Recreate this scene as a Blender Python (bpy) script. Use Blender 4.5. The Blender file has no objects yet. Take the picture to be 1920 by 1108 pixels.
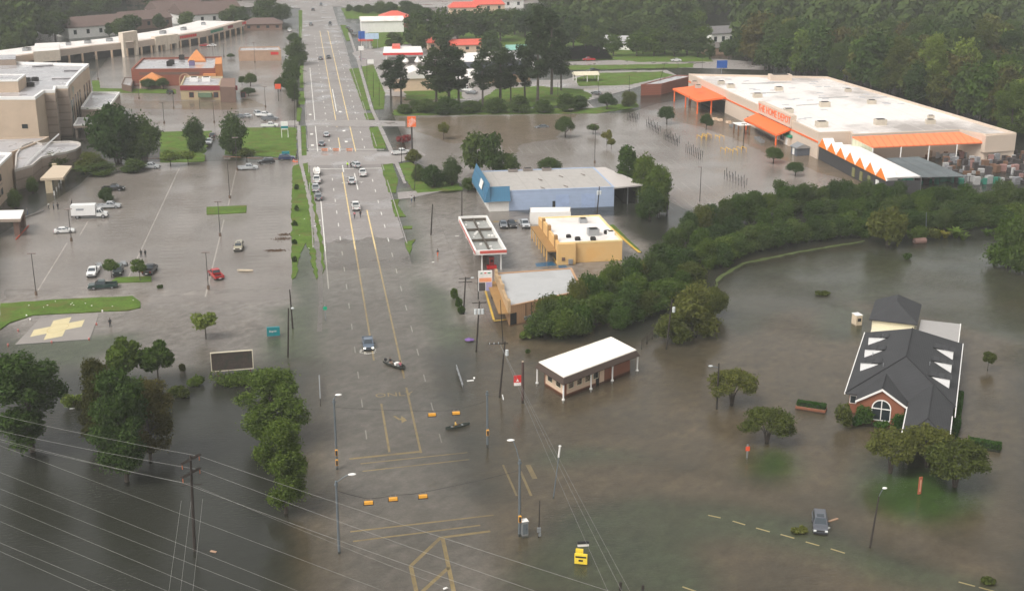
# Flooded commercial road seen from the air: camera, sky, sun, ground and water, buildings, trees, vehicles, people, poles.
import bpy, math, random
import numpy as np
from mathutils import Vector, Matrix
from mathutils.geometry import tessellate_polygon
R = math.radians
HAZE = 0.00022
SC = bpy.context.scene
COL = SC.collection

# ---------------------------------------------------------------- camera (world +Y runs along the road)
F, YH, VX, HC = 2400.0, -230.0, 548.0, 78.0
PITCH = math.atan((554 - YH) / F)
YAW = math.atan((960 - VX) / (F / math.cos(PITCH)))
cam_d = bpy.data.cameras.new('camera'); cam = bpy.data.objects.new('camera', cam_d); COL.objects.link(cam)
cam.location = (0, 0, HC); cam.rotation_euler = (R(90) - PITCH, 0, -YAW)
cam_d.sensor_width = 36; cam_d.lens = F / 1920 * 36; cam_d.clip_end = 6000; cam_d.clip_start = 0.5
SC.camera = cam

# ---------------------------------------------------------------- sky and sun (overcast)
SUN_EL, SUN_AZ = R(50), R(235)
w = bpy.data.worlds.new('World'); SC.world = w; w.use_nodes = True
nt = w.node_tree; nt.nodes.clear()
sky = nt.nodes.new('ShaderNodeTexSky'); sky.sky_type = 'NISHITA'; sky.sun_disc = False
sky.sun_elevation = SUN_EL; sky.sun_rotation = SUN_AZ; sky.dust_density = 4.0; sky.air_density = 1.0; sky.ozone_density = 1.0
hs = nt.nodes.new('ShaderNodeHueSaturation'); hs.inputs['Saturation'].default_value = 0.05
tn = nt.nodes.new('ShaderNodeMix'); tn.data_type = 'RGBA'; tn.blend_type = 'MULTIPLY'; tn.inputs[0].default_value = 1; tn.inputs[7].default_value = (1.0, .995, .978, 1)   # warm grey cloud
bg = nt.nodes.new('ShaderNodeBackground'); bg.inputs['Strength'].default_value = 0.15
wo = nt.nodes.new('ShaderNodeOutputWorld')
nt.links.new(sky.outputs[0], hs.inputs['Color']); nt.links.new(hs.outputs[0], tn.inputs[6]); nt.links.new(tn.outputs[2], bg.inputs['Color']); nt.links.new(bg.outputs[0], wo.inputs['Surface'])
sd = bpy.data.lights.new('sun', 'SUN'); sun = bpy.data.objects.new('sun', sd); COL.objects.link(sun)
sd.energy = 1.0; sd.angle = R(25); sd.color = (1.0, 0.95, 0.88)
_sv = Vector((math.sin(SUN_AZ) * math.cos(SUN_EL), math.cos(SUN_AZ) * math.cos(SUN_EL), math.sin(SUN_EL)))
sun.rotation_euler = (-_sv).to_track_quat('-Z', 'Y').to_euler()
SC.view_settings.view_transform = 'Standard'; SC.view_settings.look = 'None'
SC.view_settings.exposure = 0.56; SC.view_settings.gamma = 1.0
SC.cycles.max_bounces = 6; SC.cycles.transparent_max_bounces = 12; SC.cycles.use_denoising = True
SC.cycles.volume_bounces = 0; SC.cycles.caustics_reflective = False; SC.cycles.caustics_refractive = False

# ---------------------------------------------------------------- survey helpers: where a spot seen in the photograph stands in the world
_cp, _sp, _cy, _sy = math.cos(PITCH), math.sin(PITCH), math.cos(YAW), math.sin(YAW)
def G(px, py, z=0.0):
    dx = px - 960; v = py - 554
    df = F * _cp - v * _sp; dz = F * _sp + v * _cp
    t = (HC - z) / dz
    X, Y = dx * t, df * t
    return Vector((X * _cy + Y * _sy, -X * _sy + Y * _cy, z))
def HT(b, py):                     # height of a vertical on b whose top shows at row py
    d = b[0] * _sy + b[1] * _cy; v = py - 554
    return HC - d * (F * _sp + v * _cp) / (F * _cp - v * _sp)
def PX(p):                         # world point to photograph pixel
    X = p[0] * _cy - p[1] * _sy; d = p[0] * _sy + p[1] * _cy; h = HC - p[2]
    dep = d * _cp + h * _sp
    return 960 + F * X / dep, 554 + F * (h * _cp - d * _sp) / dep
def lin(r, g, b):
    f = lambda c: (c / 255 / 12.92) if c <= 10.3 else ((c / 255 + .055) / 1.055) ** 2.4
    return (f(r), f(g), f(b))

# ---------------------------------------------------------------- materials
MATS = {}
def node(nt, t, **k):
    n = nt.nodes.new(t)
    for a, v in k.items():
        if a in n.inputs: n.inputs[a].default_value = v
        else: setattr(n, a, v)
    return n
def mat(name, col, rough=.65, var=.18, scale=.6, bump=0.0, metal=0.0, spec=.4, fine=8.0, coat=0.0, wet=0.0, stain=None, objrand=0.0, emit=0.0):
    """principled material, its colour varied by a broad and a fine noise; stain = (colour, amount, scale) adds patches; wet = share of glossy puddles"""
    if name in MATS: return MATS[name]
    m = bpy.data.materials.new(name); m.use_nodes = True; MATS[name] = m
    nt = m.node_tree; L = nt.links; p = nt.nodes['Principled BSDF']
    tc = node(nt, 'ShaderNodeTexCoord')
    def noise(s, det=5, r=.6):
        n = node(nt, 'ShaderNodeTexNoise', Scale=s, Detail=det, Roughness=r); L.new(tc.outputs['Object'], n.inputs['Vector']); return n
    n1, n2 = noise(scale), noise(fine, 3)
    a = node(nt, 'ShaderNodeMath', operation='ADD'); L.new(n1.outputs[0], a.inputs[0]); L.new(n2.outputs[0], a.inputs[1])
    mr = node(nt, 'ShaderNodeMapRange'); L.new(a.outputs[0], mr.inputs[0])
    mr.inputs[1].default_value = .65; mr.inputs[2].default_value = 1.35; mr.inputs[3].default_value = 1 - var; mr.inputs[4].default_value = 1 + var
    mul = node(nt, 'ShaderNodeMix', data_type='RGBA', blend_type='MULTIPLY'); mul.inputs[0].default_value = 1
    mul.inputs[6].default_value = (*col, 1); L.new(mr.outputs[0], mul.inputs[7])
    out = mul.outputs[2]
    if stain:
        ns = noise(stain[2], 6, .65); rs = node(nt, 'ShaderNodeMapRange'); L.new(ns.outputs[0], rs.inputs[0])
        rs.inputs[1].default_value = .5; rs.inputs[2].default_value = .62; rs.inputs[4].default_value = stain[1]
        mx = node(nt, 'ShaderNodeMix', data_type='RGBA'); L.new(rs.outputs[0], mx.inputs[0]); L.new(out, mx.inputs[6]); mx.inputs[7].default_value = (*stain[0], 1); out = mx.outputs[2]
    if objrand:
        oi = node(nt, 'ShaderNodeObjectInfo'); r2 = node(nt, 'ShaderNodeMapRange'); L.new(oi.outputs['Random'], r2.inputs[0])
        r2.inputs[3].default_value = 1 - objrand; r2.inputs[4].default_value = 1 + objrand
        h = node(nt, 'ShaderNodeHueSaturation'); L.new(out, h.inputs['Color']); L.new(r2.outputs[0], h.inputs['Value']); out = h.outputs[0]
    L.new(out, p.inputs['Base Color'])
    p.inputs['Roughness'].default_value = rough; p.inputs['Metallic'].default_value = metal; p.inputs['Specular IOR Level'].default_value = spec
    if coat: p.inputs['Coat Weight'].default_value = coat; p.inputs['Coat Roughness'].default_value = .06
    if emit: p.inputs['Emission Color'].default_value = (*col, 1); p.inputs['Emission Strength'].default_value = emit
    if wet:
        nw = noise(.09, 5, .6); rw = node(nt, 'ShaderNodeMapRange'); L.new(nw.outputs[0], rw.inputs[0])
        rw.inputs[1].default_value = .62 - wet * .3; rw.inputs[2].default_value = .7 - wet * .3; rw.inputs[3].default_value = rough; rw.inputs[4].default_value = .08
        L.new(rw.outputs[0], p.inputs['Roughness'])
    if bump:
        b = node(nt, 'ShaderNodeBump', Strength=bump, Distance=.05); L.new(n2.outputs[0], b.inputs['Height']); L.new(b.outputs[0], p.inputs['Normal'])
    return m
def banded(name, col, col2, axis, period, share=.1, rough=.6, var=.1, bumpy=.0, wall=False, **kw):
    """stripes of a second colour every period metres: siding, seams, brick courses, shingle rows"""
    if name in MATS: return MATS[name]
    m = mat(name, col, rough, var, **kw); nt = m.node_tree; L = nt.links; p = nt.nodes['Principled BSDF']
    src = p.inputs['Base Color'].links[0].from_socket
    tc = node(nt, 'ShaderNodeTexCoord'); sx = node(nt, 'ShaderNodeSeparateXYZ'); L.new(tc.outputs['Object'], sx.inputs[0])
    c = sx.outputs[axis]
    if wall:
        ad = node(nt, 'ShaderNodeMath', operation='ADD'); L.new(sx.outputs[0], ad.inputs[0]); L.new(sx.outputs[1], ad.inputs[1]); c = ad.outputs[0]
    d = node(nt, 'ShaderNodeMath', operation='DIVIDE'); L.new(c, d.inputs[0]); d.inputs[1].default_value = period
    fr = node(nt, 'ShaderNodeMath', operation='FRACT'); L.new(d.outputs[0], fr.inputs[0])
    lt = node(nt, 'ShaderNodeMath', operation='LESS_THAN'); L.new(fr.outputs[0], lt.inputs[0]); lt.inputs[1].default_value = share
    mx = node(nt, 'ShaderNodeMix', data_type='RGBA'); L.new(lt.outputs[0], mx.inputs[0]); L.new(src, mx.inputs[6]); mx.inputs[7].default_value = (*col2, 1)
    L.new(mx.outputs[2], p.inputs['Base Color'])
    return m
def foliage(name, c1, c2, scale=.9, rand=.25, trans=.22):
    if name in MATS: return MATS[name]
    m = bpy.data.materials.new(name); m.use_nodes = True; MATS[name] = m
    nt = m.node_tree; L = nt.links; nt.nodes.clear()
    o = node(nt, 'ShaderNodeOutputMaterial'); tc = node(nt, 'ShaderNodeTexCoord')
    n = node(nt, 'ShaderNodeTexNoise', Scale=scale, Detail=6.0, Roughness=.75); L.new(tc.outputs['Object'], n.inputs['Vector'])
    cr = node(nt, 'ShaderNodeValToRGB'); L.new(n.outputs[0], cr.inputs[0])
    cr.color_ramp.elements[0].position = .32; cr.color_ramp.elements[0].color = (*c1, 1)
    cr.color_ramp.elements[1].position = .68; cr.color_ramp.elements[1].color = (*c2, 1)
    oi = node(nt, 'ShaderNodeObjectInfo'); h = node(nt, 'ShaderNodeHueSaturation'); L.new(cr.outputs[0], h.inputs['Color'])
    r2 = node(nt, 'ShaderNodeMapRange'); L.new(oi.outputs['Random'], r2.inputs[0]); r2.inputs[3].default_value = 1 - rand; r2.inputs[4].default_value = 1 + rand; L.new(r2.outputs[0], h.inputs['Value'])
    r3 = node(nt, 'ShaderNodeMapRange'); L.new(oi.outputs['Random'], r3.inputs[0]); r3.inputs[3].default_value = .515; r3.inputs[4].default_value = .48; L.new(r3.outputs[0], h.inputs['Hue'])
    d = node(nt, 'ShaderNodeBsdfDiffuse'); t = node(nt, 'ShaderNodeBsdfTranslucent'); mx = node(nt, 'ShaderNodeMixShader'); mx.inputs[0].default_value = trans
    L.new(h.outputs[0], d.inputs[0]); L.new(h.outputs[0], t.inputs[0]); L.new(d.outputs[0], mx.inputs[1]); L.new(t.outputs[0], mx.inputs[2]); L.new(mx.outputs[0], o.inputs[0])
    return m

# ---------------------------------------------------------------- mesh builder
class MB:
    def __init__(s): s.v = []; s.f = []; s.m = []
    def add(s, vs, fs, mi=0):
        k = len(s.v); s.v += [tuple(p) for p in vs]
        for f in fs: s.f.append([i + k for i in f]); s.m.append(mi)
        return s
    def quad(s, a, b, c, d, mi=0): return s.add([a, b, c, d], [(0, 1, 2, 3)], mi)
    def box(s, c, d, rz=0.0, mi=0, M=None):
        x, y, z = d[0] / 2, d[1] / 2, d[2] / 2; co, si = math.cos(rz), math.sin(rz)
        vs = []
        for k in (-z, z):
            for i, j in ((-x, -y), (x, -y), (x, y), (-x, y)): vs.append(Vector((c[0] + i * co - j * si, c[1] + i * si + j * co, c[2] + k)))
        if M: vs = [M @ p for p in vs]
        return s.add(vs, [(3, 2, 1, 0), (4, 5, 6, 7), (0, 1, 5, 4), (1, 2, 6, 5), (2, 3, 7, 6), (3, 0, 4, 7)], mi)
    def prism(s, poly, z0, z1, mi=0, top=None, cap=True):
        n = len(poly); poly = ccw(poly)
        vs = [(p[0], p[1], z0) for p in poly] + [(p[0], p[1], z1) for p in poly]
        s.add(vs, [(i, (i + 1) % n, n + (i + 1) % n, n + i) for i in range(n)], mi)
        if cap: s.flat(poly, z1, mi if top is None else top)
        return s
    def flat(s, poly, z, mi=0):
        poly = ccw(poly); vs = [Vector((p[0], p[1], z)) for p in poly]
        if len(vs) <= 4: return s.add(vs, [tuple(range(len(vs)))], mi)
        fs = []
        for t in tessellate_polygon([vs]):
            a, b, c = (vs[i] for i in t)
            fs.append(tuple(t) if (b - a).cross(c - a).z > 0 else tuple(reversed(t)))
        return s.add(vs, fs, mi)
    def ring(s, outer, inner, z0, z1, mi=0):       # parapet: walls with thickness
        n = len(outer)
        vs = [(p[0], p[1], z0) for p in outer] + [(p[0], p[1], z1) for p in outer] + [(p[0], p[1], z1) for p in inner] + [(p[0], p[1], z0) for p in inner]
        fs = []
        for i in range(n):
            j = (i + 1) % n
            fs += [(i, j, n + j, n + i), (n + i, n + j, 2 * n + j, 2 * n + i), (2 * n + i, 2 * n + j, 3 * n + j, 3 * n + i)]
        return s.add(vs, fs, mi)
    def tube(s, pts, rad, n=6, mi=0, cap=True):
        pts = [Vector(p) for p in pts]
        if not hasattr(rad, '__len__'): rad = [rad] * len(pts)
        vs = []; fs = []
        for i, p in enumerate(pts):
            d = (pts[min(i + 1, len(pts) - 1)] - pts[max(i - 1, 0)]).normalized()
            u = d.cross(Vector((0, 0, 1)) if abs(d.z) < .95 else Vector((1, 0, 0))).normalized(); v = d.cross(u)
            for k in range(n):
                a = 2 * math.pi * k / n; vs.append(p + (u * math.cos(a) + v * math.sin(a)) * rad[i])
        for i in range(len(pts) - 1):
            for k in range(n): fs.append((i * n + k, i * n + (k + 1) % n, (i + 1) * n + (k + 1) % n, (i + 1) * n + k))
        if cap: fs += [tuple(range(n)), tuple(range((len(pts) - 1) * n, len(pts) * n))]
        return s.add(vs, fs, mi)
    def ell(s, c, r, seg=10, rings=6, mi=0):
        vs = []; fs = []
        for i in range(rings + 1):
            t = math.pi * i / rings
            for k in range(seg):
                a = 2 * math.pi * k / seg; vs.append((c[0] + r[0] * math.sin(t) * math.cos(a), c[1] + r[1] * math.sin(t) * math.sin(a), c[2] + r[2] * math.cos(t)))
        for i in range(rings):
            for k in range(seg): fs.append((i * seg + k, (i + 1) * seg + k, (i + 1) * seg + (k + 1) % seg, i * seg + (k + 1) % seg))
        return s.add(vs, fs, mi)
    def mesh(s, name, mats, smooth=False, off=None):
        me = bpy.data.meshes.new(name)
        vs = s.v if off is None else [(p[0] - off[0], p[1] - off[1], p[2] - off[2]) for p in s.v]
        me.from_pydata(vs, [], s.f)
        for m in (mats if isinstance(mats, (list, tuple)) else [mats]): me.materials.append(m)
        me.polygons.foreach_set('material_index', s.m)
        if smooth: me.polygons.foreach_set('use_smooth', [True] * len(s.f))
        me.update(); return me
def ccw(poly):
    a = sum(poly[i][0] * poly[(i + 1) % len(poly)][1] - poly[(i + 1) % len(poly)][0] * poly[i][1] for i in range(len(poly)))
    return list(poly) if a > 0 else list(reversed(poly))
def inset(poly, t):
    poly = ccw(poly); n = len(poly); out = []
    for i in range(n):
        a, b, c = (Vector((poly[k % n][0], poly[k % n][1])) for k in (i - 1, i, i + 1))
        d1, d2 = (b - a).normalized(), (c - b).normalized()
        n1, n2 = Vector((-d1.y, d1.x)), Vector((-d2.y, d2.x))
        m = (n1 + n2); m = m / max(.3, m.length_squared) * 2
        out.append((b.x + m.x * t, b.y + m.y * t))
    return out
def link(name, me, parent=None, loc=(0, 0, 0), rz=0.0):
    o = bpy.data.objects.new(name, me); COL.objects.link(o); o.location = loc; o.rotation_euler.z = rz
    if parent is not None: o.parent = parent
    return o
def tag(o, label=None, cat=None, group=None, kind=None):
    if label: o['label'] = label
    if cat: o['category'] = cat
    if group: o['group'] = group
    if kind: o['kind'] = kind
    return o
def thing(name, label, cat, loc=(0, 0, 0), rz=0.0, group=None):
    return tag(link(name, None, None, loc, rz), label, cat, group)
def part(name, mb, mats, parent, smooth=False, world=True, label=None):
    """one mesh as a child; world=True: the builder used world coordinates and the thing is not turned"""
    off = None
    if world:
        off = Vector((0, 0, 0)); q = parent
        while q is not None: off = off + Vector(q.location); q = q.parent
    o = link(name, mb.mesh(name, mats, smooth, off), parent)
    if label: o['label'] = label
    return o
def solo(name, mb, mats, label, cat, group=None, smooth=False):   # a thing of one mesh, built in world coordinates
    xs = [p[0] for p in mb.v]; ys = [p[1] for p in mb.v]; zs = [p[2] for p in mb.v]
    loc = ((min(xs) + max(xs)) / 2, (min(ys) + max(ys)) / 2, min(zs))
    return tag(link(name, mb.mesh(name, mats, smooth, loc), None, loc), label, cat, group)
def struct(name, mb, mats, smooth=False):
    return tag(link(name, mb.mesh(name, mats, smooth)), kind='structure')
KIDS = {}
def dup(root, loc, rz=0.0, scale=None, label=None, group=None, paint=None, paint2=None):
    """copy of a thing with its parts and sub-parts (mesh data shared); paint recolours the parts that carry a 'paint' slot"""
    def cp(o, parent):
        c = o.copy(); COL.objects.link(c)
        if parent is not None: c.parent = parent
        for s in c.material_slots:
            if s.material and s.material.name.startswith('vehicle_paint') and paint: s.link = 'OBJECT'; s.material = paint
            elif s.material and s.material.name == 'leaf_default' and paint: s.link = 'OBJECT'; s.material = paint
        for ch in o.children: cp(ch, c)
        return c
    r = cp(root, None); r.location = loc; r.rotation_euler = (0, 0, rz)
    if scale is not None: r.scale = scale if hasattr(scale, '__len__') else (scale,) * 3
    if label: r['label'] = label
    if group: r['group'] = group
    return r
def drop(root):                      # a pattern that was only needed for its copies
    for o in list(root.children): drop(o)
    bpy.data.objects.remove(root)
def text(body, size, mats, parent, origin, xdir, ydir, name='lettering', depth=.01):
    """lettering as a mesh lying in the plane of xdir and ydir (world)"""
    cu = bpy.data.curves.new('letters', 'FONT'); cu.body = body; cu.size = size; cu.align_x = 'CENTER'; cu.align_y = 'CENTER'; cu.extrude = depth; cu.resolution_u = 2
    o = bpy.data.objects.new('letters', cu); COL.objects.link(o)
    bpy.context.view_layer.update()
    me = bpy.data.meshes.new_from_object(o.evaluated_get(bpy.context.evaluated_depsgraph_get())); bpy.data.objects.remove(o)
    x, y = Vector(xdir).normalized(), Vector(ydir).normalized(); z = x.cross(y)
    M = Matrix(((x.x, y.x, z.x, 0), (x.y, y.y, z.y, 0), (x.z, y.z, z.z, 0), (0, 0, 0, 1)))
    off = Vector((0, 0, 0)); q = parent
    while q is not None: off = off + Vector(q.location); q = q.parent
    me.transform(Matrix.Translation(Vector(origin) - off) @ M); me.materials.clear(); me.materials.append(mats)
    return link(name, me, parent)
# ================================================================ GROUND, ROADS, WATER
rnd = random.Random(7)
M_ASPH = mat('asphalt_lot', (.385, .345, .335), .55, .16, .08, fine=.9, stain=((.30, .265, .25), .5, .05))
M_ROAD = banded('road_concrete', (.262, .238, .226), (.20, .18, .17), 1, 5.5, .03, .65, .16, scale=.12, fine=1.2, spec=.15, wet=.3, stain=((.19, .17, .162), .6, .06))
M_CONC = mat('pale_concrete', (.275, .246, .23), .5, .14, .3, wet=.3)
M_MUDROAD = mat('sunken_asphalt', (.24, .185, .13), .6, .25, .06, fine=.7)
M_GRASS = mat('lawn_grass', (.085, .142, .024), .9, .45, .25, fine=3.0, bump=.5, spec=.08, stain=((.115, .108, .035), .75, .22))
M_SUNKGRASS = mat('sunken_grass', (.10, .125, .07), .8, .35, .2, stain=((.055, .075, .04), .8, .07))
M_GROUND = mat('soaked_ground', (.055, .055, .038), .9, .3, .05)
M_YELLOW = mat('yellow_road_paint', (.72, .54, .25), .5, .2, .8, stain=((.46, .35, .20), .7, .5))
M_WHITE = mat('white_road_paint', (.72, .69, .64), .5, .15, .8)
SURF = []                                   # (world polygon, height function) for the depth of the flood
def roadz(y): return max(-.26, min(.05, .05 - (292 - y) * .31 / 95))
def jit(poly, step, amp):
    out = []
    for i in range(len(poly)):
        a, b = Vector(poly[i][:2]), Vector(poly[(i + 1) % len(poly)][:2]); n = max(1, int((b - a).length / step))
        for k in range(n):
            p = a.lerp(b, k / n); out.append((p.x + rnd.uniform(-amp, amp), p.y + rnd.uniform(-amp, amp)))
    return out
def sheet(name, px, z, m, amp=0.0, world=False, thick=0.0, tilt=None):
    poly = px if world else [tuple(G(*q)[:2]) for q in px]
    if amp: poly = jit(poly, 2.0, amp)
    mb = MB()
    if thick: mb.prism(poly, z - thick, z)
    else:
        mb.flat(poly, z)
        if tilt: mb.v = [(a, b, z - (tilt[0] - b) * tilt[1]) for a, b, c in mb.v]
    SURF.append((np.array([(p[0], p[1]) for p in poly]), (lambda x, y, z=z: z) if not tilt else (lambda x, y: z - (tilt[0] - y) * tilt[1])))
    return struct(name, mb, m)
g = MB(); g.flat([(-2500, -300), (2500, -300), (2500, 4000), (-2500, 4000)], -.9); struct('ground', g, M_GROUND)
# the road: a strip following its height
mb = MB(); ys = list(range(258, 300, 3)) + list(range(300, 1000, 25))
def rut(x, y): return .003 * math.sin(x * .9 + 1.3 * math.sin(y * .11)) + .004 * math.sin(y * .31 + x * .4) + .006 * math.sin(y * 1.7 + x * 2.9) - .007 * abs(math.sin((x - 1) * .86))
xs_ = [.7 + 20.3 * i / 12 for i in range(13)]
for a, b in zip(ys, ys[1:]):
    for c, d in zip(xs_, xs_[1:]): mb.quad(*[(x, y, roadz(y) + rut(x, y) * (y < 330) - .012) for x, y in ((c, a), (d, a), (d, b), (c, b))])
struct('road', mb, M_ROAD); SURF.append((np.array([(.7, 259), (21, 259), (21, 1000), (.7, 1000)]), lambda x, y: np.clip(.05 - (292 - y) * .31 / 95, -.26, .05)))
BED = []
def bed(name, px, z, m, amp=0.0, world=False, tilt=None):
    BED.append((np.array(px, float) if world else np.array([tuple(G(*q)[:2]) for q in px]), z, tilt, BEDCOL[m.name]))
BEDCOL = {'sunken_grass': (.100, .128, .066), 'lawn_grass': (.042, .098, .014), 'sunken_asphalt': (.265, .195, .122), 'asphalt_lot': (.365, .328, .315), 'road_concrete': (.295, .268, .25)}
# lots and pavements under thin or deep water
sheet('hospital_lot', [(0, 560), (0, 440), (70, 395), (150, 345), (190, 305), (560, 300), (551, 360), (548, 520), (545, 560), (0, 575)], -.05, M_ASPH)
bed('sunken_hospital_lot', [(-30, 535), (535, 535), (556, 560), (600, 640), (560, 668), (300, 700), (0, 690)], -.05, M_ASPH, tilt=(246, .0055))
sheet('restaurant_lot', [(150, 262), (170, 150), (215, 95), (420, 70), (470, 55), (556, 55), (556, 243), (560, 262)], -.02, M_ASPH)
sheet('store_lot', [(738, 216), (1010, 214), (1120, 212), (1180, 212), (1230, 195), (1290, 185), (1540, 300), (1660, 350), (1500, 372), (1290, 395), (1200, 352), (880, 352), (770, 300)], -.03, M_ASPH)
sheet('mud_reflection_apron', [(1255, 205), (1300, 200), (1420, 240), (1530, 290), (1600, 318), (1680, 362), (1640, 372), (1590, 340), (1520, 318), (1440, 290), (1380, 262), (1320, 240), (1262, 226)], -.018, mat('mud_reflection_brown', (.28, .22, .17), .6, .3, .15), .6)
sheet('mud_reflection_apron', [(746, 222), (1000, 216), (1085, 214), (1060, 236), (1040, 262), (980, 270), (960, 300), (930, 262), (850, 270), (760, 240)], -.019, MATS['mud_reflection_brown'], .8)  # brown reflection of the trees in the lot water, painted as a sheet
sheet('mud_reflection_apron', [(170, 188), (330, 190), (470, 186), (500, 200), (430, 206), (300, 205), (190, 203)], -.013, MATS['mud_reflection_brown'], .6)
bed('service_lot', [(770, 365), (880, 352), (1000, 398), (1170, 400), (1230, 470), (1150, 530), (940, 545), (905, 610), (860, 600), (790, 500)], -.08, M_ASPH)
bed('sunken_forecourt', [(850, 605), (905, 611), (940, 545.5), (1150, 530.5), (1010, 640), (960, 660)], -.3, M_MUDROAD)
bed('side_street', [(930, 880), (1000, 868), (1240, 872), (1420, 905), (1700, 985), (1930, 1048), (1930, 1120), (1800, 1075), (1570, 985), (1400, 945), (1240, 922), (1040, 935), (940, 1000)], -.38, M_MUDROAD, 1.0)
bed('sunken_lane', [(1300, 1010), (1400, 1000), (1640, 1050), (1800, 1108), (1800, 1130), (1320, 1130), (1310, 1060)], -.40, M_MUDROAD, 1.5)
bed('chapel_drive', [(1250, 860), (1290, 760), (1370, 640), (1470, 580), (1600, 560), (1920, 640), (1930, 1040), (1700, 975), (1430, 900)], -.42, M_MUDROAD, 1.8)
bed('sunken_lawn', [(985, 846), (1060, 838), (1225, 842), (1228, 862), (1120, 866), (985, 868)], -.26, M_SUNKGRASS, .2)
bed('sunken_lawn', [(1045, 940), (1240, 925), (1400, 948), (1560, 990), (1640, 1030), (1600, 1045), (1400, 997), (1300, 1008), (1312, 1060), (1322, 1130), (960, 1130), (1000, 1010)], -.33, M_SUNKGRASS, 1.6)
def oval(cx, cy, rx, ry, n=28): return [(cx + rx * math.cos(2 * math.pi * i / n), cy + ry * math.sin(2 * math.pi * i / n)) for i in range(n)]
bed('sunken_lawn', oval(1728, 910, 150, 78), -.36, M_SUNKGRASS, .4)
bed('grass_island', oval(1722, 930, 120, 60), -.04, M_GRASS, .5)
bed('grass_island', oval(1442, 862, 58, 40), -.04, M_GRASS, .5)
bed('sunken_lawn', [(560, 560), (600, 545), (618, 560), (640, 660), (600, 720), (598, 680), (540, 640)], -.22, M_SUNKGRASS, .4)
bed('sunken_lawn', [(770, 560), (800, 480), (880, 520), (905, 612), (880, 650), (830, 640)], -.20, M_SUNKGRASS, .5)
bed('sunken_lawn', [(1530, 555), (1640, 585), (1625, 635), (1560, 640), (1545, 600)], -.30, M_SUNKGRASS, .6)
bed('sunken_lawn', [(0, 620), (60, 592), (260, 585), (300, 600), (255, 640), (150, 690), (0, 690)], -.16, M_SUNKGRASS, .4)
bed('sunken_verge', [(-8, 205), (.6, 205), (.6, 420), (-3, 420), (-8, 300)], -.11, M_SUNKGRASS, .3, world=True)
bed('sunken_verge', [(21.1, 205), (29, 215), (33, 300), (34, 360), (21.1, 360)], -.11, M_SUNKGRASS, .3, world=True)
bed('sunken_forecourt', [(860, 600), (1010, 640), (1230, 632), (1300, 580), (1400, 640), (1290, 760), (1250, 870), (930, 900), (880, 760)], -.5, M_MUDROAD, 1.0)
bed('sunken_forecourt', [(560, 700), (640, 690), (640, 1130), (540, 1130), (575, 900)], -.42, M_MUDROAD, 1.0)
bed('sunken_meadow', [(1300, 600), (1350, 530), (1500, 480), (1640, 458), (1960, 450), (1960, 700), (1600, 560), (1400, 640)], -.58, M_SUNKGRASS, 1.0)
bed('sunken_verge', [(880, 900), (1000, 990), (960, 1130), (880, 1130)], -.4, M_MUDROAD, .5)
bed('sunken_lane', [(1290, 952), (1330, 950), (1600, 1024), (1920, 1100), (1920, 1130), (1780, 1100), (1560, 1050), (1300, 985)], -.13, M_SUNKGRASS, .3)
bed('sunken_lane', [(1230, 1080), (1330, 1100), (1330, 1130), (1230, 1130)], -.13, M_SUNKGRASS, .3)
# grass standing out of the water
def lawn(px, z=.08, amp=.25, thick=.35): return sheet('lawn', px, z, M_GRASS, amp, thick=thick)
lawn([(549, 312), (562, 308), (574, 360), (586, 430), (594, 500), (596, 524), (590, 520), (580, 470), (572, 455), (562, 480), (556, 520), (547, 524), (546, 420)])
lawn([(567, 308), (577, 306), (591, 380), (604, 450), (610, 505), (606, 514), (600, 470), (590, 400), (578, 345)])
sheet('footpath', [(560, 300), (566, 300), (577, 348), (590, 410), (599, 470), (606, 535), (604, 620), (594, 620), (598, 560), (593, 500), (584, 430), (573, 358)], .06, M_CONC, tilt=(330, .0017))
lawn([(420, 290), (432, 240), (556, 240), (556, 296), (470, 292)])
lawn([(300, 248), (398, 246), (385, 287), (300, 288)])
lawn([(172, 152), (186, 152), (188, 166), (236, 167), (330, 168), (330, 176), (175, 174)])
for q in ([(565, 237), (573, 237), (575, 292), (565, 293)], [(557, 203), (566, 203), (563, 228), (556, 229)], [(559, 172), (571, 172), (572, 196), (560, 196)],
          [(562, 100), (569, 100), (570, 165), (562, 165)], [(560, 20), (567, 20), (566, 78), (561, 78)]): lawn(q, .1, .1)
sheet('footpath', [(557, 236), (563, 236), (566, 296), (560, 298)], .12, M_CONC)
for q in ([(655, 130), (676, 128), (697, 206), (683, 207)], [(683, 213), (705, 213), (709, 224), (686, 225)], [(692, 240), (717, 237), (724, 279), (701, 279)],
          [(714, 310), (736, 307), (747, 338), (742, 361), (728, 361), (722, 338)], [(733, 376), (749, 374), (746, 386), (761, 406), (741, 407)],
          [(755, 425), (772, 424), (773, 429), (757, 430)], [(758, 455), (780, 449), (772, 458), (770, 477), (764, 470)],
          [(638, 48), (650, 48), (660, 76), (650, 78)], [(678, 126), (700, 122), (722, 175), (720, 205), (702, 206)]): lawn(q, .1, .15)
sheet('footpath', [(652, 62), (656, 62), (672, 108), (700, 205), (722, 250), (745, 300), (762, 345), (757, 346), (736, 300), (714, 250), (694, 205), (667, 108)], .13, M_CONC)
lawn([(748, 308), (770, 303), (800, 330), (860, 345), (868, 356), (780, 362), (762, 340)], .06, .4)
lawn([(0, 570), (110, 562), (250, 556), (264, 566), (262, 577), (240, 582), (150, 586), (60, 591), (20, 605), (0, 618)], .12, .2)
for q in ([(388, 389), (462, 386), (462, 399), (387, 403)], [(218, 521), (284, 519), (284, 528), (205, 531)]): sheet('grass_island', q, .14, M_GRASS, .08, thick=.4)
lawn([(300, 288), (370, 285), (385, 292), (382, 304), (300, 305)], .1, .2)
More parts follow.
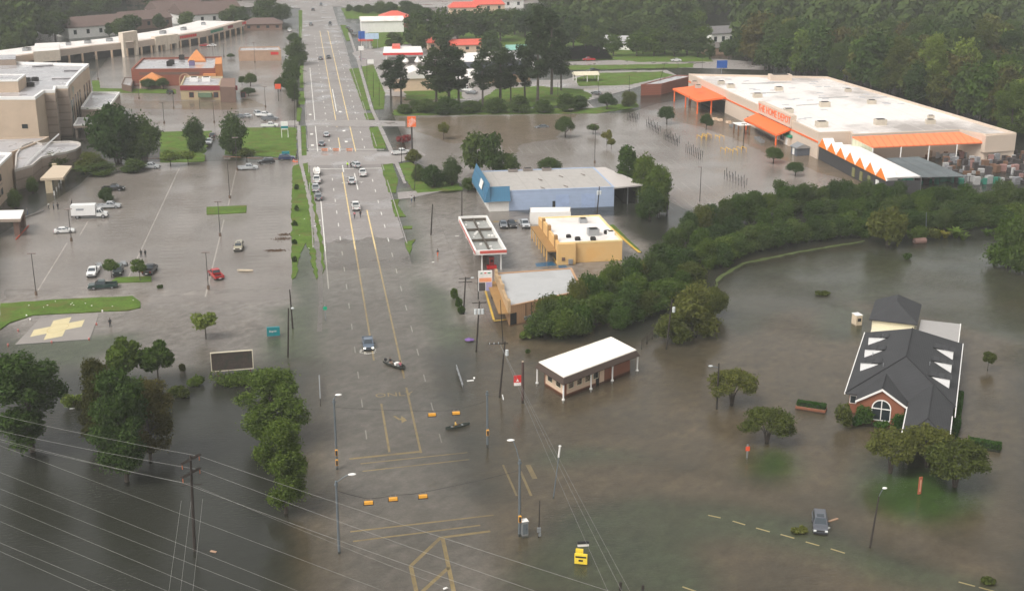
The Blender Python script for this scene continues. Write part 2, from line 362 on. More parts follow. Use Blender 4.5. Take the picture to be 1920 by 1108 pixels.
for q in ([(640, 16), (780, 12), (790, 22), (760, 36), (650, 36)], [(690, 60), (760, 52), (790, 80), (700, 92)], [(860, 60), (1000, 55), (1060, 66), (1070, 96), (860, 96)],
          [(760, 168), (860, 166), (870, 186), (760, 188)], [(930, 168), (1010, 162), (1090, 168), (1110, 180), (1090, 196), (900, 206), (900, 190)],
          [(1055, 90), (1130, 82), (1150, 112), (1060, 114)], [(1078, 148), (1110, 138), (1240, 135), (1262, 142), (1180, 160), (1085, 162)],
          [(1062, 60), (1320, 60), (1335, 116), (1200, 117), (1150, 112), (1064, 114)], [(1060, 124), (1300, 120), (1300, 127), (1060, 132)], [(738, 207), (1120, 203), (1190, 190), (1200, 200), (1120, 213), (738, 217)]): lawn(q, .1, .6)
sheet('side_road', [(1030, 118), (1300, 108), (1440, 118), (1440, 132), (1290, 128), (1040, 126)], .04, M_CONC)
sheet('side_road', [(960, 152), (1060, 150), (1110, 134), (1250, 132), (1270, 142), (1180, 168), (1100, 190), (1125, 212), (1095, 212), (1085, 180), (1000, 166)], .03, M_CONC)
sheet('diner_lot', [(660, 100), (720, 80), (800, 90), (900, 110), (960, 150), (1000, 160), (900, 190), (720, 180)], .02, M_CONC)
sheet('cross_road', [(350, 0), (545, -4), (630, -4), (1000, -14), (1000, -4), (640, 13), (560, 16), (350, 12)], .058, M_ROAD)
sheet('far_lot', [(640, -2), (1010, -20), (1010, 6), (900, 16), (780, 14), (640, 14)], .03, M_CONC)
sheet('intersection_slab', [(561, 285), (729, 285), (740, 308), (560, 312)], .075, M_CONC)
sheet('driveway', [(572, 226), (692, 226), (760, 228), (760, 238), (700, 238), (574, 237)], .072, M_CONC)
sheet('driveway', [(729, 286), (780, 280), (800, 292), (740, 307)], .07, M_CONC)
sheet('driveway', [(560, 226), (505, 230), (505, 236), (560, 237)], .055, M_CONC)
sheet('driveway', [(745, 361), (860, 352), (770, 372), (747, 374)], .04, M_CONC)
# drainage bank along the creek
sheet('creek_bank', [(1225, 625), (1330, 560), (1345, 520), (1390, 493), (1500, 471), (1620, 451), (1620, 453.5), (1500, 474), (1394, 496), (1350, 524), (1334, 564), (1233, 629)], .05, mat('bank_grass', (.075, .095, .035), .9, .4, .3, spec=.05), .3, thick=.8)
# kerbs along the dry part of the road
for x in (.45, 21.25):
    mb = MB()
    for a, b in ((276, 300), (300, 340), (352, 372), (386, 408), (424, 470), (480, 560), (580, 720)):
        mb.box((x, (a + b) / 2, .02), (.22, b - a, .18))
    struct('kerb', mb, M_CONC)
# markings
def strip(mb, x, a, b, w, dz=.012):
    n = max(1, int((b - a) / 5))
    for i in range(n):
        p, q = a + (b - a) * i / n, a + (b - a) * (i + 1) / n
        mb.quad((x - w / 2, p, roadz(p) + dz), (x + w / 2, p, roadz(p) + dz), (x + w / 2, q, roadz(q) + dz), (x - w / 2, q, roadz(q) + dz))
def pline(mb, pts, w, z=None, dz=.014):
    for a, b in zip(pts, pts[1:]):
        a, b = G(*a), G(*b); d = (b - a).normalized() * .02; n = Vector((-d.y, d.x, 0)).normalized() * w / 2
        za, zb = (roadz(a.y) + dz, roadz(b.y) + dz) if z is None else (z, z)
        mb.quad((a - d - n).xy.to_3d() + Vector((0, 0, za)), (b + d - n).xy.to_3d() + Vector((0, 0, zb)), (b + d + n).xy.to_3d() + Vector((0, 0, zb)), (a - d + n).xy.to_3d() + Vector((0, 0, za)))
mb = MB()
strip(mb, 9.62, 205, 352, .32); strip(mb, 9.62, 168, 186, .32); strip(mb, 14.05, 167, 192, .32); strip(mb, 14.05, 196, 308, .32)
strip(mb, 14.6, 366, 700, .32); strip(mb, 10.4, 420, 700, .3); strip(mb, 10.2, 386, 402, .3)
pline(mb, [(655, 857), (791, 843)], .55); pline(mb, [(676, 866), (876, 845)], .3); pline(mb, [(680, 880), (880, 858)], .3)
pline(mb, [(657, 993), (925, 962)], .34); pline(mb, [(662, 1011), (900, 981)], .34); pline(mb, [(827, 1004), (919, 992)], .5)
for q in ([(827, 1003), (770, 1057), (784, 1120)], [(830, 1006), (841, 1058), (854, 1120)], [(841, 1060), (775, 1120)]): pline(mb, q, .5)
pline(mb, [(976, 880), (996, 926)], .35, -.245); pline(mb, [(990, 868), (1003, 894)], .7, -.245); pline(mb, [(943, 868), (969, 926)], .3, -.245)
q = G(747, 783); z = roadz(q.y) + .012        # the worn left-turn arrow
for a, b, wd in (((739, 777), (750, 784), .4), ((750, 784), (757, 780), .5)): pline(mb, [a, b], wd)
mb.add([Vector((G(752, 776).x, G(752, 776).y, z + .004)), Vector((G(753, 790).x, G(753, 790).y, z + .004)), Vector((G(763, 785).x, G(763, 785).y, z + .004))], [(0, 1, 2)])
struct('yellow_road_markings', mb, M_YELLOW)
text('ONLY', 2.3, M_YELLOW, None, (11.9, 189.3, roadz(189) + .03), (1, 0, 0), (0, 1, 0), 'road_lettering', .002)['kind'] = 'structure'
text('ONLY', 2.2, M_WHITE, None, (11.9, 338.5, .075), (1, 0, 0), (0, 1, 0), 'road_lettering', .002)['kind'] = 'structure'
mb = MB()
for a, b in (((1328, 964), (1351, 969)), ((1374, 975), (1397, 982)), ((1418, 988), (1443, 995)), ((1464, 1000), (1489, 1007)), ((1511, 1014), (1536, 1021)), ((1558, 1027), (1584, 1035)),
             ((1280, 1098), (1306, 1107)), ((1798, 1089), (1828, 1097)), ((1836, 1099), (1866, 1107))): pline(mb, [a, b], .26, -.095)
struct('pale_road_dashes', mb, mat('bright_yellow_paint', (.90, .76, .36), .5, .1))
mb = MB()
for i in range(30):
    y = 173 + 12.05 * i
    if y < 352:
        strip(mb, 6.65, y, y + 3.2, .18); strip(mb, 17.35, y - 3, y + .2, .18)
for i in range(26):
    y = 372 + 12.1 * i; strip(mb, 7.2, y, y + 3.2, .2); strip(mb, 17.5, y, y + 3.2, .2)
strip(mb, 3.05, 246, 330, .22); strip(mb, 3.4, 368, 560, .24); strip(mb, 10.0, 352, 386, .28); strip(mb, 12.9, 330, 350, .3); strip(mb, 11.2, 450, 500, .3)
pline(mb, [(592, 318), (734, 316)], .5, .088); pline(mb, [(574, 281), (720, 281)], .45, .08)
for y in (294.5, 299.5): strip(mb, 1.8, y, y + .6, 1.6)
for a in range(372, 372 + 90, 18): strip(mb, 2.0, a, a + 2.4, .9); strip(mb, 12.4, a + 4, a + 6.4, .9)
struct('white_road_markings', mb, M_WHITE)
mb = MB()
for a, b in (((336, 316), (240, 521)), ((443, 318), (428, 385)), ((420, 412), (385, 556)), ((126, 455), (66, 552)), ((165, 415), (150, 440))): pline(mb, [a, b], .28, -.03)
rs = random.Random(3)
for row in ((262, 500, 300, 420), (60, 505, 240, 500), (240, 470, 385, 475), (430, 470, 540, 470), (440, 345, 545, 345), (240, 340, 320, 340), (410, 330, 545, 330)):
    a, b = G(row[0], row[1]), G(row[2], row[3])
for (x0, x1, y0, y1) in ((-50, -38, 232, 262), (-36, -24, 258, 300), (-18, -4, 262, 274), (-36, -22, 300, 352), (-16, -4, 284, 340), (-50, -38, 292, 330)):
    y = y0
    while y < y1:
        mb.box(((x0 + x1) / 2, y, -.035), (5.2, .12, .006)); y += 2.75
struct('parking_lines', mb, mat('faded_white_paint', (.66, .61, .59), .6, .3, .3))
mb = MB()
for (x0, x1, y0, y1) in ((60, 110, 318, 322), (60, 110, 345, 349), (58, 112, 372, 376), (86, 132, 300, 304)):
    for k in range(int((x1 - x0) / 2.8)): mb.box((x0 + k * 2.8, (y0 + y1) / 2, -.018), (.12, 10, .006))
struct('parking_lines', mb, MATS['faded_white_paint'])
# helipad: pad and yellow cross with its circle
sheet('helipad', [(76, 596), (186, 588), (168, 636), (28, 646)], .010, mat('pad_concrete', (.25, .225, .205), .6, .14, .3))
mb = MB(); z = .018
c = (G(60, 625) + G(156, 606)) / 2; ux = (G(156, 606) - G(60, 625)) / 2; uy = (G(117, 598) - G(99, 634)) / 2
L_, W_ = 1.0, .36
pts = [(-L_, -W_), (-W_, -W_), (-W_, -L_), (W_, -L_), (W_, -W_), (L_, -W_), (L_, W_), (W_, W_), (W_, L_), (-W_, L_), (-W_, W_), (-L_, W_)]
mb.flat([tuple((c + ux * a + uy * b)[:2]) for a, b in pts], z); struct('helipad_cross', mb, mat('pale_yellow_paint', (.58, .49, .28), .5, .12, .5))
mb = MB(); n = 32
for i in range(n):
    a, b = 2 * math.pi * i / n, 2 * math.pi * (i + 1) / n
    mb.quad(*[(c + ux * r * math.cos(t) + uy * r * math.sin(t)).xy.to_3d() + Vector((0, 0, z + .006)) for r, t in ((.40, a), (.43, a), (.43, b), (.40, b))])
struct('helipad_circle', mb, mat('ochre_paint', (.48, .37, .17), .5, .12))
# blue accessible bays by the yellow shop
mb = MB(); mb.flat([tuple(G(*q)[:2]) for q in ((1003, 493), (1036, 490), (1043, 497), (1006, 500))], -.07); mb.flat([tuple(G(*q)[:2]) for q in ((1040, 484), (1050, 484), (1066, 503), (1049, 503))], -.07)
struct('blue_bay_markings', mb, mat('blue_road_paint', (.03, .20, .42), .5, .1))
mb = MB()
for a, b in (((1022, 440), (1046, 494)), ((1140, 424), (1200, 474))): pline(mb, [a, b], .9, .1)
for a, b in (((905, 528), (926, 600)), ((918, 535), (958, 602)), ((926, 602), (962, 598)), ((925, 416), (935, 416)), ((955, 416), (968, 415)), ((990, 424), (1006, 430))): pline(mb, [a, b], .4, .06)
struct('yellow_kerbs', mb, mat('yellow_kerb_paint', (.60, .38, .06), .6, .2, .5))
lawn([(1143, 423), (1150, 422), (1196, 466), (1203, 474), (1196, 470)], .14, .1)
mb = MB(); pline(mb, [(262, 297), (385, 300)], .5, .1); pline(mb, [(418, 294), (470, 297), (560, 300)], .5, .1); struct('rust_kerb', mb, mat('rust_mulch', (.26, .10, .05), .8, .3))

bed('road', [(.7, 60), (21, 60), (21, 262), (.7, 262)], 0, M_ROAD, world=True)
def make_bed():
    """the sunken ground as one sheet: every surface keeps its own colour and height, silt softens where they meet"""
    step = 1.0; xs = np.arange(-135, 155, step); ys = np.arange(96, 332, step); X, Y = np.meshgrid(xs, ys); rg = np.random.default_rng(5)
    def warp(s, a):
        w_ = 0
        for f in (1, 2.3, 4.7): ph = rg.random(4) * 6.28; w_ = w_ + a / f * (np.sin(X * s * f + ph[0] + 1.7 * np.sin(Y * s * f * .8 + ph[1])) + np.sin(Y * s * f * 1.1 + ph[2] + 1.3 * np.sin(X * s * f * .7 + ph[3]))) / 2
        return w_
    Z = np.full(X.shape, -.9); C = np.zeros(X.shape + (3,)) + np.array((.052, .054, .038)); WX, WY = X + warp(.18, 1.5), Y + warp(.16, 1.8)
    for poly, z, tilt, col in BED:
        rd = abs(poly[0, 0] - .7) < .01 and len(poly) == 4 and z == 0
        k = inside(poly, X if rd else WX, Y if rd else WY); zz = np.clip(.05 - (292 - Y) * .31 / 95, -.26, .05) - .01 if rd else (z - (tilt[0] - Y) * tilt[1] if tilt else np.full(X.shape, z)); k &= (zz > Z) | rd; Z[k] = zz[k]; C[k] = col
    for it in range(9):
        for A_ in ([C] if it > 3 else [C, Z]):
            P = np.pad(A_, ((1, 1), (1, 1)) + ((0, 0),) * (A_.ndim - 2), mode='edge'); A_[:] = (P[:-2, 1:-1] + P[2:, 1:-1] + P[1:-1, :-2] + P[1:-1, 2:] + 2 * P[1:-1, 1:-1]) / 6
    C *= (1 + .09 * warp(.35, 1.0) + .10 * rg.normal(size=X.shape))[..., None]
    ny, nx = X.shape; n = nx * ny; idx = np.arange(n).reshape(ny, nx)
    q = np.stack([idx[:-1, :-1], idx[:-1, 1:], idx[1:, 1:], idx[1:, :-1]], -1).reshape(-1, 4)
    me = bpy.data.meshes.new('sunken_ground'); me.vertices.add(n); me.vertices.foreach_set('co', np.stack([X, Y, Z], -1).astype(np.float32).ravel())
    me.loops.add(q.size); me.loops.foreach_set('vertex_index', q.ravel().astype(np.int32)); me.polygons.add(len(q)); me.polygons.foreach_set('loop_start', np.arange(0, q.size, 4, dtype=np.int32)); me.update(calc_edges=True)
    at = me.color_attributes.new('soil', 'FLOAT_COLOR', 'POINT'); at.data.foreach_set('color', np.concatenate([C.clip(.01, 1), np.ones(X.shape + (1,))], -1).astype(np.float32).ravel())
    m = mat('sunken_soil', (.1, .1, .1), .9, .22, .5, fine=2.5); nt = m.node_tree; an = node(nt, 'ShaderNodeAttribute', attribute_name='soil')
    for nn in nt.nodes:
        if nn.type == 'MIX' and nn.blend_type == 'MULTIPLY': nt.links.new(an.outputs['Color'], nn.inputs[6])
    me.materials.append(m); tag(link('sunken_ground', me), kind='structure')
    return xs, ys, Z
# ---------------------------------------------------------------- the flood: one sheet, its murk set by the depth over the surfaces below
def inside(poly, X, Y):
    r = np.zeros(X.shape, bool); n = len(poly)
    for i in range(n):
        x1, y1 = poly[i]; x2, y2 = poly[(i + 1) % n]
        if y1 == y2: continue
        r ^= ((y1 > Y) != (y2 > Y)) & (X < (x2 - x1) * (Y - y1) / (y2 - y1) + x1)
    return r
def water():
    bx, by, BZ = make_bed()
    xs = np.concatenate([np.arange(-2400, -130, 150), np.arange(-130, 150, 1.4), np.arange(150, 230, 8), np.arange(230, 2400, 150)])
    ys = np.concatenate([np.arange(-280, 90, 60), np.arange(90, 330, 1.4), np.arange(330, 900, 5), np.arange(900, 3900, 200)])
    X, Y = np.meshgrid(xs, ys); Z = np.full(X.shape, -.9)
    ib = ((X - bx[0]) / (bx[1] - bx[0])).round().astype(int); jb = ((Y - by[0]) / (by[1] - by[0])).round().astype(int); ok = (ib >= 0) & (ib < len(bx)) & (jb >= 0) & (jb < len(by)); Z[ok] = BZ[jb[ok], ib[ok]]
    for poly, fz in SURF:
        lo, hi = poly.min(0), poly.max(0)
        sel = (X >= lo[0]) & (X <= hi[0]) & (Y >= lo[1]) & (Y <= hi[1])
        if not sel.any(): continue
        k = np.zeros(X.shape, bool); k[sel] = inside(poly, X[sel], Y[sel])
        Z[k] = np.maximum(Z, fz(X, Y) + np.zeros(X.shape))[k]
    for it in range(5):                     # silt smooths the bed
        P = np.pad(Z, 1, mode='edge'); Z = (P[:-2, 1:-1] + P[2:, 1:-1] + P[1:-1, :-2] + P[1:-1, 2:] + 2 * P[1:-1, 1:-1]) / 6
    ny, nx = X.shape; n = nx * ny
    co = np.zeros((n, 3), np.float32); co[:, 0] = X.ravel(); co[:, 1] = Y.ravel()
    idx = np.arange(n).reshape(ny, nx)
    q = np.stack([idx[:-1, :-1], idx[:-1, 1:], idx[1:, 1:], idx[1:, :-1]], -1).reshape(-1, 4)
    me = bpy.data.meshes.new('flood_water'); me.vertices.add(n); me.vertices.foreach_set('co', co.ravel())
    me.loops.add(q.size); me.loops.foreach_set('vertex_index', q.ravel().astype(np.int32)); me.polygons.add(len(q))
    me.polygons.foreach_set('loop_start', np.arange(0, q.size, 4, dtype=np.int32)); me.update(calc_edges=True)
    at = me.attributes.new('depth', 'FLOAT', 'POINT'); at.data.foreach_set('value', (-Z).clip(0, 1).ravel().astype(np.float32))
    m = bpy.data.materials.new('flood_water'); m.use_nodes = True; nt = m.node_tree; L = nt.links; nt.nodes.clear()
    o = node(nt, 'ShaderNodeOutputMaterial'); tc = node(nt, 'ShaderNodeTexCoord')
    dp = node(nt, 'ShaderNodeAttribute', attribute_name='depth')
    n1 = node(nt, 'ShaderNodeTexNoise', Scale=.035, Detail=6.0, Roughness=.6, Distortion=.8); L.new(tc.outputs['Object'], n1.inputs['Vector'])
    k1 = node(nt, 'ShaderNodeMapRange'); L.new(n1.outputs[0], k1.inputs[0]); k1.inputs[1].default_value = .3; k1.inputs[2].default_value = .7; k1.inputs[3].default_value = -.9; k1.inputs[4].default_value = -2.0
    mu = node(nt, 'ShaderNodeMath', operation='MULTIPLY'); L.new(dp.outputs['Fac'], mu.inputs[0]); L.new(k1.outputs[0], mu.inputs[1])
    ex = node(nt, 'ShaderNodeMath', operation='EXPONENT'); L.new(mu.outputs[0], ex.inputs[0])
    om = node(nt, 'ShaderNodeMath', operation='SUBTRACT'); om.inputs[0].default_value = 1; L.new(ex.outputs[0], om.inputs[1])
    # silt colour: brown stretches and greyer ones
    n2 = node(nt, 'ShaderNodeTexNoise', Scale=.022, Detail=4.0, Roughness=.55, Distortion=.6); L.new(tc.outputs['Object'], n2.inputs['Vector'])
    ms = node(nt, 'ShaderNodeMapping'); ms.inputs['Scale'].default_value = (.05, .22, 1); ms.inputs['Rotation'].default_value = (0, 0, -.25); L.new(tc.outputs['Object'], ms.inputs[0])
    n3 = node(nt, 'ShaderNodeTexNoise', Scale=1.0, Detail=6.0, Roughness=.7, Distortion=1.2); L.new(ms.outputs[0], n3.inputs['Vector'])
    av = node(nt, 'ShaderNodeMix'); av.inputs[0].default_value = .4; L.new(n2.outputs[0], av.inputs[2]); L.new(n3.outputs[0], av.inputs[3])
    cr = node(nt, 'ShaderNodeValToRGB'); L.new(av.outputs[0], cr.inputs[0])
    cr.color_ramp.elements[0].position = .40; cr.color_ramp.elements[0].color = (*WATER_GREY, 1); cr.color_ramp.elements[1].position = .62; cr.color_ramp.elements[1].color = (*WATER_BROWN, 1)
    dk = node(nt, 'ShaderNodeMapRange'); L.new(dp.outputs['Fac'], dk.inputs[0]); dk.inputs[1].default_value = .66; dk.inputs[2].default_value = .88
    dm = node(nt, 'ShaderNodeMix', data_type='RGBA'); L.new(dk.outputs[0], dm.inputs[0]); L.new(cr.outputs[0], dm.inputs[6]); dm.inputs[7].default_value = (.036, .037, .029, 1)
    df = node(nt, 'ShaderNodeBsdfDiffuse'); L.new(dm.outputs[2], df.inputs[0])
    tr = node(nt, 'ShaderNodeBsdfTransparent'); tr.inputs[0].default_value = (.97, .955, .915, 1)
    mx = node(nt, 'ShaderNodeMixShader'); L.new(om.outputs[0], mx.inputs[0]); L.new(tr.outputs[0], mx.inputs[1]); L.new(df.outputs[0], mx.inputs[2])
    gl = node(nt, 'ShaderNodeBsdfGlossy', Roughness=.035); fr = node(nt, 'ShaderNodeFresnel', IOR=1.33)
    # wind ripples, calmer and rougher stretches
    mp = node(nt, 'ShaderNodeMapping'); mp.inputs['Scale'].default_value = (.7, 1.5, 1); mp.inputs['Rotation'].default_value = (0, 0, .35); L.new(tc.outputs['Object'], mp.inputs[0])
    r1 = node(nt, 'ShaderNodeTexNoise', Scale=1.6, Detail=4.0, Roughness=.6, Distortion=.5); L.new(mp.outputs[0], r1.inputs['Vector'])
    r2 = node(nt, 'ShaderNodeTexNoise', Scale=.06, Detail=3.0); L.new(tc.outputs['Object'], r2.inputs['Vector'])
    st = node(nt, 'ShaderNodeMapRange'); L.new(r2.outputs[0], st.inputs[0]); st.inputs[1].default_value = .35; st.inputs[2].default_value = .7; st.inputs[3].default_value = .12; st.inputs[4].default_value = .85
    bp = node(nt, 'ShaderNodeBump', Distance=.15); L.new(r1.outputs[0], bp.inputs['Height']); L.new(st.outputs[0], bp.inputs['Strength'])
    L.new(bp.outputs[0], gl.inputs['Normal']); L.new(bp.outputs[0], fr.inputs['Normal'])
    m2 = node(nt, 'ShaderNodeMixShader'); L.new(fr.outputs[0], m2.inputs[0]); L.new(mx.outputs[0], m2.inputs[1]); L.new(gl.outputs[0], m2.inputs[2]); L.new(m2.outputs[0], o.inputs[0])
    me.materials.append(m); tag(link('flood_water', me), kind='structure')
WATER_GREY, WATER_BROWN = (.045, .046, .036), (.074, .061, .040)
water()
# ================================================================ TREES AND PLANTS
LEAF = foliage('leaf_default', (.02, .04, .012), (.05, .085, .022))
F_DARK = foliage('foliage_dark', (.032, .060, .017), (.088, .130, .033))
F_WOOD = foliage('foliage_wood', (0.028, 0.052, 0.016), (0.075, 0.108, 0.032), .25)
F_MID = foliage('foliage_mid', (0.036, 0.068, 0.014), (0.098, 0.148, 0.028))
F_LIGHT = foliage('foliage_light', (.075, .120, .022), (.175, .225, .050))
F_OLIVE = foliage('foliage_olive', (0.052, 0.066, 0.016), (0.125, 0.14, 0.036))
F_BROWN = foliage('foliage_brown', (.048, .052, .016), (.110, .100, .030))
F_YELL = foliage('foliage_yellow', (.10, .11, .02), (.22, .21, .035))
F_PINE = foliage('foliage_pine', (0.022, 0.038, 0.018), (0.055, 0.078, 0.03))
F_HEDGE = foliage('foliage_hedge', (.025, .060, .012), (.060, .120, .022), 2.0, .15)
M_BARK = mat('bark', (.075, .060, .048), .9, .3, 3.0)
def leafmesh(name, blobs, n, size, seed, up=.25, shell=.55, m=LEAF, long=1.6, hang=0.0, spray=.17):
    """a crown of n small leaf sprays spread through the outer part of each clump"""
    r = np.random.default_rng(seed); b = np.array(blobs, float)
    ar = (b[:, 3] * b[:, 4] + b[:, 3] * b[:, 5] + b[:, 4] * b[:, 5]); w_ = ar / ar.sum()
    k = r.choice(len(b), n, p=w_)
    d = r.normal(size=(n, 3)); d /= np.linalg.norm(d, axis=1)[:, None]
    rad = 1 - shell * r.random(n) ** 1.5 + spray * np.abs(r.normal(size=n))
    c = b[k, :3] + d * b[k, 3:] * rad[:, None]
    nv = d * .6 + r.normal(size=(n, 3)) * .8; nv[:, 2] += up; nv /= np.linalg.norm(nv, axis=1)[:, None]
    t = np.cross(nv, r.normal(size=(n, 3))); t[:, 2] -= hang; t /= np.linalg.norm(t, axis=1)[:, None]; bt = np.cross(nv, t)
    s = size * (.55 + .8 * r.random(n))[:, None]
    v = np.stack([c - t * s * long / 2, c + bt * s * .42 + nv * s * .08, c + t * s * long / 2 - nv * s * .12, c - bt * s * .42 + nv * s * .08], 1)
    keep = v[:, :, 2].min(1) > .02
    return quads(name, v[keep], m)
def quads(name, v, m):
    n = len(v); me = bpy.data.meshes.new(name); me.vertices.add(n * 4); me.vertices.foreach_set('co', v.astype(np.float32).ravel())
    me.loops.add(n * 4); me.loops.foreach_set('vertex_index', np.arange(n * 4, dtype=np.int32)); me.polygons.add(n)
    me.polygons.foreach_set('loop_start', np.arange(0, n * 4, 4, dtype=np.int32)); me.update(calc_edges=True); me.materials.append(m); return me
def make_tree(name, kind, seed):
    """kinds: dome, young, vase, pine, wild, wood, ragged, round, column, willow"""
    r = random.Random(seed); root = link(name, None); bl = []; tr = MB(); U = r.uniform
    def limb(a, b, r0, r1, sag=.1):
        a, b = Vector(a), Vector(b); m = (a + b) / 2 + Vector((U(-.1, .1), U(-.1, .1), U(0, .12))) * (b - a).length
        tr.tube([a, m, b], [r0, (r0 + r1) / 2, r1], 5, cap=False)
    if kind == 'dome':
        H, Rr, n, sz = 10, 6, 8000, .40
        for i in range(26):
            a, e = U(0, 6.28), U(-.15, 1.0); q = math.sqrt(max(0, 1 - e * e)) * U(.55, .8); s = U(1.5, 2.5)
            bl.append((Rr * q * math.cos(a), Rr * q * math.sin(a), 5 + 3.6 * e * U(.75, 1.05), s, s, s * .75))
        tr.tube([(0, 0, -.6), (.1, 0, 1.3), (0, .1, 2.6)], [.5, .38, .34], 8)
        for b in bl[:9]: limb((0, 0, 2.3), b[:3], .2, .05)
    elif kind in ('young', 'round'):
        H, Rr, n, sz = 5, 2, (1500 if kind == 'young' else 5200), (.30 if kind == 'young' else .26)
        for i in range(11 if kind == 'young' else 18):
            a, e = U(0, 6.28), U(-.8, .95); q = math.sqrt(max(0, 1 - e * e)) * U(.5, .78); s = U(.5, .85)
            bl.append((1.75 * q * math.cos(a), 1.75 * q * math.sin(a), 3.3 + 1.25 * e, s, s, s * .9))
        tr.tube([(0, 0, -.5), (.03, .02, 1.2), (0, 0, 2.2)], [.11, .085, .07], 6)
        for b in bl[:6]: limb((0, 0, 1.7), b[:3], .055, .02)
    elif kind == 'vase':
        H, Rr, n, sz = 5, 3, 7500, .20
        for i in range(22):
            a, q = U(0, 6.28), math.sqrt(U(.03, 1)); s = U(.6, .95)
            bl.append((2.6 * q * math.cos(a), 2.6 * q * math.sin(a), 4.25 - 1.35 * q * q + U(-.25, .25), s, s, s * .6))
        for i in range(14):
            a, q = U(0, 6.28), U(.75, 1.05); s = U(.5, .8); bl.append((2.6 * q * math.cos(a), 2.6 * q * math.sin(a), U(2.0, 3.0), s, s, s * .7))
        for i in range(7):
            a = i * .9; tr.tube([(.1 * math.cos(a), .1 * math.sin(a), -.4), (.35 * math.cos(a), .35 * math.sin(a), 1.2), (1.0 * math.cos(a), 1.0 * math.sin(a), 2.6), (bl[i][0], bl[i][1], bl[i][2])], [.10, .075, .05, .02], 5)
        for b in bl[7:15]: limb((.5 * math.copysign(1, b[0]), .4 * math.copysign(1, b[1]), 1.7), b[:3], .05, .015)
    elif kind == 'pine':
        H, Rr, n, sz = 28, 4.5, 4600, .52
        for i in range(34):
            z = U(8, 27.5); q = U(.5, 4.0) * min(1, (29.5 - z) / 9); a = U(0, 6.28); s = U(.7, 1.6)
            bl.append((q * math.cos(a), q * math.sin(a), z, s * 1.15, s * 1.15, s)); limb((0, 0, z - U(.2, 1.5)), bl[-1][:3], .12, .03)
        tr.tube([(0, 0, -.6), (.1, 0, 10), (-.1, .1, 20), (0, 0, 27)], [.42, .33, .22, .06], 7)
    elif kind == 'wild':
        H, Rr, n, sz = 8, 4.5, 8000, .36
        for i in range(28):
            a, e = U(0, 6.28), U(-.8, 1); q = math.sqrt(max(0, 1 - e * e)) * U(.4, 1.08); s = U(.7, 1.75)
            bl.append((3.3 * q * math.cos(a), 3.3 * q * math.sin(a), 4.0 + 3.1 * e * U(.8, 1.1), s, s, s * .85))
        for i in range(4): a = i * 1.6; tr.tube([(.3 * math.cos(a), .3 * math.sin(a), -.6), (.8 * math.cos(a), .8 * math.sin(a), 2.2), bl[i][:3]], [.2, .14, .04], 5)
        for b in bl[4:10]: limb((0, 0, 1.8), b[:3], .12, .03)
    elif kind == 'wood':
        H, Rr, n, sz = 15, 5.5, 2400, .85
        for i in range(22):
            a, e = U(0, 6.28), U(-.9, 1); q = math.sqrt(max(0, 1 - e * e)) * U(.4, .95); s = U(1.2, 2.5)
            bl.append((4.2 * q * math.cos(a), 4.2 * q * math.sin(a), 8.6 + 5.2 * e * U(.8, 1.1), s, s, s * .9))
        tr.tube([(0, 0, -.6), (.1, .1, 3), (0, 0, 8)], [.4, .3, .2], 6)
        for b in bl[:7]: limb((0, 0, 5), b[:3], .16, .04)
    elif kind == 'ragged':
        H, Rr, n, sz = 19, 5.5, 21000, .33
        for i in range(46):
            z = U(3.0, 18); q = U(.2, 1) * (4.6 if 6 < z < 15 else 3.2); a = U(0, 6.28); s = U(.7, 1.6)
            bl.append((q * math.cos(a), q * math.sin(a), z, s * 1.1, s * 1.1, s))
        bl.append((0, 0, 18.2, 1.5, 1.5, 1.2))
        tr.tube([(0, 0, -.8), (.25, .1, 5), (-.1, .2, 10), (.1, 0, 16)], [.42, .33, .22, .06], 8)
        for b in bl: limb((U(-.1, .2), U(-.1, .2), max(2.0, b[2] - U(1, 3.2))), b[:3], .11, .02)
    elif kind == 'column':
        H, Rr, n, sz = 12, 2.8, 4200, .42
        for i in range(18):
            z = U(1.5, 11.2); q = U(.2, 1.7) * (1 - abs(z - 5) / 12); a = U(0, 6.28); s = U(.8, 1.5); bl.append((q * math.cos(a), q * math.sin(a), z, s, s, s * 1.2))
        tr.tube([(0, 0, -.5), (0, 0, 10)], [.2, .04], 6)
    elif kind == 'willow':
        H, Rr, n, sz = 8, 4.5, 6500, .5
        for i in range(26):
            a = U(0, 6.28); q = U(.2, 1) * 3.6; bl.append((q * math.cos(a), q * math.sin(a), 5.4 - .25 * q * q * .55 + U(-.8, .6), .9, .9, 1.9))
        tr.tube([(0, 0, -.6), (.2, .1, 2.5), (0, 0, 5)], [.4, .3, .15], 7)
        for b in bl[:9]: limb((.1, .1, 2.5), b[:3], .12, .03)
    link('crown', leafmesh(name + '_crown', bl, n, sz, seed, hang=(.9 if kind == 'willow' else .0), spray=.34 if kind in ('ragged', 'vase', 'wood', 'wild') else .2), root)
    link('trunk', tr.mesh(name + '_trunk', M_BARK), root)
    root['dims'] = (H, Rr)
    return root
PROTO = {}
for k, ns in dict(dome=2, young=2, vase=2, pine=3, wild=4, wood=4, ragged=3, round=1, column=1, willow=1).items():
    PROTO[k] = [make_tree({'pine': 'pine_tree', 'vase': 'crape_myrtle', 'willow': 'willow_tree', 'wild': 'thicket_tree'}.get(k, 'tree'), k, 11 * i + len(k) * 7 + 3) for i in range(ns)]
trnd = random.Random(5)
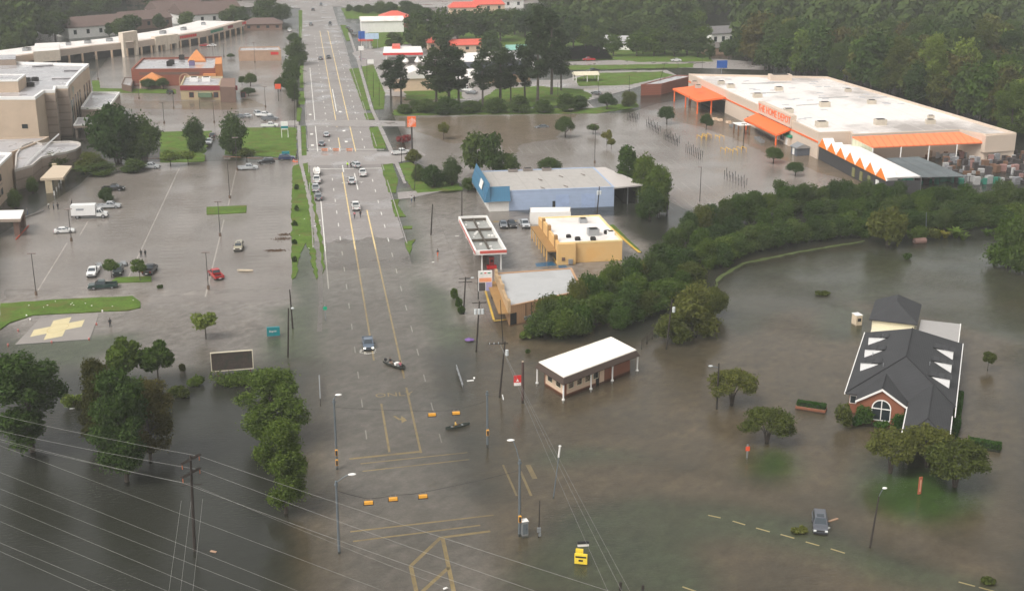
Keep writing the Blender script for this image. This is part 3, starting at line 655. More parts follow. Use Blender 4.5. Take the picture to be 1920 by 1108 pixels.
def tree(kind, bx, by, top, wpx, paint, label, group=None, v=None, z=0.0, rz=None):
    b = G(bx, by, z); p = PROTO[kind]; p = p[trnd.randrange(len(p)) if v is None else v % len(p)]
    H, Rr = p['dims']; h = max(.5, HT(b, top)); wd = wpx / ((by - YH) * _cp / HC) / 2
    o = dup(p, b, trnd.uniform(0, 6.28) if rz is None else rz, (wd / Rr, wd / Rr, h / H), label, group, paint); tag(o, cat='pine tree' if kind == 'pine' else 'tree')
    if 'dims' in o: del o['dims']
    return o
# --- foreground, left
tree('ragged', 62, 846, 668, 150, F_DARK, 'big dark bushy tree in the water at the left edge', v=0)
tree('ragged', 186, 838, 678, 84, F_BROWN, 'brown ragged tree, left one of the brown pair in the dark clump', v=1)
tree('ragged', 238, 902, 700, 122, F_DARK, 'tall dark green tree in the middle of the dark flooded clump', v=2)
tree('ragged', 282, 862, 716, 96, F_BROWN, 'rust brown tree, right one of the brown pair in the dark clump', v=0)
tree('round', 238, 728, 634, 72, F_MID, 'round green tree behind the dark clump, left of two alike')
tree('round', 298, 722, 640, 70, F_MID, 'round green tree behind the dark clump, right of two alike')
tree('ragged', 512, 832, 697, 122, F_LIGHT, 'tall light green tree with a bare trunk beside the flooded road', v=1)
tree('ragged', 536, 962, 790, 100, F_MID, 'green tree drooping into dark water in front of the light green one', v=2)
tree('young', 386, 634, 583, 50, F_LIGHT, 'slim young light green tree alone in the flooded lot behind the billboard')
# --- hospital side
tree('wild', 222, 306, 196, 100, F_DARK, 'broad dark oak beside the hospital wall'); tree('wild', 272, 302, 224, 72, F_DARK, 'dark oak on the lawn edge right of the broad hospital oak')
tree('wild', 366, 284, 226, 44, F_DARK, 'dark oak on the small lawn by the lot entrance lane'); tree('wild', 440, 290, 220, 56, F_DARK, 'dark oak at the left corner of the bright lawn')
tree('young', 320, 312, 281, 40, F_LIGHT, 'small light green tree on the rust kerb, left of two'); tree('young', 353, 309, 282, 34, F_LIGHT, 'small light green tree on the rust kerb, right of two')
tree('young', 463, 304, 277, 36, F_OLIVE, 'sparse olive young tree on the bright lawn by the parked cars')
tree('young', 209, 520, 486, 34, F_LIGHT, 'small light green tree among parked cars, left end of the grass island')
tree('young', 263, 527, 484, 34, F_LIGHT, 'small light green tree on the grass island beside the black car')
for bx, by, tp, wd, m, lb in ((102, 322, 290, 60, F_OLIVE, 'olive shrub tree behind the beige portico'), (62, 362, 335, 26, F_DARK, 'dark round shrub left of the beige portico column'),
    (170, 322, 286, 62, F_OLIVE, 'olive tree right of the curved hospital roof'), (180, 326, 306, 80, F_DARK, 'dark spreading shrub beside the canoe bed'), (250, 322, 300, 50, F_DARK, 'dark shrub at the lot corner left of the pickup'),
    (30, 392, 358, 30, F_DARK, 'dark shrub in front of the office wing windows'), (200, 378, 352, 30, F_DARK, 'dark shrub in the planted strip left of the black pickup')):
    tree('wild', bx, by, tp, wd, m, lb)
# --- restaurants, verge on the left of the road
for bx, by, tp, wd, lb in ((278, 168, 148, 30, 'dark tree in front of the brick restaurant awning'), (306, 168, 146, 24, 'dark tree left of the brick arch'), (470, 162, 138, 26, 'larger round tree right of the red diner'), (454, 160, 143, 15, 'small round tree touching the red diner'),
    (466, 180, 165, 28, 'low dark round tree in the flood right of the red diner'), (433, 110, 101, 16, 'small dark tree left of the tan shop'), (526, 172, 146, 22, 'dark tree behind the small red sign')):
    tree('dome', bx, by, tp, wd, F_DARK, lb)
for i, (bx, by, tp, wd) in enumerate(((556, 122, 78, 44), (546, 160, 112, 38), (549, 190, 148, 30), (504, 44, -6, 62), (528, 40, 8, 40), (552, 80, 62, 26))):
    tree('wild', bx, by, tp, wd, F_DARK, ('dark tree overhanging the left kerb by the tan shop', 'dark tree on the left verge, second towards the camera', 'dark tree on the left verge, nearest the hospital lawn', 'big dark tree behind the brown roofed shop', 'smaller dark tree beside the road behind the brown shop', 'dark tree on the left verge, farthest down the road')[i])
# --- pines and woods on the right of the road
PN = [(733, 186, 104, 40), (752, 190, 106, 44), (818, 206, 92, 60), (842, 204, 72, 66), (860, 196, 96, 52), (905, 206, 92, 46), (938, 198, 78, 62), (1008, 196, 16, 62), (1034, 178, 24, 60), (984, 190, 74, 44), (1052, 170, 60, 40), (958, 196, 100, 34)]
PL = ['leftmost pine beside the road verge', 'thick pine right of the leftmost pine', 'pine in front of the white gabled hall', 'tall pine right of the white gabled hall', 'pine with a slanting crown behind the lens of shrubs', 'slender pine in front of the dark roofed house', 'tall bare trunked pine by the curved lane', 'tallest pine on the lawn island', 'second tallest pine, right behind the tallest', 'pine left of the tallest pine', 'shorter pine at the right end of the row', 'thin pine between the bare trunked pine and the tallest']
for i, q in enumerate(PN): tree('pine', *q, F_PINE, PL[i], 'pines along the diner grounds', i)
def grove(kind, pts, paint, label, group, **k):
    for q in pts: tree(kind, *q, paint if not isinstance(paint, (list, tuple)) else paint[trnd.randrange(len(paint))], label, group, **k)
grove('wood', [(775, 92, 28, 44), (800, 84, 18, 54), (828, 96, 24, 48), (858, 74, 26, 56), (880, 60, 22, 44), (905, 78, 22, 60), (938, 78, 20, 62), (965, 66, 18, 50), (985, 70, 20, 50), (738, 94, 62, 38), (1000, 60, 14, 44), (920, 106, 56, 40), (790, 100, 52, 40), (1040, 80, 10, 60), (1075, 90, 30, 50)], [F_DARK, F_WOOD], 'dark tree in the belt of woods behind the diner', 'woods behind the diner')
grove('wild', [(672, 24, 10, 22), (690, 26, 8, 26), (715, 26, 4, 30), (732, 28, 4, 28), (760, 30, 2, 36), (780, 36, 8, 30), (655, 22, 10, 16), (702, 22, 12, 20)], F_DARK, 'tree in the row along the far grass by the road', 'far verge trees')
grove('wild', [(800, 212, 186, 50), (838, 214, 184, 56), (880, 212, 190, 50), (930, 212, 184, 50), (975, 212, 180, 48), (1060, 210, 176, 40), (1085, 206, 180, 36), (760, 214, 196, 34), (1020, 212, 188, 44), (780, 200, 188, 26)], F_DARK, 'dark shrub in the hedge belt along the store lot', 'hedge belt along the store lot')
tree('dome', 1138, 206, 175, 34, F_DARK, 'round dark tree at the right end of the hedge belt'); tree('wild', 1178, 200, 172, 34, F_OLIVE, 'olive tree between the hedge belt and the grey shed')
grove('wood', [(1098, 92, 50, 40), (1122, 99, 56, 44), (1150, 106, 66, 36), (1194, 106, 60, 44), (1210, 98, 48, 40), (1226, 106, 60, 42), (1246, 102, 52, 44), (1264, 107, 62, 40), (1288, 104, 54, 46), (1308, 108, 62, 40), (1322, 100, 50, 36), (1212, 84, 36, 44), (1252, 84, 34, 44), (1288, 82, 30, 46), (1142, 84, 40, 42), (1180, 80, 34, 44), (1366, 112, 74, 34), (1330, 112, 84, 22), (1400, 116, 70, 40), (1235, 72, 22, 44), (1275, 68, 18, 44), (1310, 72, 22, 40), (1160, 70, 24, 40), (1120, 76, 30, 40)], [F_DARK, F_WOOD, F_MID, F_WOOD], 'tree in the loose wood around the clearing houses', 'trees around the clearing houses')
grove('wood', [(104, 74, 22, 56), (60, 70, 24, 44), (226, 72, 36, 30), (246, 66, 28, 40), (205, 70, 44, 18), (300, 58, 26, 24), (352, 60, 22, 34), (440, 48, 10, 34), (455, 50, 14, 30), (420, 46, 20, 20), (20, 84, 34, 50), (150, 40, 0, 40), (200, 30, -8, 50), (290, 26, -8, 40), (345, 20, -10, 40), (24, 110, 66, 40)], [F_DARK, F_WOOD], 'tree among the brown roofed apartment blocks', 'trees around the apartments')
# --- store lot
for k, bx, by, tp, wd, m, lb in (('wood', 893, 330, 250, 52, F_DARK, 'tall open dark tree behind the blue shop, left of two'), ('wood', 924, 336, 252, 50, F_DARK, 'tall open dark tree behind the blue shop, right of two'), ('wild', 952, 334, 288, 48, F_DARK, 'dark bush against the back of the blue shop'),
    ('wild', 1032, 330, 296, 46, F_DARK, 'dark bush behind the middle of the blue shop roof'), ('wild', 878, 358, 334, 26, F_DARK, 'dark round bush at the front corner of the blue shop'), ('dome', 1060, 258, 218, 36, F_DARK, 'dark lot tree standing in water near the dumped car'),
    ('young', 1112, 252, 232, 26, F_DARK, 'small dark lot tree left of the yellow green one'), ('young', 1138, 272, 244, 24, F_YELL, 'yellow green lot tree standing in water'), ('young', 1146, 280, 258, 16, F_YELL, 'little yellowing tree under the yellow green one'),
    ('dome', 1250, 233, 199, 32, F_DARK, 'lot tree in front of the orange end canopy'), ('dome', 1324, 244, 214, 24, F_DARK, 'small lot tree between the orange canopies'), ('dome', 1450, 306, 276, 34, F_DARK, 'lot tree in front of the garden shed displays'),
    ('dome', 1491, 330, 304, 34, F_DARK, 'lot tree nearest the garden centre fence'), ('young', 832, 262, 228, 24, F_YELL, 'yellow shrub tree behind the orange sign'), ('wild', 785, 340, 308, 26, F_DARK, 'dark shrub by the sidewalk fork'),
    ('wild', 812, 352, 310, 44, F_DARK, 'dark shrub tree on the verge left of the blue shop'), ('wild', 848, 348, 300, 40, F_WOOD, 'grey green shrub on the verge in front of the blue shop'), ('wild', 775, 305, 280, 30, F_OLIVE, 'olive shrub beside the white pickup'),
    ('column', 1176, 360, 270, 46, F_MID, 'tall green tree at the right end of the blue shop'), ('wild', 1205, 378, 292, 56, F_MID, 'green tree right of the tall one by the blue shop'), ('wild', 1235, 402, 310, 54, F_MID, 'green tree over the flooded ditch by the blue shop'),
    ('wild', 1218, 412, 350, 50, F_DARK, 'dark tree overhanging the flooded ditch'), ('wild', 1190, 350, 300, 40, F_DARK, 'dark tree behind the tall one by the blue shop')):
    tree(k, bx, by, tp, wd, m, lb)
# --- creek wood: a band of single trees between two edges seen in the photograph
up = [(1015, 612), (1065, 600), (1130, 572), (1195, 542), (1242, 502), (1272, 464), (1312, 430), (1400, 406), (1500, 388), (1600, 384), (1700, 392), (1800, 394), (1925, 390)]
lo = [(1012, 628), (1080, 628), (1150, 618), (1225, 592), (1290, 545), (1340, 502), (1400, 476), (1500, 458), (1600, 446), (1700, 436), (1800, 428), (1925, 424)]
def along(c, t):
    x = c[0][0] + (c[-1][0] - c[0][0]) * t
    for a, b in zip(c, c[1:]):
        if a[0] <= x <= b[0]: return x, a[1] + (b[1] - a[1]) * (x - a[0]) / (b[0] - a[0])
    return c[-1]
for i in range(62):
    t = (i + .5) / 62
    for row, (f, hh) in enumerate(((.08, 50), (.5, 46), (.93, 40))):
        if (row == 1 and i % 2) or trnd.random() < .10: continue
        x, y0 = along(up, t); _, y1 = along(lo, t); x += trnd.uniform(-9, 9); y = y0 + (y1 - y0) * f + trnd.uniform(-5, 4)
        s = (y - YH) / 750
        tree('wild', x, y, y - hh * s * trnd.uniform(.75, 1.3), 52 * s * trnd.uniform(.75, 1.3), [F_DARK, F_MID, F_MID, F_WOOD, F_OLIVE][trnd.randrange(5)] if x < 1350 else [F_DARK, F_WOOD, F_WOOD, F_MID][trnd.randrange(4)], 'dense green tree in the thicket along the creek', 'creek thicket')
tree('willow', 1664, 460, 386, 82, F_OLIVE, 'weeping willow overhanging the water below the thicket')
for q in ((1890, 498, 412, 88), (1925, 510, 400, 90)): tree('wild', *q, F_MID if q[0] < 1900 else F_DARK, 'big tree over the water at the right edge' if q[0] < 1900 else 'dark tree cut by the right edge over the water')
tree('wild', 1262, 640, 588, 66, F_OLIVE, 'olive tree in the water beside the pole and picket fence'); tree('wild', 1302, 628, 540, 92, F_OLIVE, 'wide olive tree in the water below the creek bank'); tree('wild', 1338, 592, 538, 50, F_OLIVE, 'small olive tree at the edge of the creek bank')
# --- crape myrtles round the chapel
for bx, by, tp, wd, lb in ((1372, 756, 691, 84, 'crape myrtle behind the black street light'), (1438, 828, 764, 94, 'crape myrtle beside the small grass island'), (1669, 886, 800, 84, 'crape myrtle at the left of three before the chapel'), (1738, 872, 796, 92, 'crape myrtle in the middle of three before the chapel'), (1790, 912, 824, 110, 'crape myrtle at the right of three before the chapel')):
    tree('vase', bx, by, tp, wd, F_OLIVE, lb, 'crape myrtles in the flood')
tree('round', 1852, 692, 658, 25, F_OLIVE, 'small round clipped tree alone in the water right of the chapel')
# --- bushes
def bush(px, py, w_, h_, m, label, group=None, cat='bush'):
    b = G(px, py); s = (py - YH) * _cp / HC; rx = w_ / s / 2; hz = h_ / s; r = random.Random(int(px * 7 + py))
    bl = [(r.uniform(-.6, .6) * rx, r.uniform(-.5, .5) * rx * .7, hz * r.uniform(.35, .65), rx * r.uniform(.3, .5), rx * r.uniform(.3, .45), hz * r.uniform(.3, .45)) for _ in range(9)]
    return tag(link('bush', leafmesh('bush', bl, 1500, .26, int(px), m=m), None, b), label, cat, group)
for a in ((1580, 800, 36, 46, F_OLIVE, 'tall olive bush at the chapel front corner'), (1606, 798, 26, 18, F_HEDGE, 'low bush under the small chapel window'), (1620, 796, 36, 36, F_HEDGE, 'green bush left of the arched chapel window'), (1684, 806, 36, 34, F_HEDGE, 'green bush right of the arched chapel window'),
          (1655, 800, 34, 10, F_HEDGE, 'low bush under the arched chapel window'), (430, 722, 84, 26, F_MID, 'vine bush growing under the billboard'), (455, 712, 40, 18, F_LIGHT, 'light green vine tuft at the billboard foot'), (368, 722, 34, 16, F_MID, 'straggling green vine in the water left of the billboard'), (342, 696, 12, 14, F_BROWN, 'tiny drowned brown bush left of the billboard'),
          (852, 560, 14, 18, F_MID, 'first bush of the drowned hedge by the utility pole'), (860, 575, 13, 18, F_MID, 'middle bush of the drowned hedge by the utility pole'), (866, 588, 12, 14, F_MID, 'last bush of the drowned hedge by the utility pole'), (985, 634, 26, 12, F_LIGHT, 'weedy tuft at the corner of the tan shop'), (1542, 552, 28, 5, F_OLIVE, 'floating weed patch in the open water'),
          (1720, 452, 44, 26, F_MID, 'leafy bush right of the willow'), (1748, 448, 30, 20, F_OLIVE, 'olive bush at the water edge by the thin pole'), (1498, 996, 30, 7, F_OLIVE, 'floating weeds beside the drowned car'), (1850, 1092, 30, 9, F_OLIVE, 'floating branch at the lower right'), (990, 662, 8, 7, F_DARK, 'small drowned bush by the leaning pole'),
          (556, 356, 9, 10, F_DARK, 'small verge bush nearest the lot entrance'), (555, 396, 10, 12, F_DARK, 'second small verge bush from the lot entrance'), (553, 424, 9, 10, F_DARK, 'third small verge bush from the lot entrance'), (552, 458, 9, 9, F_DARK, 'fourth small verge bush from the lot entrance'), (552, 492, 10, 11, F_DARK, 'last small verge bush, at the water line'), (1700, 486, 20, 10, F_DARK, 'dark drift of brush left of the floating tank'), (140, 765, 40, 26, F_LIGHT, 'yellowish vine between the two dark clumps'), (335, 745, 50, 22, F_OLIVE, 'sunken shrub right of the rust brown tree'), (1462, 360, 30, 24, F_DARK, 'dark bush at the store lot corner by the thicket'), (300, 540, 10, 5, F_DARK, 'weeds at the grass island')): bush(*a)
def hedge(pts, wd, h, label, base=None):
    bl = []; a, b = Vector(pts[0]), Vector(pts[1]); n = max(2, int((b - a).length / .5)); d = (b - a).normalized(); nn = Vector((-d.y, d.x, 0)); c = (a + b) / 2
    r = np.random.default_rng(int(a.x * 10)); v = []
    L_ = (b - a).length; N = int(L_ * 330)
    for _ in range(N):
        s, t, z = r.random() * L_ - L_ / 2, (r.random() - .5) * wd, r.random() * h
        k = r.random()
        if k < .5: z = h
        elif k < .85: t = math.copysign(wd / 2, t)
        else: s = math.copysign(L_ / 2, s)
        p = d * s + nn * t + Vector((0, 0, z)) + Vector(r.normal(size=3)) * .04
        t1 = Vector(r.normal(size=3)).normalized(); t2 = t1.cross(Vector(r.normal(size=3))).normalized()
        v.append([p - t1 * .13, p + t2 * .07, p + t1 * .13, p - t2 * .07])
    core = MB(); rz = math.atan2(d.y, d.x)
    root = thing('hedge', label, 'hedge', (c.x, c.y, 0), 0)
    link('foliage', quads('hedge_foliage', np.array([[tuple(q) for q in p] for p in v]), F_HEDGE), root)
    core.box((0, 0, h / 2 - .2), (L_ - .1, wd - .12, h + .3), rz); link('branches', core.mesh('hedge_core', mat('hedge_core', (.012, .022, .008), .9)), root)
    if base:
        m = MB(); m.box((0, 0, .1), (L_ + .35, wd + .4, .5), rz); link('brick_planter', m.mesh('brick_planter', base), root)
M_BRICK = banded('brick', (.235, .080, .042), (.25, .13, .085), 2, .085, .12)
hedge((G(1495, 762), G(1547, 770)), 1.1, 1.0, 'clipped hedge in a brick planter left of the chapel', M_BRICK)
hedge((G(1816, 832), G(1876, 842)), 1.1, .9, 'clipped hedge in the water right of the chapel')
hedge((G(1790, 812), G(1800, 745)), .9, 1.1, 'long narrow hedge along the right wall of the chapel')
hedge((G(1784, 820), G(1792, 800)), 1.3, 1.3, 'short thick hedge at the front right chapel corner')
# broad leaved water plants by the far bank
def blades(px, py, n, h, label, m):
    b = G(px, py); mb = MB(); r = random.Random(px)
    for i in range(n):
        a = r.uniform(0, 6.28); d = Vector((math.cos(a), math.sin(a), 0)); s = Vector((-d.y, d.x, 0)); l = h * r.uniform(.7, 1.1); o = d * r.uniform(0, .5); wv = .2 * h * .6
        p = [o, o + d * l * .3 + Vector((0, 0, l * .7)), o + d * l * .8 + Vector((0, 0, l * .75))]
        mb.quad(p[0] - s * .05, p[0] + s * .05, p[1] + s * wv, p[1] - s * wv); mb.quad(p[1] - s * wv, p[1] + s * wv, p[2] + s * .04, p[2] - s * .04)
    tag(link('water_plant', mb.mesh('water_plant', m), None, b), label, 'plant')
for a in ((1792, 446, 46, 2.6, 'big broad leaved plant at the water edge', F_LIGHT), (1772, 446, 26, 1.8, 'yellowing broad leaved plant left of the big one', F_YELL), (1758, 444, 20, 1.6, 'small yellow green plant by the willow side', F_YELL), (1806, 450, 24, 2.0, 'broad leaved plant right of the big one', F_LIGHT), (1850, 442, 30, 1.7, 'low leafy plant under the far thicket', F_MID), (1706, 446, 30, 2.2, 'leafy plant beside the willow', F_MID)): blades(*a)
# --- the far woods: the nearest as single trees, the rest as one mass
wr = random.Random(21)
def in_px(poly, x, y): return bool(inside(np.array(poly, float), np.array([x], float), np.array([y], float))[0])
WOODS = [[(990, -12), (1075, 58), (1120, 78), (1215, 82), (1310, 70), (1325, 30), (1385, 36), (1390, 118), (1425, 138), (1565, 156), (1905, 264), (2010, 300), (2010, -40), (1400, -60)], [(-40, 110), (-40, -30), (250, -14), (245, 6), (120, 28), (62, 62), (60, 104)], [(255, -12), (520, -14), (520, 0), (400, 4), (260, 4)]]
CLEAR = [tuple(G(*c)[:2]) for c in ((1640, 84), (1745, 66), (1480, 104), (1598, 112), (1535, 62), (1690, 118), (1440, 72), (1830, 120))]
cand = []
for wi, P in enumerate(WOODS):
    for gx in range(-330, 420):
        for gy in range(40, 125):
            x, y = gx * 8.5 + wr.uniform(-3, 3), gy * 8.5 + wr.uniform(-3, 3)
            if abs(x) > 450: continue
            px, py = PX((x, y, 0))
            if any(abs(x - a) < 9 and -16 < y - b < 8 for a, b in CLEAR): continue
            if in_px(P, px, py): cand.append((-py, x, y, wi))
cand.sort()
NEAR = cand[:215]
for _, x, y, wi in NEAR:
    p = PROTO['wood' if wr.random() < .75 else 'ragged'][wr.randrange(3)]; s = wr.uniform(.6, 1.3)
    o = dup(p, (x, y, 0), wr.uniform(0, 6.28), (s, s, s * wr.uniform(.85, 1.15)), ('tree of the dense dark wood behind the white roofed store' if wi == 0 else 'tree of the dark wood at the upper left corner'), ('wood behind the store' if wi == 0 else 'wood at the upper left'), [F_WOOD, F_WOOD, F_DARK, F_DARK, F_MID, F_OLIVE, F_BROWN, F_LIGHT][wr.randrange(8)]); tag(o, cat='tree'); del o['dims']
base = []
for i in range(5):
    r = np.random.default_rng(i); n = 520
    bl = np.array([(3.6 * math.cos(a) * q, 3.6 * math.sin(a) * q, 9 + z, s, s, s) for a, q, z, s in zip(r.random(12) * 6.28, r.random(12) ** .5, r.normal(size=12) * 2.8, 1.6 + r.random(12) * 1.2)])
    k = r.integers(0, 12, n); d = r.normal(size=(n, 3)); d /= np.linalg.norm(d, axis=1)[:, None]; c = bl[k, :3] + d * bl[k, 3:] * (.65 + .45 * r.random(n))[:, None]
    nv = d + r.normal(size=(n, 3)) * .5; nv[:, 2] += .3; t = np.cross(nv, r.normal(size=(n, 3))); t /= np.linalg.norm(t, axis=1)[:, None]; nv /= np.linalg.norm(nv, axis=1)[:, None]; bt = np.cross(nv, t); s = (.9 + r.random(n) * 1.0)[:, None]
    base.append(np.stack([c - t * s, c + bt * s * .6, c + t * s, c - bt * s * .6], 1))
far = []
for _, x, y, wi in cand[215:]:
    s = wr.uniform(.6, 1.4); far.append(base[wr.randrange(5)] * np.array([s, s, s * wr.uniform(.85, 1.15)]) + np.array([x, y, 0]))
if far: tag(link('woods', quads('woods', np.concatenate(far), F_WOOD)), 'far wood reading as one dark green mass behind the store', 'woods', kind='stuff')
for ps in PROTO.values():
    for p in ps: drop(p)
# ================================================================ BUILDINGS
M_BEIGE = mat('beige_stucco', (.50, .385, .285), .8, .12, .15, stain=((.40, .30, .22), .35, .12))
M_STORE = mat('store_stucco', (.60, .485, .39), .8, .08, .1)
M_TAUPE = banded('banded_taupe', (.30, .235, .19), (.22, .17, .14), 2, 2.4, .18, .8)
M_GREYROOF = mat('grey_membrane_roof', (.40, .385, .39), .35, .15, .1, fine=1.0, wet=.45, stain=((.30, .29, .30), .6, .08))
M_WHITEROOF = mat('white_membrane_roof', (.78, .73, .69), .5, .06, .15, fine=1.0, stain=((.60, .54, .49), .7, .12))
M_STOREROOF = banded('patched_white_roof', (.78, .72, .68), (.64, .59, .55), 0, 7.5, .03, .5, .07, scale=.06, fine=.5, stain=((.33, .29, .265), .95, .017))
M_COPE = mat('white_coping', (.80, .78, .75), .5, .05)
M_GLASS = mat('dark_glass', (.02, .028, .032), .12, .2, 1.0, spec=.6)
M_TEAL = mat('teal_panel', (.015, .20, .22), .35, .1)
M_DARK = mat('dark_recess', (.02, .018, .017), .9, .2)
M_ORANGE = mat('orange_paint', (.86, .155, .035), .55, .08, .3)
M_PALEORANGE = banded('orange_metal_roof', (.90, .24, .10), (.80, .16, .06), 0, 2.1, .16, .4)
M_TILE = banded('orange_tile_roof', (.60, .235, .075), (.42, .15, .05), 2, .3, .3, .7)
M_WHITEP = mat('white_paint', (.80, .77, .73), .5, .06)
M_CREAM = mat('cream_siding', (.70, .635, .47), .7, .06)
M_STEEL = mat('galvanised_steel', (.36, .37, .38), .4, .15, metal=.6)
M_UNIT = mat('rooftop_unit', (.50, .44, .36), .6, .2, .8)
M_CHAR = banded('charcoal_shingle', (.042, .042, .045), (.030, .030, .032), 2, .14, .3, .85, .22)
M_BROWNROOF = banded('brown_shingle', (.145, .098, .085), (.11, .075, .066), 2, .25, .3, .9, .2)
M_REDROOF = mat('red_metal_roof', (.62, .11, .075), .45, .15, .3)
M_REDBRICK = banded('red_brick_wall', (.24, .075, .045), (.19, .06, .04), 2, .8, .2, .8)
M_MAROON = mat('maroon_band', (.23, .015, .03), .5, .1)
M_YELLOWW = mat('yellow_stucco', (.68, .43, .18), .75, .07, .3, stain=((.66, .34, .09), .4, .3))
M_BLUEW = banded('blue_metal_siding', (.35, .42, .56), (.29, .35, .48), 2, .9, .06, .6, .1)
M_BLUEROOF = banded('blue_mansard', (.055, .165, .27), (.045, .13, .21), 0, .45, .2, .5)
M_BRONZE = banded('brown_mansard', (.062, .040, .030), (.048, .030, .022), 2, .3, .15, .7)
M_TANW = banded('tan_siding', (.46, .27, .15), (.36, .20, .11), 0, .6, .1, .7, wall=True)
M_CREAMW = mat('peach_panel', (.68, .50, .36), .7, .06)
M_DUSTROOF = banded('dusty_roof', (.40, .372, .345), (.33, .305, .28), 0, 6, .03, .6, .16)
M_RED = mat('red_paint', (.60, .03, .03), .45, .1)
M_MESH = mat('dark_mesh', (.045, .043, .045), .9, .3, 2.0)
M_SHADE = mat('grey_shade_cloth', (.105, .12, .125), .8, .25, .12)
M_GREEN = mat('green_metal', (.03, .22, .13), .5, .1)
def C2(poly): return (sum(p[0] for p in poly) / len(poly), sum(p[1] for p in poly) / len(poly), 0)
def flat_building(name, label, poly, h, wallm, roofm, par=.5, z0=-.9, cope=None, t=.35, cat='building', group=None, root=None):
    poly = ccw(poly); root = root or thing(name, label, cat, C2(poly), 0, group)
    mb = MB(); mb.prism(poly, z0, h - .02, cap=False); part('wall', mb, wallm, root)
    mb = MB(); mb.flat(inset(poly, t * .5), h - .05); part('roof', mb, roofm, root)
    if par:
        mb = MB(); mb.ring(inset(poly, -.05), inset(poly, t), h - .1, h + par, 0); part('parapet', mb, [cope or wallm], root)
    return root
def wallpt(A, B, u, z, out=0.0):
    A, B = Vector(A[:2]), Vector(B[:2]); d = (B - A).normalized(); n = Vector((d.y, -d.x)); p = A + d * u + n * out
    return Vector((p.x, p.y, z))
def slab(mb, A, B, u0, u1, z0, z1, o0, o1, mi=0):
    p = [wallpt(A, B, u, 0, o) for u, o in ((u0, o0), (u1, o0), (u1, o1), (u0, o1))]
    return mb.prism([tuple(q[:2]) for q in p], z0, z1, mi) if True else mb
def win(root, A, B, u, z, w, h, frame=None, glass=None, name='window', bars=0, label=None):
    mb = MB(); f = .09
    for a in ((u, u + w, z, z + f), (u, u + w, z + h - f, z + h), (u, u + f, z + f, z + h - f), (u + w - f, u + w, z + f, z + h - f)): slab(mb, A, B, *a, -.05, .09)
    for i in range(bars): slab(mb, A, B, u + w * (i + 1) / (bars + 1) - .04, u + w * (i + 1) / (bars + 1) + .04, z + f, z + h - f, -.05, .085)
    o = part(name, mb, frame or M_WHITEP, root, label=label)
    g = MB(); slab(g, A, B, u + f * .5, u + w - f * .5, z + f * .5, z + h - f * .5, -.04, .05); part('pane', g, glass or M_GLASS, o)
    return o
def panel(root, name, A, B, u0, u1, z0, z1, m, o0=-.05, o1=.06, label=None):
    mb = MB(); slab(mb, A, B, u0, u1, z0, z1, o0, o1); return part(name, mb, m, root, label=label)
def hip(mb, P, z0, z1, ins0, ins1=None, fascia=.2):
    """hip roof on corners P (u0v0,u1v0,u1v1,u0v1); the ridge runs along v and stops ins0 / ins1 short of its ends (0 makes a gable)"""
    ins1 = ins0 if ins1 is None else ins1; P = [Vector((p[0], p[1], z0)) for p in P]
    a, b = (P[0] + P[1]) / 2, (P[3] + P[2]) / 2; d = (b - a).normalized(); r0, r1 = a + d * ins0, b - d * ins1; r0.z = r1.z = z1
    mb.add([*P, r0, r1], [(0, 1, 4), (1, 2, 5, 4), (2, 3, 5), (3, 0, 4, 5)])
    lo = [p - Vector((0, 0, fascia)) for p in P]
    for i in range(4): mb.quad(lo[i], lo[(i + 1) % 4], P[(i + 1) % 4], P[i])
    mb.quad(*reversed(lo)); return mb
def unit(root, x, y, z, sx, sy, sz, m=None, rz=0.0):
    mb = MB(); mb.box((x, y, z + sz / 2), (sx, sy, sz), rz); mb.box((x, y, z + sz + .06), (sx * .7, sy * .7, .12), rz, 1); part('rooftop_unit', mb, [m or M_UNIT, M_DARK], root)
def Q(px, z=0.0): return [tuple(G(*q, z)[:2]) for q in px]

# ---- 1 big box store
SH = 7.2
A, B_, C_, D_ = Q([(1535, 252.6), (1291.4, 141.7), (1551, 147), (1905, 253)], SH)
store = flat_building('big_box_store', 'huge white roofed store with beige walls and orange trim', [A, B_, C_, D_, *Q([(1849, 256), (1799, 247), (1598, 256), (1594, 250.5)], SH)], SH, M_STORE, M_STOREROOF, .6, t=.6)
fl = (Vector(A) - Vector(B_)).length
def ufront(px, z):                     # distance along the store front whose point at height z shows at column px
    lo, hi = 0.0, fl
    for _ in range(40):
        m = (lo + hi) / 2; p = wallpt(B_, A, m, z)
        if PX(p)[0] < px: lo = m
        else: hi = m
    return lo
panel(store, 'trim_band', B_, A, 0, fl, 4.7, 5.2, M_ORANGE, -.1, .12)
ue0, ue1 = ufront(1424, SH), ufront(1486, SH)
ent = MB(); slab(ent, B_, A, ue0, ue1, 5.6, 9.3, -1.2, .5); part('entrance_parapet', ent, M_STORE, store)
text('THE HOME DEPOT', (ue1 - ue0) / 8.6, M_ORANGE, store, wallpt(B_, A, (ue0 + ue1) / 2, 7.5, .56), Vector(A).to_3d() - Vector(B_).to_3d(), (0, 0, 1), 'sign_lettering', .06)
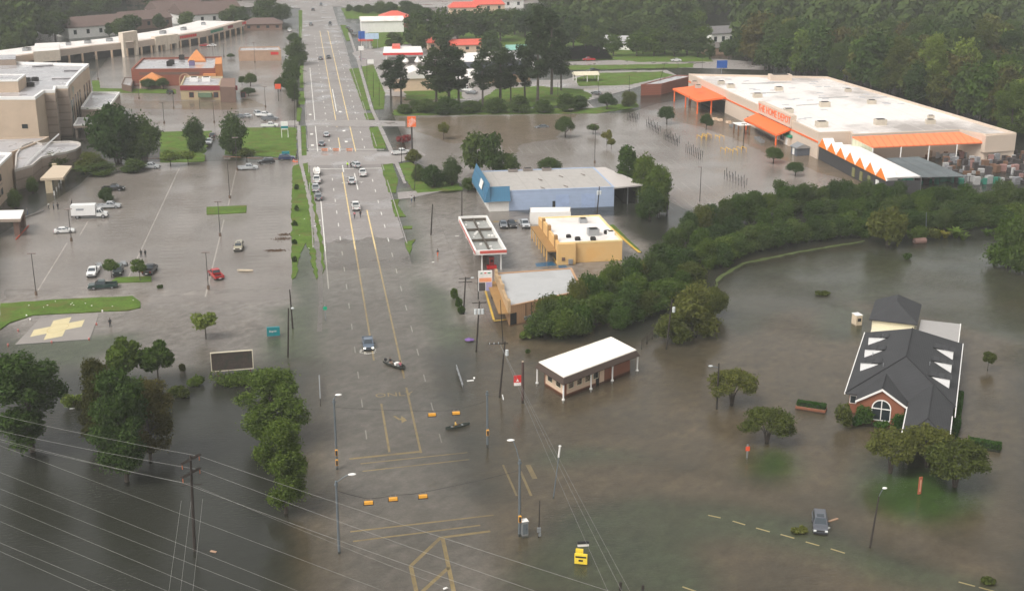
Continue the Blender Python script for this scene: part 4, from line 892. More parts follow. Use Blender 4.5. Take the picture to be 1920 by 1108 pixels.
def awning(root, name, u0, u1, z0, z1, o1, m, legs=(), skew=0.0):
    a, b, c, d = wallpt(B_, A, u0, z1, .15), wallpt(B_, A, u1, z1, .15), wallpt(B_, A, u1 + skew, z0, o1), wallpt(B_, A, u0 + skew, z0, o1)
    mb = MB(); dn = Vector((0, 0, -.6)); mb.quad(a, d, c, b); mb.quad(d, d + dn, c + dn, c); mb.quad(a, a + dn, d + dn, d); mb.quad(b, c, c + dn, b + dn); mb.quad(a + dn, b + dn, c + dn, d + dn)
    aw = part(name, mb, m, root)
    for u, o in legs:
        p = wallpt(B_, A, u, 0, o); t = MB(); t.tube([(p.x, p.y, -.6), (p.x, p.y, z0 - .4)], .28, 6); part('post', t, M_ORANGE, aw)
    return aw
l0, l1 = ufront(1313, 5.6), ufront(1362, 5.6)
awning(store, 'loading_canopy', l0, l1, 4.7, 5.6, 10.5, M_ORANGE, [(l0 + 1, 10), (l0 + (l1 - l0) * .5, 10), (l1 - 1, 10), (l1 - 1, 5), (l0 + 1, 4)])
e0_, e1_ = ufront(1421, 5.0), ufront(1483, 5.0)
awning(store, 'entrance_awning', e0_, e1_, 3.5, 5.2, 4.6, M_ORANGE, [(e1_ - 1, 4.2), (e0_ + 1, 4.2)])
panel(store, 'open_loading_bay', B_, A, l0 + 2, l1 - 1, 0, 4.0, M_DARK)
for u in (e0_ + .6, (e0_ + e1_) / 2 + .4): win(store, B_, A, u, .5, (e1_ - e0_) / 2 - 1.2, 2.6, M_WHITEP, bars=6)
panel(store, 'door', B_, A, e0_ - 9, e0_ - 6, 0, 2.6, M_DARK)
ud = (Vector(B_) - Vector(A)).normalized(); wd = (Vector(D_) - Vector(A)).normalized()
hr = random.Random(2); M_YST = mat('rooftop_yellow_stain', (.55, .44, .22), .6, .2)
for px, py, sc_ in ((1302, 158, .8), (1352, 158, .9), (1309, 165, .8), (1370, 165, 1), (1420, 183, 1.1), (1460, 170, 1), (1546, 200, 1.2), (1478, 212, 1.1), (1540, 238, 1.3), (1650, 234, 1.3), (1634, 195, 1.0), (1744, 232, 1.0), (1590, 172, .8), (1745, 222, .7)):
    q = G(px, py, SH); unit(store, q.x, q.y, SH - .05, 2.6 * sc_, 1.9 * sc_, 1.3 * sc_, rz=-.1)
for i in range(34):
    p = Vector(A) + ud * hr.uniform(22, 112) + wd * hr.uniform(4, 50)
    k = MB(); k.box((p.x, p.y, SH + .05), (2.2, .9, .22), -.1); part('skylight', k, mat('skylight', (.50, .49, .50), .3, .1), store)
for i in range(5): p = Vector(A) + ud * hr.uniform(25, 105) + wd * hr.uniform(4, 48); k = MB(); k.tube([(p.x, p.y, SH + .1), (p.x + hr.uniform(5, 14), p.y + hr.uniform(-2, 2), SH + .1)], .09, 5); part('roof_pipe', k, M_STEEL, store)
q = G(1462, 150, SH); unit(store, q.x, q.y, SH - .05, 8, 4, 2.0, M_STORE, -.1)
# the back right wing wall of the store
E_, F_ = Q([(1848, 257), (1905, 253)], SH); panel(store, 'wing_wall', E_, F_, 0, (Vector(F_) - Vector(E_)).length, 2.6, SH + .3, M_STORE, -1.5, .2)
# lumber canopy
lum = thing('lumber_canopy', 'long pale orange ribbed canopy over the lumber yard', 'canopy', (*Q([(1720, 265)], 7)[0], 0))
P = [G(1637, 276, 5.4), G(1847, 267, 5.4), G(1799, 247.6, SH + .35), G(1598, 256.6, SH + .35)]
mb = MB(); mb.quad(*P); dn = Vector((0, 0, -.35))
for i in range(4): mb.quad(P[i], P[(i + 1) % 4], P[(i + 1) % 4] + dn, P[i] + dn)
mb.quad(*[p + dn for p in reversed(P)]); part('roof', mb, M_PALEORANGE, lum)
for t in (.0, .25, .5, .75, 1):
    p = P[0].lerp(P[1], t); k = MB(); k.tube([(p.x, p.y, -.5), (p.x, p.y, 5.1)], .18, 6); part('post', k, M_WHITEP, lum)
mb = MB(); mb.quad(P[0] + dn, P[3] + dn, (P[3].x, P[3].y, 1.8), (P[0].x, P[0].y, 1.8)); part('side_sheet', mb, banded('pale_green_sheet', (.52, .52, .38), (.42, .42, .31), 1, .8, .15), lum)
# garden centre
gar = thing('garden_centre', 'garden centre with white roof and orange zigzag front', 'building', (*Q([(1630, 310)], 4)[0], 0))
g0, g1, g2, g3 = G(1536, 269, 4.6), G(1664, 334, 4.6), G(1727, 331, 5.0), G(1606, 272, 5.0)
mb = MB(); mb.quad(g0, g1, g2, g3); mb.quad(*[p - Vector((0, 0, .3)) for p in (g3, g2, g1, g0)]); part('roof', mb, banded('white_ribbed_roof', (.74, .71, .68), (.64, .61, .59), 1, 3, .06, .5), gar)
zz = MB(); n = 7
fn = Vector((-(g1 - g0).y, (g1 - g0).x, 0)).normalized(); fn = fn if fn.x < 0 else -fn
for i in range(n):
    a, b = g0.lerp(g1, i / n), g0.lerp(g1, (i + 1) / n); t = (a + b) / 2 * .35 + a * .65 if False else a.lerp(b, .42)
    a0, b0 = a + fn * .25 - Vector((0, 0, .8)), b + fn * .25 - Vector((0, 0, .8)); T = t + fn * .25 + Vector((0, 0, 2.0)); bk = -fn * 3.2
    zz.add([a0, b0, T, a0 + bk, b0 + bk, T + bk], [(0, 1, 2), (3, 5, 4)], 0); zz.add([a0, T, T + bk, a0 + bk, b0, b0 + bk], [(0, 1, 2, 3), (4, 5, 2, 1)], 1)
part('zigzag_fascia', zz, [mat('bright_orange', (.90, .24, .03), .5, .06), M_WHITEP], gar)
mb = MB()
for a, b in ((g0, g1), (g1, g2)): mb.prism([(a.x, a.y), (b.x, b.y), (b.x + .15, b.y + .15), (a.x + .15, a.y + .15)], -.5, 3.9)
part('mesh_wall', mb, M_MESH, gar)
for t in (.55, .66, .77, .88): p = g0.lerp(g1, t) + fn * .1; k = MB(); k.box((p.x, p.y, 1.6), (.25, 1.6, 2.4)); part('window', k, M_WHITEP if t > .8 else mat('olive_display', (.20, .19, .08), .8, .5, 2.0), gar)
sh = thing('shade_cloth', 'grey shade cloth sheet stretched beside the garden centre roof', 'shade canopy', (*Q([(1735, 315)], 3.5)[0], 0))
s_ = [G(1660, 297, 3.6), G(1728, 333, 3.4), G(1812, 331, 3.3), G(1722, 294, 3.6)]
mb = MB(); N = 12
for i in range(N):
    for j in range(N):
        f = lambda i, j: s_[0].lerp(s_[1], i / N).lerp(s_[3].lerp(s_[2], i / N), j / N) - Vector((0, 0, .5 * math.sin(math.pi * (i % 4) / 4) * math.sin(math.pi * (j % 4) / 4)))
        mb.quad(f(i, j), f(i + 1, j), f(i + 1, j + 1), f(i, j + 1))
part('cloth', mb, M_SHADE, sh, True)
for p in s_: k = MB(); k.tube([(p.x, p.y, -.5), (p.x, p.y, p.z)], .1, 5); part('post', k, M_STEEL, sh)
# yard stock: pallets of goods, each a thing
yr = random.Random(9); cols = [mat('stock_pink', (.30, .17, .15), .7, .3, 1.0), mat('stock_white', (.42, .41, .40), .6, .2, 1.0), mat('stock_brown', (.17, .095, .06), .8, .3, 1.0), mat('stock_grey', (.25, .25, .26), .7, .3, 1.0), mat('stock_dark', (.06, .05, .05), .8, .3), mat('stock_green', (.03, .20, .14), .6, .3), mat('stock_tan', (.42, .30, .20), .7, .3)]
cn = ['pinkish', 'white wrapped', 'brown', 'grey', 'dark', 'green', 'tan']
for i in range(190):
    if i < 44: px, py = 1640 + i * 4.2 + yr.uniform(-2, 2), 292 + yr.uniform(-3, 5); c = [0, 0, 2, 6, 1][yr.randrange(5)]
    elif i < 155: px = yr.uniform(1770, 1925); py = yr.uniform(292, 330) - (1860 - px) * .05; c = [0, 1, 2, 3, 4, 4, 2, 4][yr.randrange(8)]
    else: px = 1668 + (i - 155) * 7.4; py = 342 + yr.uniform(-3, 4); c = [5, 1, 4, 3, 5][yr.randrange(5)]
    b = G(px, py); s = yr.uniform(.6, 1.3); h = yr.uniform(.6, 2.2); mb = MB(); mb.box((0, 0, h / 2 - .1), (s * 1.4, s, h + .2)); mb.box((0, 0, h + .04), (s * 1.5, s * 1.05, .08), .05)
    tag(link('pallet_stack', mb.mesh('pallet_stack', cols[c]), None, b, yr.uniform(-.3, .3)), '%s stack of goods on a pallet in the %s' % (cn[c], 'lumber racks' if i < 44 else 'open store yard' if i < 155 else 'garden yard by the fence'), 'pallet stack', 'yard stock, %s %d' % (cn[c], 0 if i < 44 else 1 if i < 155 else 2))
def fence(name, label, px, h, posts, m, z=0.0, rails=(.15, .95)):
    root = thing(name, label, 'fence', tuple(G(*px[0]))); pts = [G(*q) for q in px]; mb = MB(); r = random.Random(4)
    for a, b in zip(pts, pts[1:]):
        n = max(1, int((b - a).length / posts))
        for i in range(n + 1):
            p = a.lerp(b, i / n); k = MB(); k.tube([(p.x, p.y, -.5), (p.x, p.y, h)], .09, 5); part('post', k, m, root)
        for q in rails: mb.tube([a + Vector((0, 0, h * q)), b + Vector((0, 0, h * q))], .05, 4)
        k = int((b - a).length / .35)
        for i in range(k): p = a.lerp(b, i / k); mb.tube([(p.x, p.y, .1), (p.x, p.y, h * .96)], .018, 3, cap=False)
    part('railing', mb, m, root); return root
fence('metal_fence', 'dark metal fence of the garden yard above the thicket', [(1664, 352), (1760, 358), (1925, 346)], 3.4, 7, M_MESH)
# front of store: small sheds and a covered cart stand
cs = thing('cart_shelter', 'small white roofed cart shelter in front of the store', 'shelter', G(1390, 252)); p = G(1390, 252)
mb = MB(); mb.box((0, 0, 3.3), (4.2, 5, .25), .1); link('roof', mb.mesh('roof', M_WHITEP), cs)
for x in (-1.8, 1.8):
    for y in (-2.2, 2.2): mb = MB(); mb.box((x, y, 1.4), (.35, .35, 3.6)); link('post', mb.mesh('post', mat('brown_wood', (.20, .10, .05), .8)), cs)
def shed(px, py, sx, sy, h, roofm, wallm, label, gable=True):
    root = thing('garden_shed', label, 'shed', G(px, py)); mb = MB(); mb.box((0, 0, h / 2 - .2), (sx, sy, h + .4), .1); link('wall', mb.mesh('wall', wallm), root)
    mb = MB(); c, s = math.cos(.1), math.sin(.1); P = [(x * c - y * s, x * s + y * c) for x, y in ((-sx * .58, -sy * .58), (sx * .58, -sy * .58), (sx * .58, sy * .58), (-sx * .58, sy * .58))]
    hip(mb, P, h, h + 1.1, 0); link('roof', mb.mesh('roof', roofm), root); mb = MB(); mb.box((-sx * .5 - .02, 0, h * .45), (.08, sy * .35, h * .8), .1); link('door', mb.mesh('door', M_WHITEP), root); return root
shed(1484, 272, 3.4, 4.0, 2.8, M_GREEN, M_STORE, 'display shed with a green roof by the store front'); shed(1500, 290, 4.2, 3.6, 2.4, M_STEEL, mat('slate_siding', (.09, .10, .12), .7), 'slate grey display shed at the store corner'); shed(1466, 262, 3, 3, 2.6, M_RED, M_CREAMW, 'small shed with red roof beside the entrance awning')
for k, (px, py) in enumerate(((1372, 238), (1378, 240), (1384, 243), (1420, 262), (1424, 265), (1428, 268), (1366, 232), (1340, 226), (1350, 228))):
    b = G(px, py); mb = MB(); mb.box((0, 0, .45), (1.2, 2.0, .7), .1); mb.box((0, -.8, .95), (1.1, .1, .35), .1); tag(link('shopping_carts', mb.mesh('cart', M_STEEL if k < 6 else M_CREAMW), None, b), 'row of goods or carts standing along the store front wall', 'carts', 'carts along the store front')
for k, (px, py) in enumerate(((1315, 262), (1325, 259), (1349, 262), (1360, 286), (1374, 288), (1390, 284))):
    b = G(px, py); root = thing('cart_corral', 'yellow cart corral rail in the flooded store lot', 'cart corral', b, .1, 'yellow cart corrals'); mb = MB()
    for x in (-.8, .8): mb.tube([(x, -1.6, -.3), (x, -1.6, 1.2), (x, 1.6, 1.2), (x, 1.6, -.3)], .09, 5)
    link('rail', mb.mesh('rail', mat('corral_yellow', (.80, .48, .06), .5)), root)
# posts in rows standing in the water
for k, (x0, y0, x1, y1, n) in enumerate(((1176, 226, 1194, 230, 7), (1212, 238, 1234, 252, 9), (1245, 262, 1270, 274, 10), (1286, 286, 1313, 300, 9), (1358, 336, 1396, 352, 8), (1300, 214, 1316, 220, 0))):
    for j in range(2):
        for i in range(n):
            t = i / max(1, n - 1); b = G(x0 + (x1 - x0) * t + j * 4, y0 + (y1 - y0) * t - j * 5); mb = MB(); mb.tube([(0, 0, -.4), (0, 0, 1.7 if i % 3 else 2.3)], .08, 5); mb.ell((0, 0, 1.7 if i % 3 else 2.3), (.12, .12, .12), 6, 4)
            tag(link('bollard_post', mb.mesh('bollard_post', M_MESH), None, b), 'slim dark post in a double row standing in the store lot water', 'post', 'post rows in the store lot')

# ---- 2 hospital
HM = Q([(-30, 187), (66, 187), (83, 174.5), (103, 174), (105, 166.5), (127, 166), (130, 160), (152, 137), (167, 124), (-60, 118)], 15)
hos = thing('hospital', 'big beige stepped hospital block with pale grey roof', 'building', (*HM[2], 0)); HM = ccw(HM)
flat_building('hospital', None, HM, 15, M_BEIGE, M_GREYROOF, .8, cope=M_COPE, t=.7, root=hos)
def edge(i): return HM[i % len(HM)], HM[(i + 1) % len(HM)]
k0 = min(range(len(HM)), key=lambda i: (Vector(HM[i]) - Vector(Q([(83, 174.5)], 15)[0])).length)
for k in range(4):
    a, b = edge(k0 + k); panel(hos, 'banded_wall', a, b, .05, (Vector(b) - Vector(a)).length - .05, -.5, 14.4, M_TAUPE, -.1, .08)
for k in (4, 5):
    a, b = edge(k0 + k); l = (Vector(b) - Vector(a)).length; n = int(l / 5.5)
    for i in range(n): win(hos, a, b, (3.6 if k == 4 else 2) + i * 5.2, 1.0, 2.2, 9.5, M_TAUPE)
a, b = edge(k0 + 4); panel(hos, 'glass_strip', a, b, .3, 2.4, 0, 10, mat('teal_glass', (.02, .10, .10), .15, .2))
a, b = edge(k0 + 4); s = MB()
p0 = wallpt(a, b, 5.0, 12.2, .25)
for ang in (-.7, -.25, .25, .7):
    q = [Vector((0, 0, -1.6)), Vector((math.sin(ang - .13) * 2.6, 0, math.cos(ang) * 2.4 - 1)), Vector((math.sin(ang) * 3.2, 0, math.cos(ang) * 3.1 - 1)), Vector((math.sin(ang + .13) * 2.6, 0, math.cos(ang) * 2.4 - 1))]
    d = (Vector(b) - Vector(a)).normalized(); s.add([p0 + Vector((d.x * v.x, d.y * v.x, v.z)) for v in q], [(0, 1, 2, 3)])
part('teal_emblem', s, M_TEAL, hos)
a, b = Q([(-20, 187)], 15)[0], Q([(66, 187)], 15)[0]
a, b = edge(k0 - 2)
for u in (3, 12): win(hos, *edge(k0 - 2), (Vector(b) - Vector(a)).length - u - 2, 6.2, 2.0, 1.5, M_BEIGE)
ph = Q([(-40, 153), (33, 152), (48, 141), (-40, 141)], 18.5); mb = MB(); mb.prism(ph, 14.9, 18.5, 0, 1); part('penthouse', mb, [M_BEIGE, M_GREYROOF], hos); mb = MB(); mb.ring(inset(ph, -.1), inset(ph, .4), 18.3, 18.8); part('parapet', mb, M_COPE, hos)
ph = Q([(-40, 110), (30, 108), (30, 117), (-40, 119)], 16); mb = MB(); mb.prism(ph, 10, 17, 0, 1); part('penthouse', mb, [M_TAUPE, M_GREYROOF], hos)
for px, py in ((51, 153), (58, 162), (66, 152), (45, 160)): q = G(px, py, 15); unit(hos, q.x, q.y, 15, 2, 2, 1.1, M_DARK)
for (x0, y0, x1, y1) in ((97, 149, 140, 148), (120, 134, 160, 133), (60, 126, 100, 124)):
    a, b = G(x0, y0, 15), G(x1, y1, 15); mb = MB(); mb.tube([a + Vector((0, 0, .3)), b + Vector((0, 0, .3))], .35, 4); part('roof_curb', mb, M_GREYROOF, hos)
wing = flat_building('hospital_wing', 'low grey roofed wing beside the tall hospital block', Q([(152, 205), (203, 205), (225, 176), (172, 175)], 6), 6, M_TAUPE, M_GREYROOF, .6, cope=M_COPE)
pa, pb = Q([(152, 205), (203, 205)], 6); win(wing, pa, pb, 4.5, .5, 3.2, 3.0, M_TAUPE)
flat_building('entrance_canopy', 'flat teal grey canopy under the oak at the hospital entrance', Q([(138, 236), (176, 234), (200, 222), (146, 222)], 4.2), 4.2, M_TAUPE, M_GREYROOF, .3, z0=3.4, cope=M_COPE, cat='canopy')
for q in Q([(142, 234), (172, 233)], 4.2): k = MB(); k.tube([(q[0], q[1], -.5), (q[0], q[1], 3.5)], .4, 8); part('column', k, M_TAUPE, bpy.data.objects['entrance_canopy'])
win(hos, *edge(k0 + 1), 1.0, .3, 2.4, 2.6, M_TAUPE)
cv = Q([(28, 322), (60, 313), (78, 298), (100, 292), (125, 288), (142, 283), (151, 277), (152, 272), (146, 269), (132, 267.5), (100, 268.5), (80, 272), (62, 268), (40, 276), (30, 292)], 5)
lob = flat_building('lobby', 'curved single storey lobby with pale grey rounded roof', cv, 5, M_TAUPE, M_GREYROOF, .5, cope=mat('pale_fascia', (.48, .44, .40), .6))
for a, b in (((46, 311), (72, 285)), ((72, 286), (110, 252)), ((98, 291), (112, 282))):
    a, b = G(*a, 5.5), G(*b, 5.5); mb = MB(); mb.tube([a, b], .28, 4); part('white_coping', mb, M_COPE, lob)
flat_building('hospital_link', 'grey roofed link block between lobby and hospital', Q([(-20, 300), (26, 286), (85, 262), (92, 258), (-20, 262)], 5.2), 5.2, M_BEIGE, M_GREYROOF, .3)
of = flat_building('office_wing', 'beige two storey office wing with ribbon windows at the left edge', Q([(-40, 352), (0, 312), (22.5, 290), (-40, 288)], 9), 9, M_BEIGE, M_GREYROOF, .5, cope=M_COPE, t=.7)
op = ccw(Q([(-40, 352), (0, 312), (22.5, 290), (-40, 288)], 9)); ia = min(range(4), key=lambda i: (Vector(op[i]) - Vector(Q([(-40, 352)], 9)[0])).length); ea, eb = op[ia], op[(ia + 1) % 4]; el = (Vector(eb) - Vector(ea)).length
for z in (5.4, 1.9):
    for i in range(9): win(of, ea, eb, el - 2.8 - i * 3.4, z, 2.8, 1.9, M_BEIGE)
for z in (4.6, 8.2): panel(of, 'trim_band', ea, eb, 0, el, z, z + .25, M_TAUPE, -.05, .1)
po = thing('portico', 'beige flat roofed portico on a square column', 'portico', G(93, 362))
P = Q([(75, 335), (118, 333), (135, 311), (100, 310)], 4); mb = MB(); mb.prism(P, 3.4, 4.0); part('roof', mb, mat('beige_roof', (.56, .45, .33), .6, .1), po)
for q, s in (((93, 361), 1.7), ((118, 338), .9), ((104, 330), 1.2)): c = G(*q); mb = MB(); mb.box((c.x, c.y, 1.4), (s, s, 4.0), .2); part('column', mb, mat('cream_column', (.62, .50, .34), .7), po)
for i in range(7):
    c = G(102 + i * 4.2, 366 - i * 7.5); mb = MB(); mb.tube([(0, 0, -.3), (0, 0, 1.0)], .16, 6); mb.ell((0, 0, 1.0), (.16, .16, .1), 6, 4); tag(link('bollard', mb.mesh('bollard', M_WHITEP), None, c), 'white bollard in the curved row by the portico drive', 'bollard', 'bollards by the portico')
wc = thing('drive_canopy', 'white flat roofed drop off canopy on brick piers', 'canopy', G(30, 440)); P = Q([(-60, 396), (45, 393.5), (38, 410.5), (-60, 412)], 4.2)
mb = MB(); mb.prism(P, 3.5, 4.2, 1, 0); part('roof', mb, [M_WHITEP, M_TAUPE], wc)
for q in ((34, 441), (43, 425), (-10, 445)): c = G(*q); mb = MB(); mb.box((c.x, c.y, 1.4), (1.2, 1.6, 4.2)); part('pier', mb, mat('dark_brick', (.14, .085, .065), .8), wc)
mb = MB(); a, b = G(30, 450), G(54, 424); mb.tube([a + Vector((0, 0, .15)), b + Vector((0, 0, .15))], .14, 5); solo('kerb_rail', mb, mat('red_kerb', (.5, .09, .05), .6), 'red painted kerb rail beside the white drop off canopy', 'kerb')
mb = MB(); a, b = G(45, 409), G(82, 396); mb.tube([a + Vector((0, 0, .2)), b + Vector((0, 0, .2))], .16, 5); solo('low_wall', mb, M_CONC, 'low pale kerb wall between the canopy and the walking group', 'wall')

# ---- 3 shopping strip
def strip_mall():
    px = [(20, 135), (175, 112), (262, 103), (387, 82), (460, 61)]; P = [Vector(q) for q in Q(px)]
    root = thing('strip_mall', 'long curved shopping strip with a columned walkway', 'building', (*P[2], 0)); H = 5.6
    back = []
    for i, p in enumerate(P):
        d = (P[min(i + 1, 4)] - P[max(i - 1, 0)]).normalized(); back.append(p + Vector((-d.y, d.x)) * 26)
    inn = []
    for i, p in enumerate(P):
        d = (P[min(i + 1, 4)] - P[max(i - 1, 0)]).normalized(); inn.append(p + Vector((-d.y, d.x)) * 3.2)
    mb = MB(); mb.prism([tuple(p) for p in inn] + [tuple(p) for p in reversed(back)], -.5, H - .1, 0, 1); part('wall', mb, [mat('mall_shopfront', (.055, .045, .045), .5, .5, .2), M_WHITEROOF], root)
    mb = MB()
    for a, b, c, d in zip(P, P[1:], inn[1:], inn):
        mb.prism([tuple(a), tuple(b), tuple(c), tuple(d)], 3.3, H + .5, 0, 0)
    part('fascia', mb, mat('mall_fascia', (.52, .42, .35), .7, .15, .08), root)
    for a, b in zip(P, P[1:]):
        n = int((b - a).length / 6.5)
        for i in range(n): p = a.lerp(b, (i + .2) / n); mb = MB(); mb.box((p.x, p.y, 1.4), (.7, .7, 3.9), .9); part('column', mb, M_CREAMW, root)
    for t0, hh, ww in ((.02, 11, 5), (.45, 7, 4), (.62, 6.8, 4)):
        a, b = P[2], P[3]; d = (b - a).normalized(); p = a + d * (b - a).length * (t0 - .14); n = Vector((-d.y, d.x)); mb = MB()
        for s in (-1, 1): q = p + d * s * ww * .8; mb.prism([tuple(q - d * .7 - n * .5), tuple(q + d * .7 - n * .5), tuple(q + d * .7 + n), tuple(q - d * .7 + n)], -.5, hh - 4)
        mb.prism([tuple(p - d * (ww * .8 + .7) - n * .6), tuple(p + d * (ww * .8 + .7) - n * .6), tuple(p + d * (ww * .8 + .7) + n * 2), tuple(p - d * (ww * .8 + .7) + n * 2)], hh - 4.2, hh); part('gate_tower', mb, mat('tower_stucco', (.68, .58, .47), .7), root)
    for t, m, l, seg in ((.60, M_RED, 12, 2), (.12, M_GREEN, 15, 3), (.55, M_MAROON, 6, 3), (.93, M_RED, 5, 3)):
        a, b = P[seg], P[seg + 1]; ln = (b - a).length; mb = MB(); r = random.Random(int(t * 100)); u = ln * t
        while u < ln * t + l: w_ = r.uniform(.7, 1.3); slab(mb, a, b, u, u + w_, 4.2, 5.5, -.05, .12); u += w_ + .3
        part('shop_sign', mb, m, root)
    for i in range(14):
        a = inn[i % 4].lerp(back[i % 4], .5); b = inn[i % 4 + 1].lerp(back[i % 4 + 1], .5); p = a.lerp(b, (i * .37) % 1); unit(root, p.x, p.y, H - .1, 2.2, 1.8, 1.3, M_STEEL)
    q = Q([(62, 100), (112, 96), (112, 82), (66, 84)], 8); mb = MB(); mb.prism(q, 4, 8.5, 0, 1); part('raised_block', mb, [mat('tower_stucco', (.68, .58, .47), .7), M_WHITEROOF], root)
strip_mall()
# ---- houses: hip or gable roofs
def house(name, label, px, py, L_, W_, rot, hw, hr_, wallm, roofm, ins=None, group=None, cat='house', windows=3, z=-.4):
    c = G(px, py); root = thing(name, label, cat, c, rot, group); mb = MB(); mb.box((0, 0, (hw + z) / 2), (L_, W_, hw - z)); link('wall', mb.mesh('wall', wallm), root)
    mb = MB(); o = .5; P = [(-L_ / 2 - o, W_ / 2 + o), (-L_ / 2 - o, -W_ / 2 - o), (L_ / 2 + o, -W_ / 2 - o), (L_ / 2 + o, W_ / 2 + o)]; hip(mb, P, hw, hw + hr_, W_ / 2 if ins is None else ins)
    link('roof', mb.mesh('roof', roofm), root)
    if ins == 0:
        mb = MB()
        for s in (-1, 1): mb.add([(s * (L_ / 2 + .02), -W_ / 2, hw - .1), (s * (L_ / 2 + .02), W_ / 2, hw - .1), (s * (L_ / 2 + .02), 0, hw + hr_ * .93)], [(0, 1, 2)])
        link('gable_wall', mb.mesh('gable', wallm), root)
    for i in range(windows):
        mb = MB(); x = -L_ / 2 + L_ * (i + .5) / windows; mb.box((x, -W_ / 2 - .02, hw * .55), (min(1.6, L_ / windows * .5), .1, hw * .4)); link('window', mb.mesh('window', M_GLASS), root)
    return root
house('apartment_block', 'long brown roofed apartment block with white gables, nearest', 178, 66, 34, 16, .55, 5.5, 4.5, M_WHITEP, M_BROWNROOF, 0, 'apartments', 'building', 5)
house('apartment_block', 'brown roofed apartment block behind the strip centre', 268, 52, 28, 14, .6, 5, 4.2, mat('brown_wall', (.20, .12, .09), .8), M_BROWNROOF, 0, 'apartments', 'building', 5)
house('apartment_block', 'largest brown roofed apartment block beyond the strip', 388, 42, 36, 20, .5, 5.5, 6, M_WHITEP, M_BROWNROOF, 0, 'apartments', 'building', 5)
house('apartment_block', 'brown roofed apartment block half hidden by dark trees', 330, 34, 30, 16, .6, 5.5, 5, M_WHITEP, M_BROWNROOF, 0, 'apartments', 'building', 5)
house('apartment_block', 'pale gabled wing left of the nearest brown roof', 82, 58, 16, 12, .6, 5, 3.6, M_WHITEP, M_BROWNROOF, 0, 'apartments', 'building', 3)
house('brown_shop', 'dark brown low roofed shop at the lane end', 494, 55, 20, 13, 0, 3.4, 2.6, mat('brown_wall', (.20, .12, .09), .8), M_BROWNROOF, 5, None, 'building', 4)
# ---- Mexican restaurant
RP = Q([(246, 133), (403, 131.5), (416, 109), (267, 111.5)], 6)
mx = flat_building('brick_restaurant', 'red brick restaurant with flat grey roof and orange tiled corners', RP, 6, M_REDBRICK, M_GREYROOF, .6, t=.6)
RP = ccw(RP); i0 = min(range(4), key=lambda i: (Vector(RP[i]) - Vector(Q([(246, 133)], 6)[0])).length); ra, rb = RP[i0], RP[(i0 + 1) % 4]; rl = (Vector(rb) - Vector(ra)).length
def pyramid(mb, P, z0, z1):
    c = C2(P); mb.add([(p[0], p[1], z0) for p in P] + [(c[0], c[1], z1)], [(i, (i + 1) % len(P), len(P)) for i in range(len(P))])
for px, z in (([(352, 114.5), (386, 114), (384, 107), (356, 107)], 6.6),): mb = MB(); P = Q(px, z); mb.prism(P, 6, z, cap=False); pyramid(mb, P, z, z + 3.8); part('tiled_roof', mb, M_TILE, mx)
P = Q([(403, 122), (416, 121), (416, 109), (404, 110)], 8); mb = MB(); mb.prism(P, 0, 8.2); part('corner_tower', mb, M_TILE, mx)
panel(mx, 'tiled_awning', ra, rb, rl - 4.5, rl + .5, 2.6, 4.6, M_TILE, -.1, 2.0)
P = [wallpt(ra, rb, u, 0, o) for u, o in ((4, 0), (13, 0), (13, 6.5), (4, 6.5))]; mb = MB(); pyramid(mb, [tuple(p[:2]) for p in P], 3.0, 5.8); part('patio_roof', mb, M_TILE, mx)
for u, o in ((4.3, 6), (12.6, 6)): p = wallpt(ra, rb, u, 0, o); k = MB(); k.box((p.x, p.y, 1.3), (.5, .5, 3.6)); part('post', k, M_CREAMW, mx)
mb = MB()
for i in range(10):
    t0, t1 = math.pi * i / 10, math.pi * (i + 1) / 10
    for r0, r1 in ((1.9, 2.4),):
        mb.quad(*[wallpt(ra, rb, 20.5 - r * math.cos(t), 2.4 + r * math.sin(t), .12) for r, t in ((r0, t0), (r1, t0), (r1, t1), (r0, t1))])
slab(mb, ra, rb, 18.1, 18.6, -.2, 2.4, 0, .14); slab(mb, ra, rb, 22.4, 22.9, -.2, 2.4, 0, .14); part('entrance_arch', mb, mat('pale_brick', (.42, .26, .17), .8), mx)
panel(mx, 'door', ra, rb, 18.7, 22.3, 0, 2.6, mat('dark_brick', (.14, .085, .065), .8))
panel(mx, 'dark_band', ra, rb, 3, rl - 6, 4.3, 5.3, mat('dark_brick', (.14, .085, .065), .8))
for px, py in ((318, 124), (322, 121), (360, 123), (341, 112)): q = G(px, py, 6); unit(mx, q.x, q.y, 6, 2.2, 1.8, 1.8, M_DARK if px < 350 else mat('violet_unit', (.16, .13, .25), .6))
lw = flat_building('patio_wall', 'low brown patio wall at the left of the brick restaurant', Q([(228, 160), (246, 164), (252, 148), (234, 147)], 2), 2.2, mat('dark_brick', (.14, .085, .065), .8), M_CONC, .2, cat='wall')
# ---- red diner
DP = Q([(338, 163), (412, 163), (418, 146), (346, 145)], 4.8)
di = flat_building('red_diner', 'red banded diner with grey roof and cream lower walls', DP, 4.8, mat('diner_cream', (.42, .33, .20), .7, .1), M_GREYROOF, .5, t=.5); DP = ccw(DP); i0 = min(range(4), key=lambda i: (Vector(DP[i]) - Vector(Q([(338, 163)], 4.8)[0])).length); da, db = DP[i0], DP[(i0 + 1) % 4]; dl = (Vector(db) - Vector(da)).length
panel(di, 'maroon_band', da, db, -.1, dl + 6.5, 3.5, 5.2, M_MAROON, -.1, .25)
P = Q([(412, 163), (441, 164), (441, 147), (415, 147)], 5.6); mb = MB(); mb.prism(P, -.4, 5.6, 0, 1); part('brick_block', mb, [mat('dark_brick', (.14, .085, .065), .8), mat('brown_wall', (.20, .12, .09), .8)], di)
for u in (3, 12, 17, 22): win(di, da, db, u, .8, 1.8, 2.0, M_MAROON)
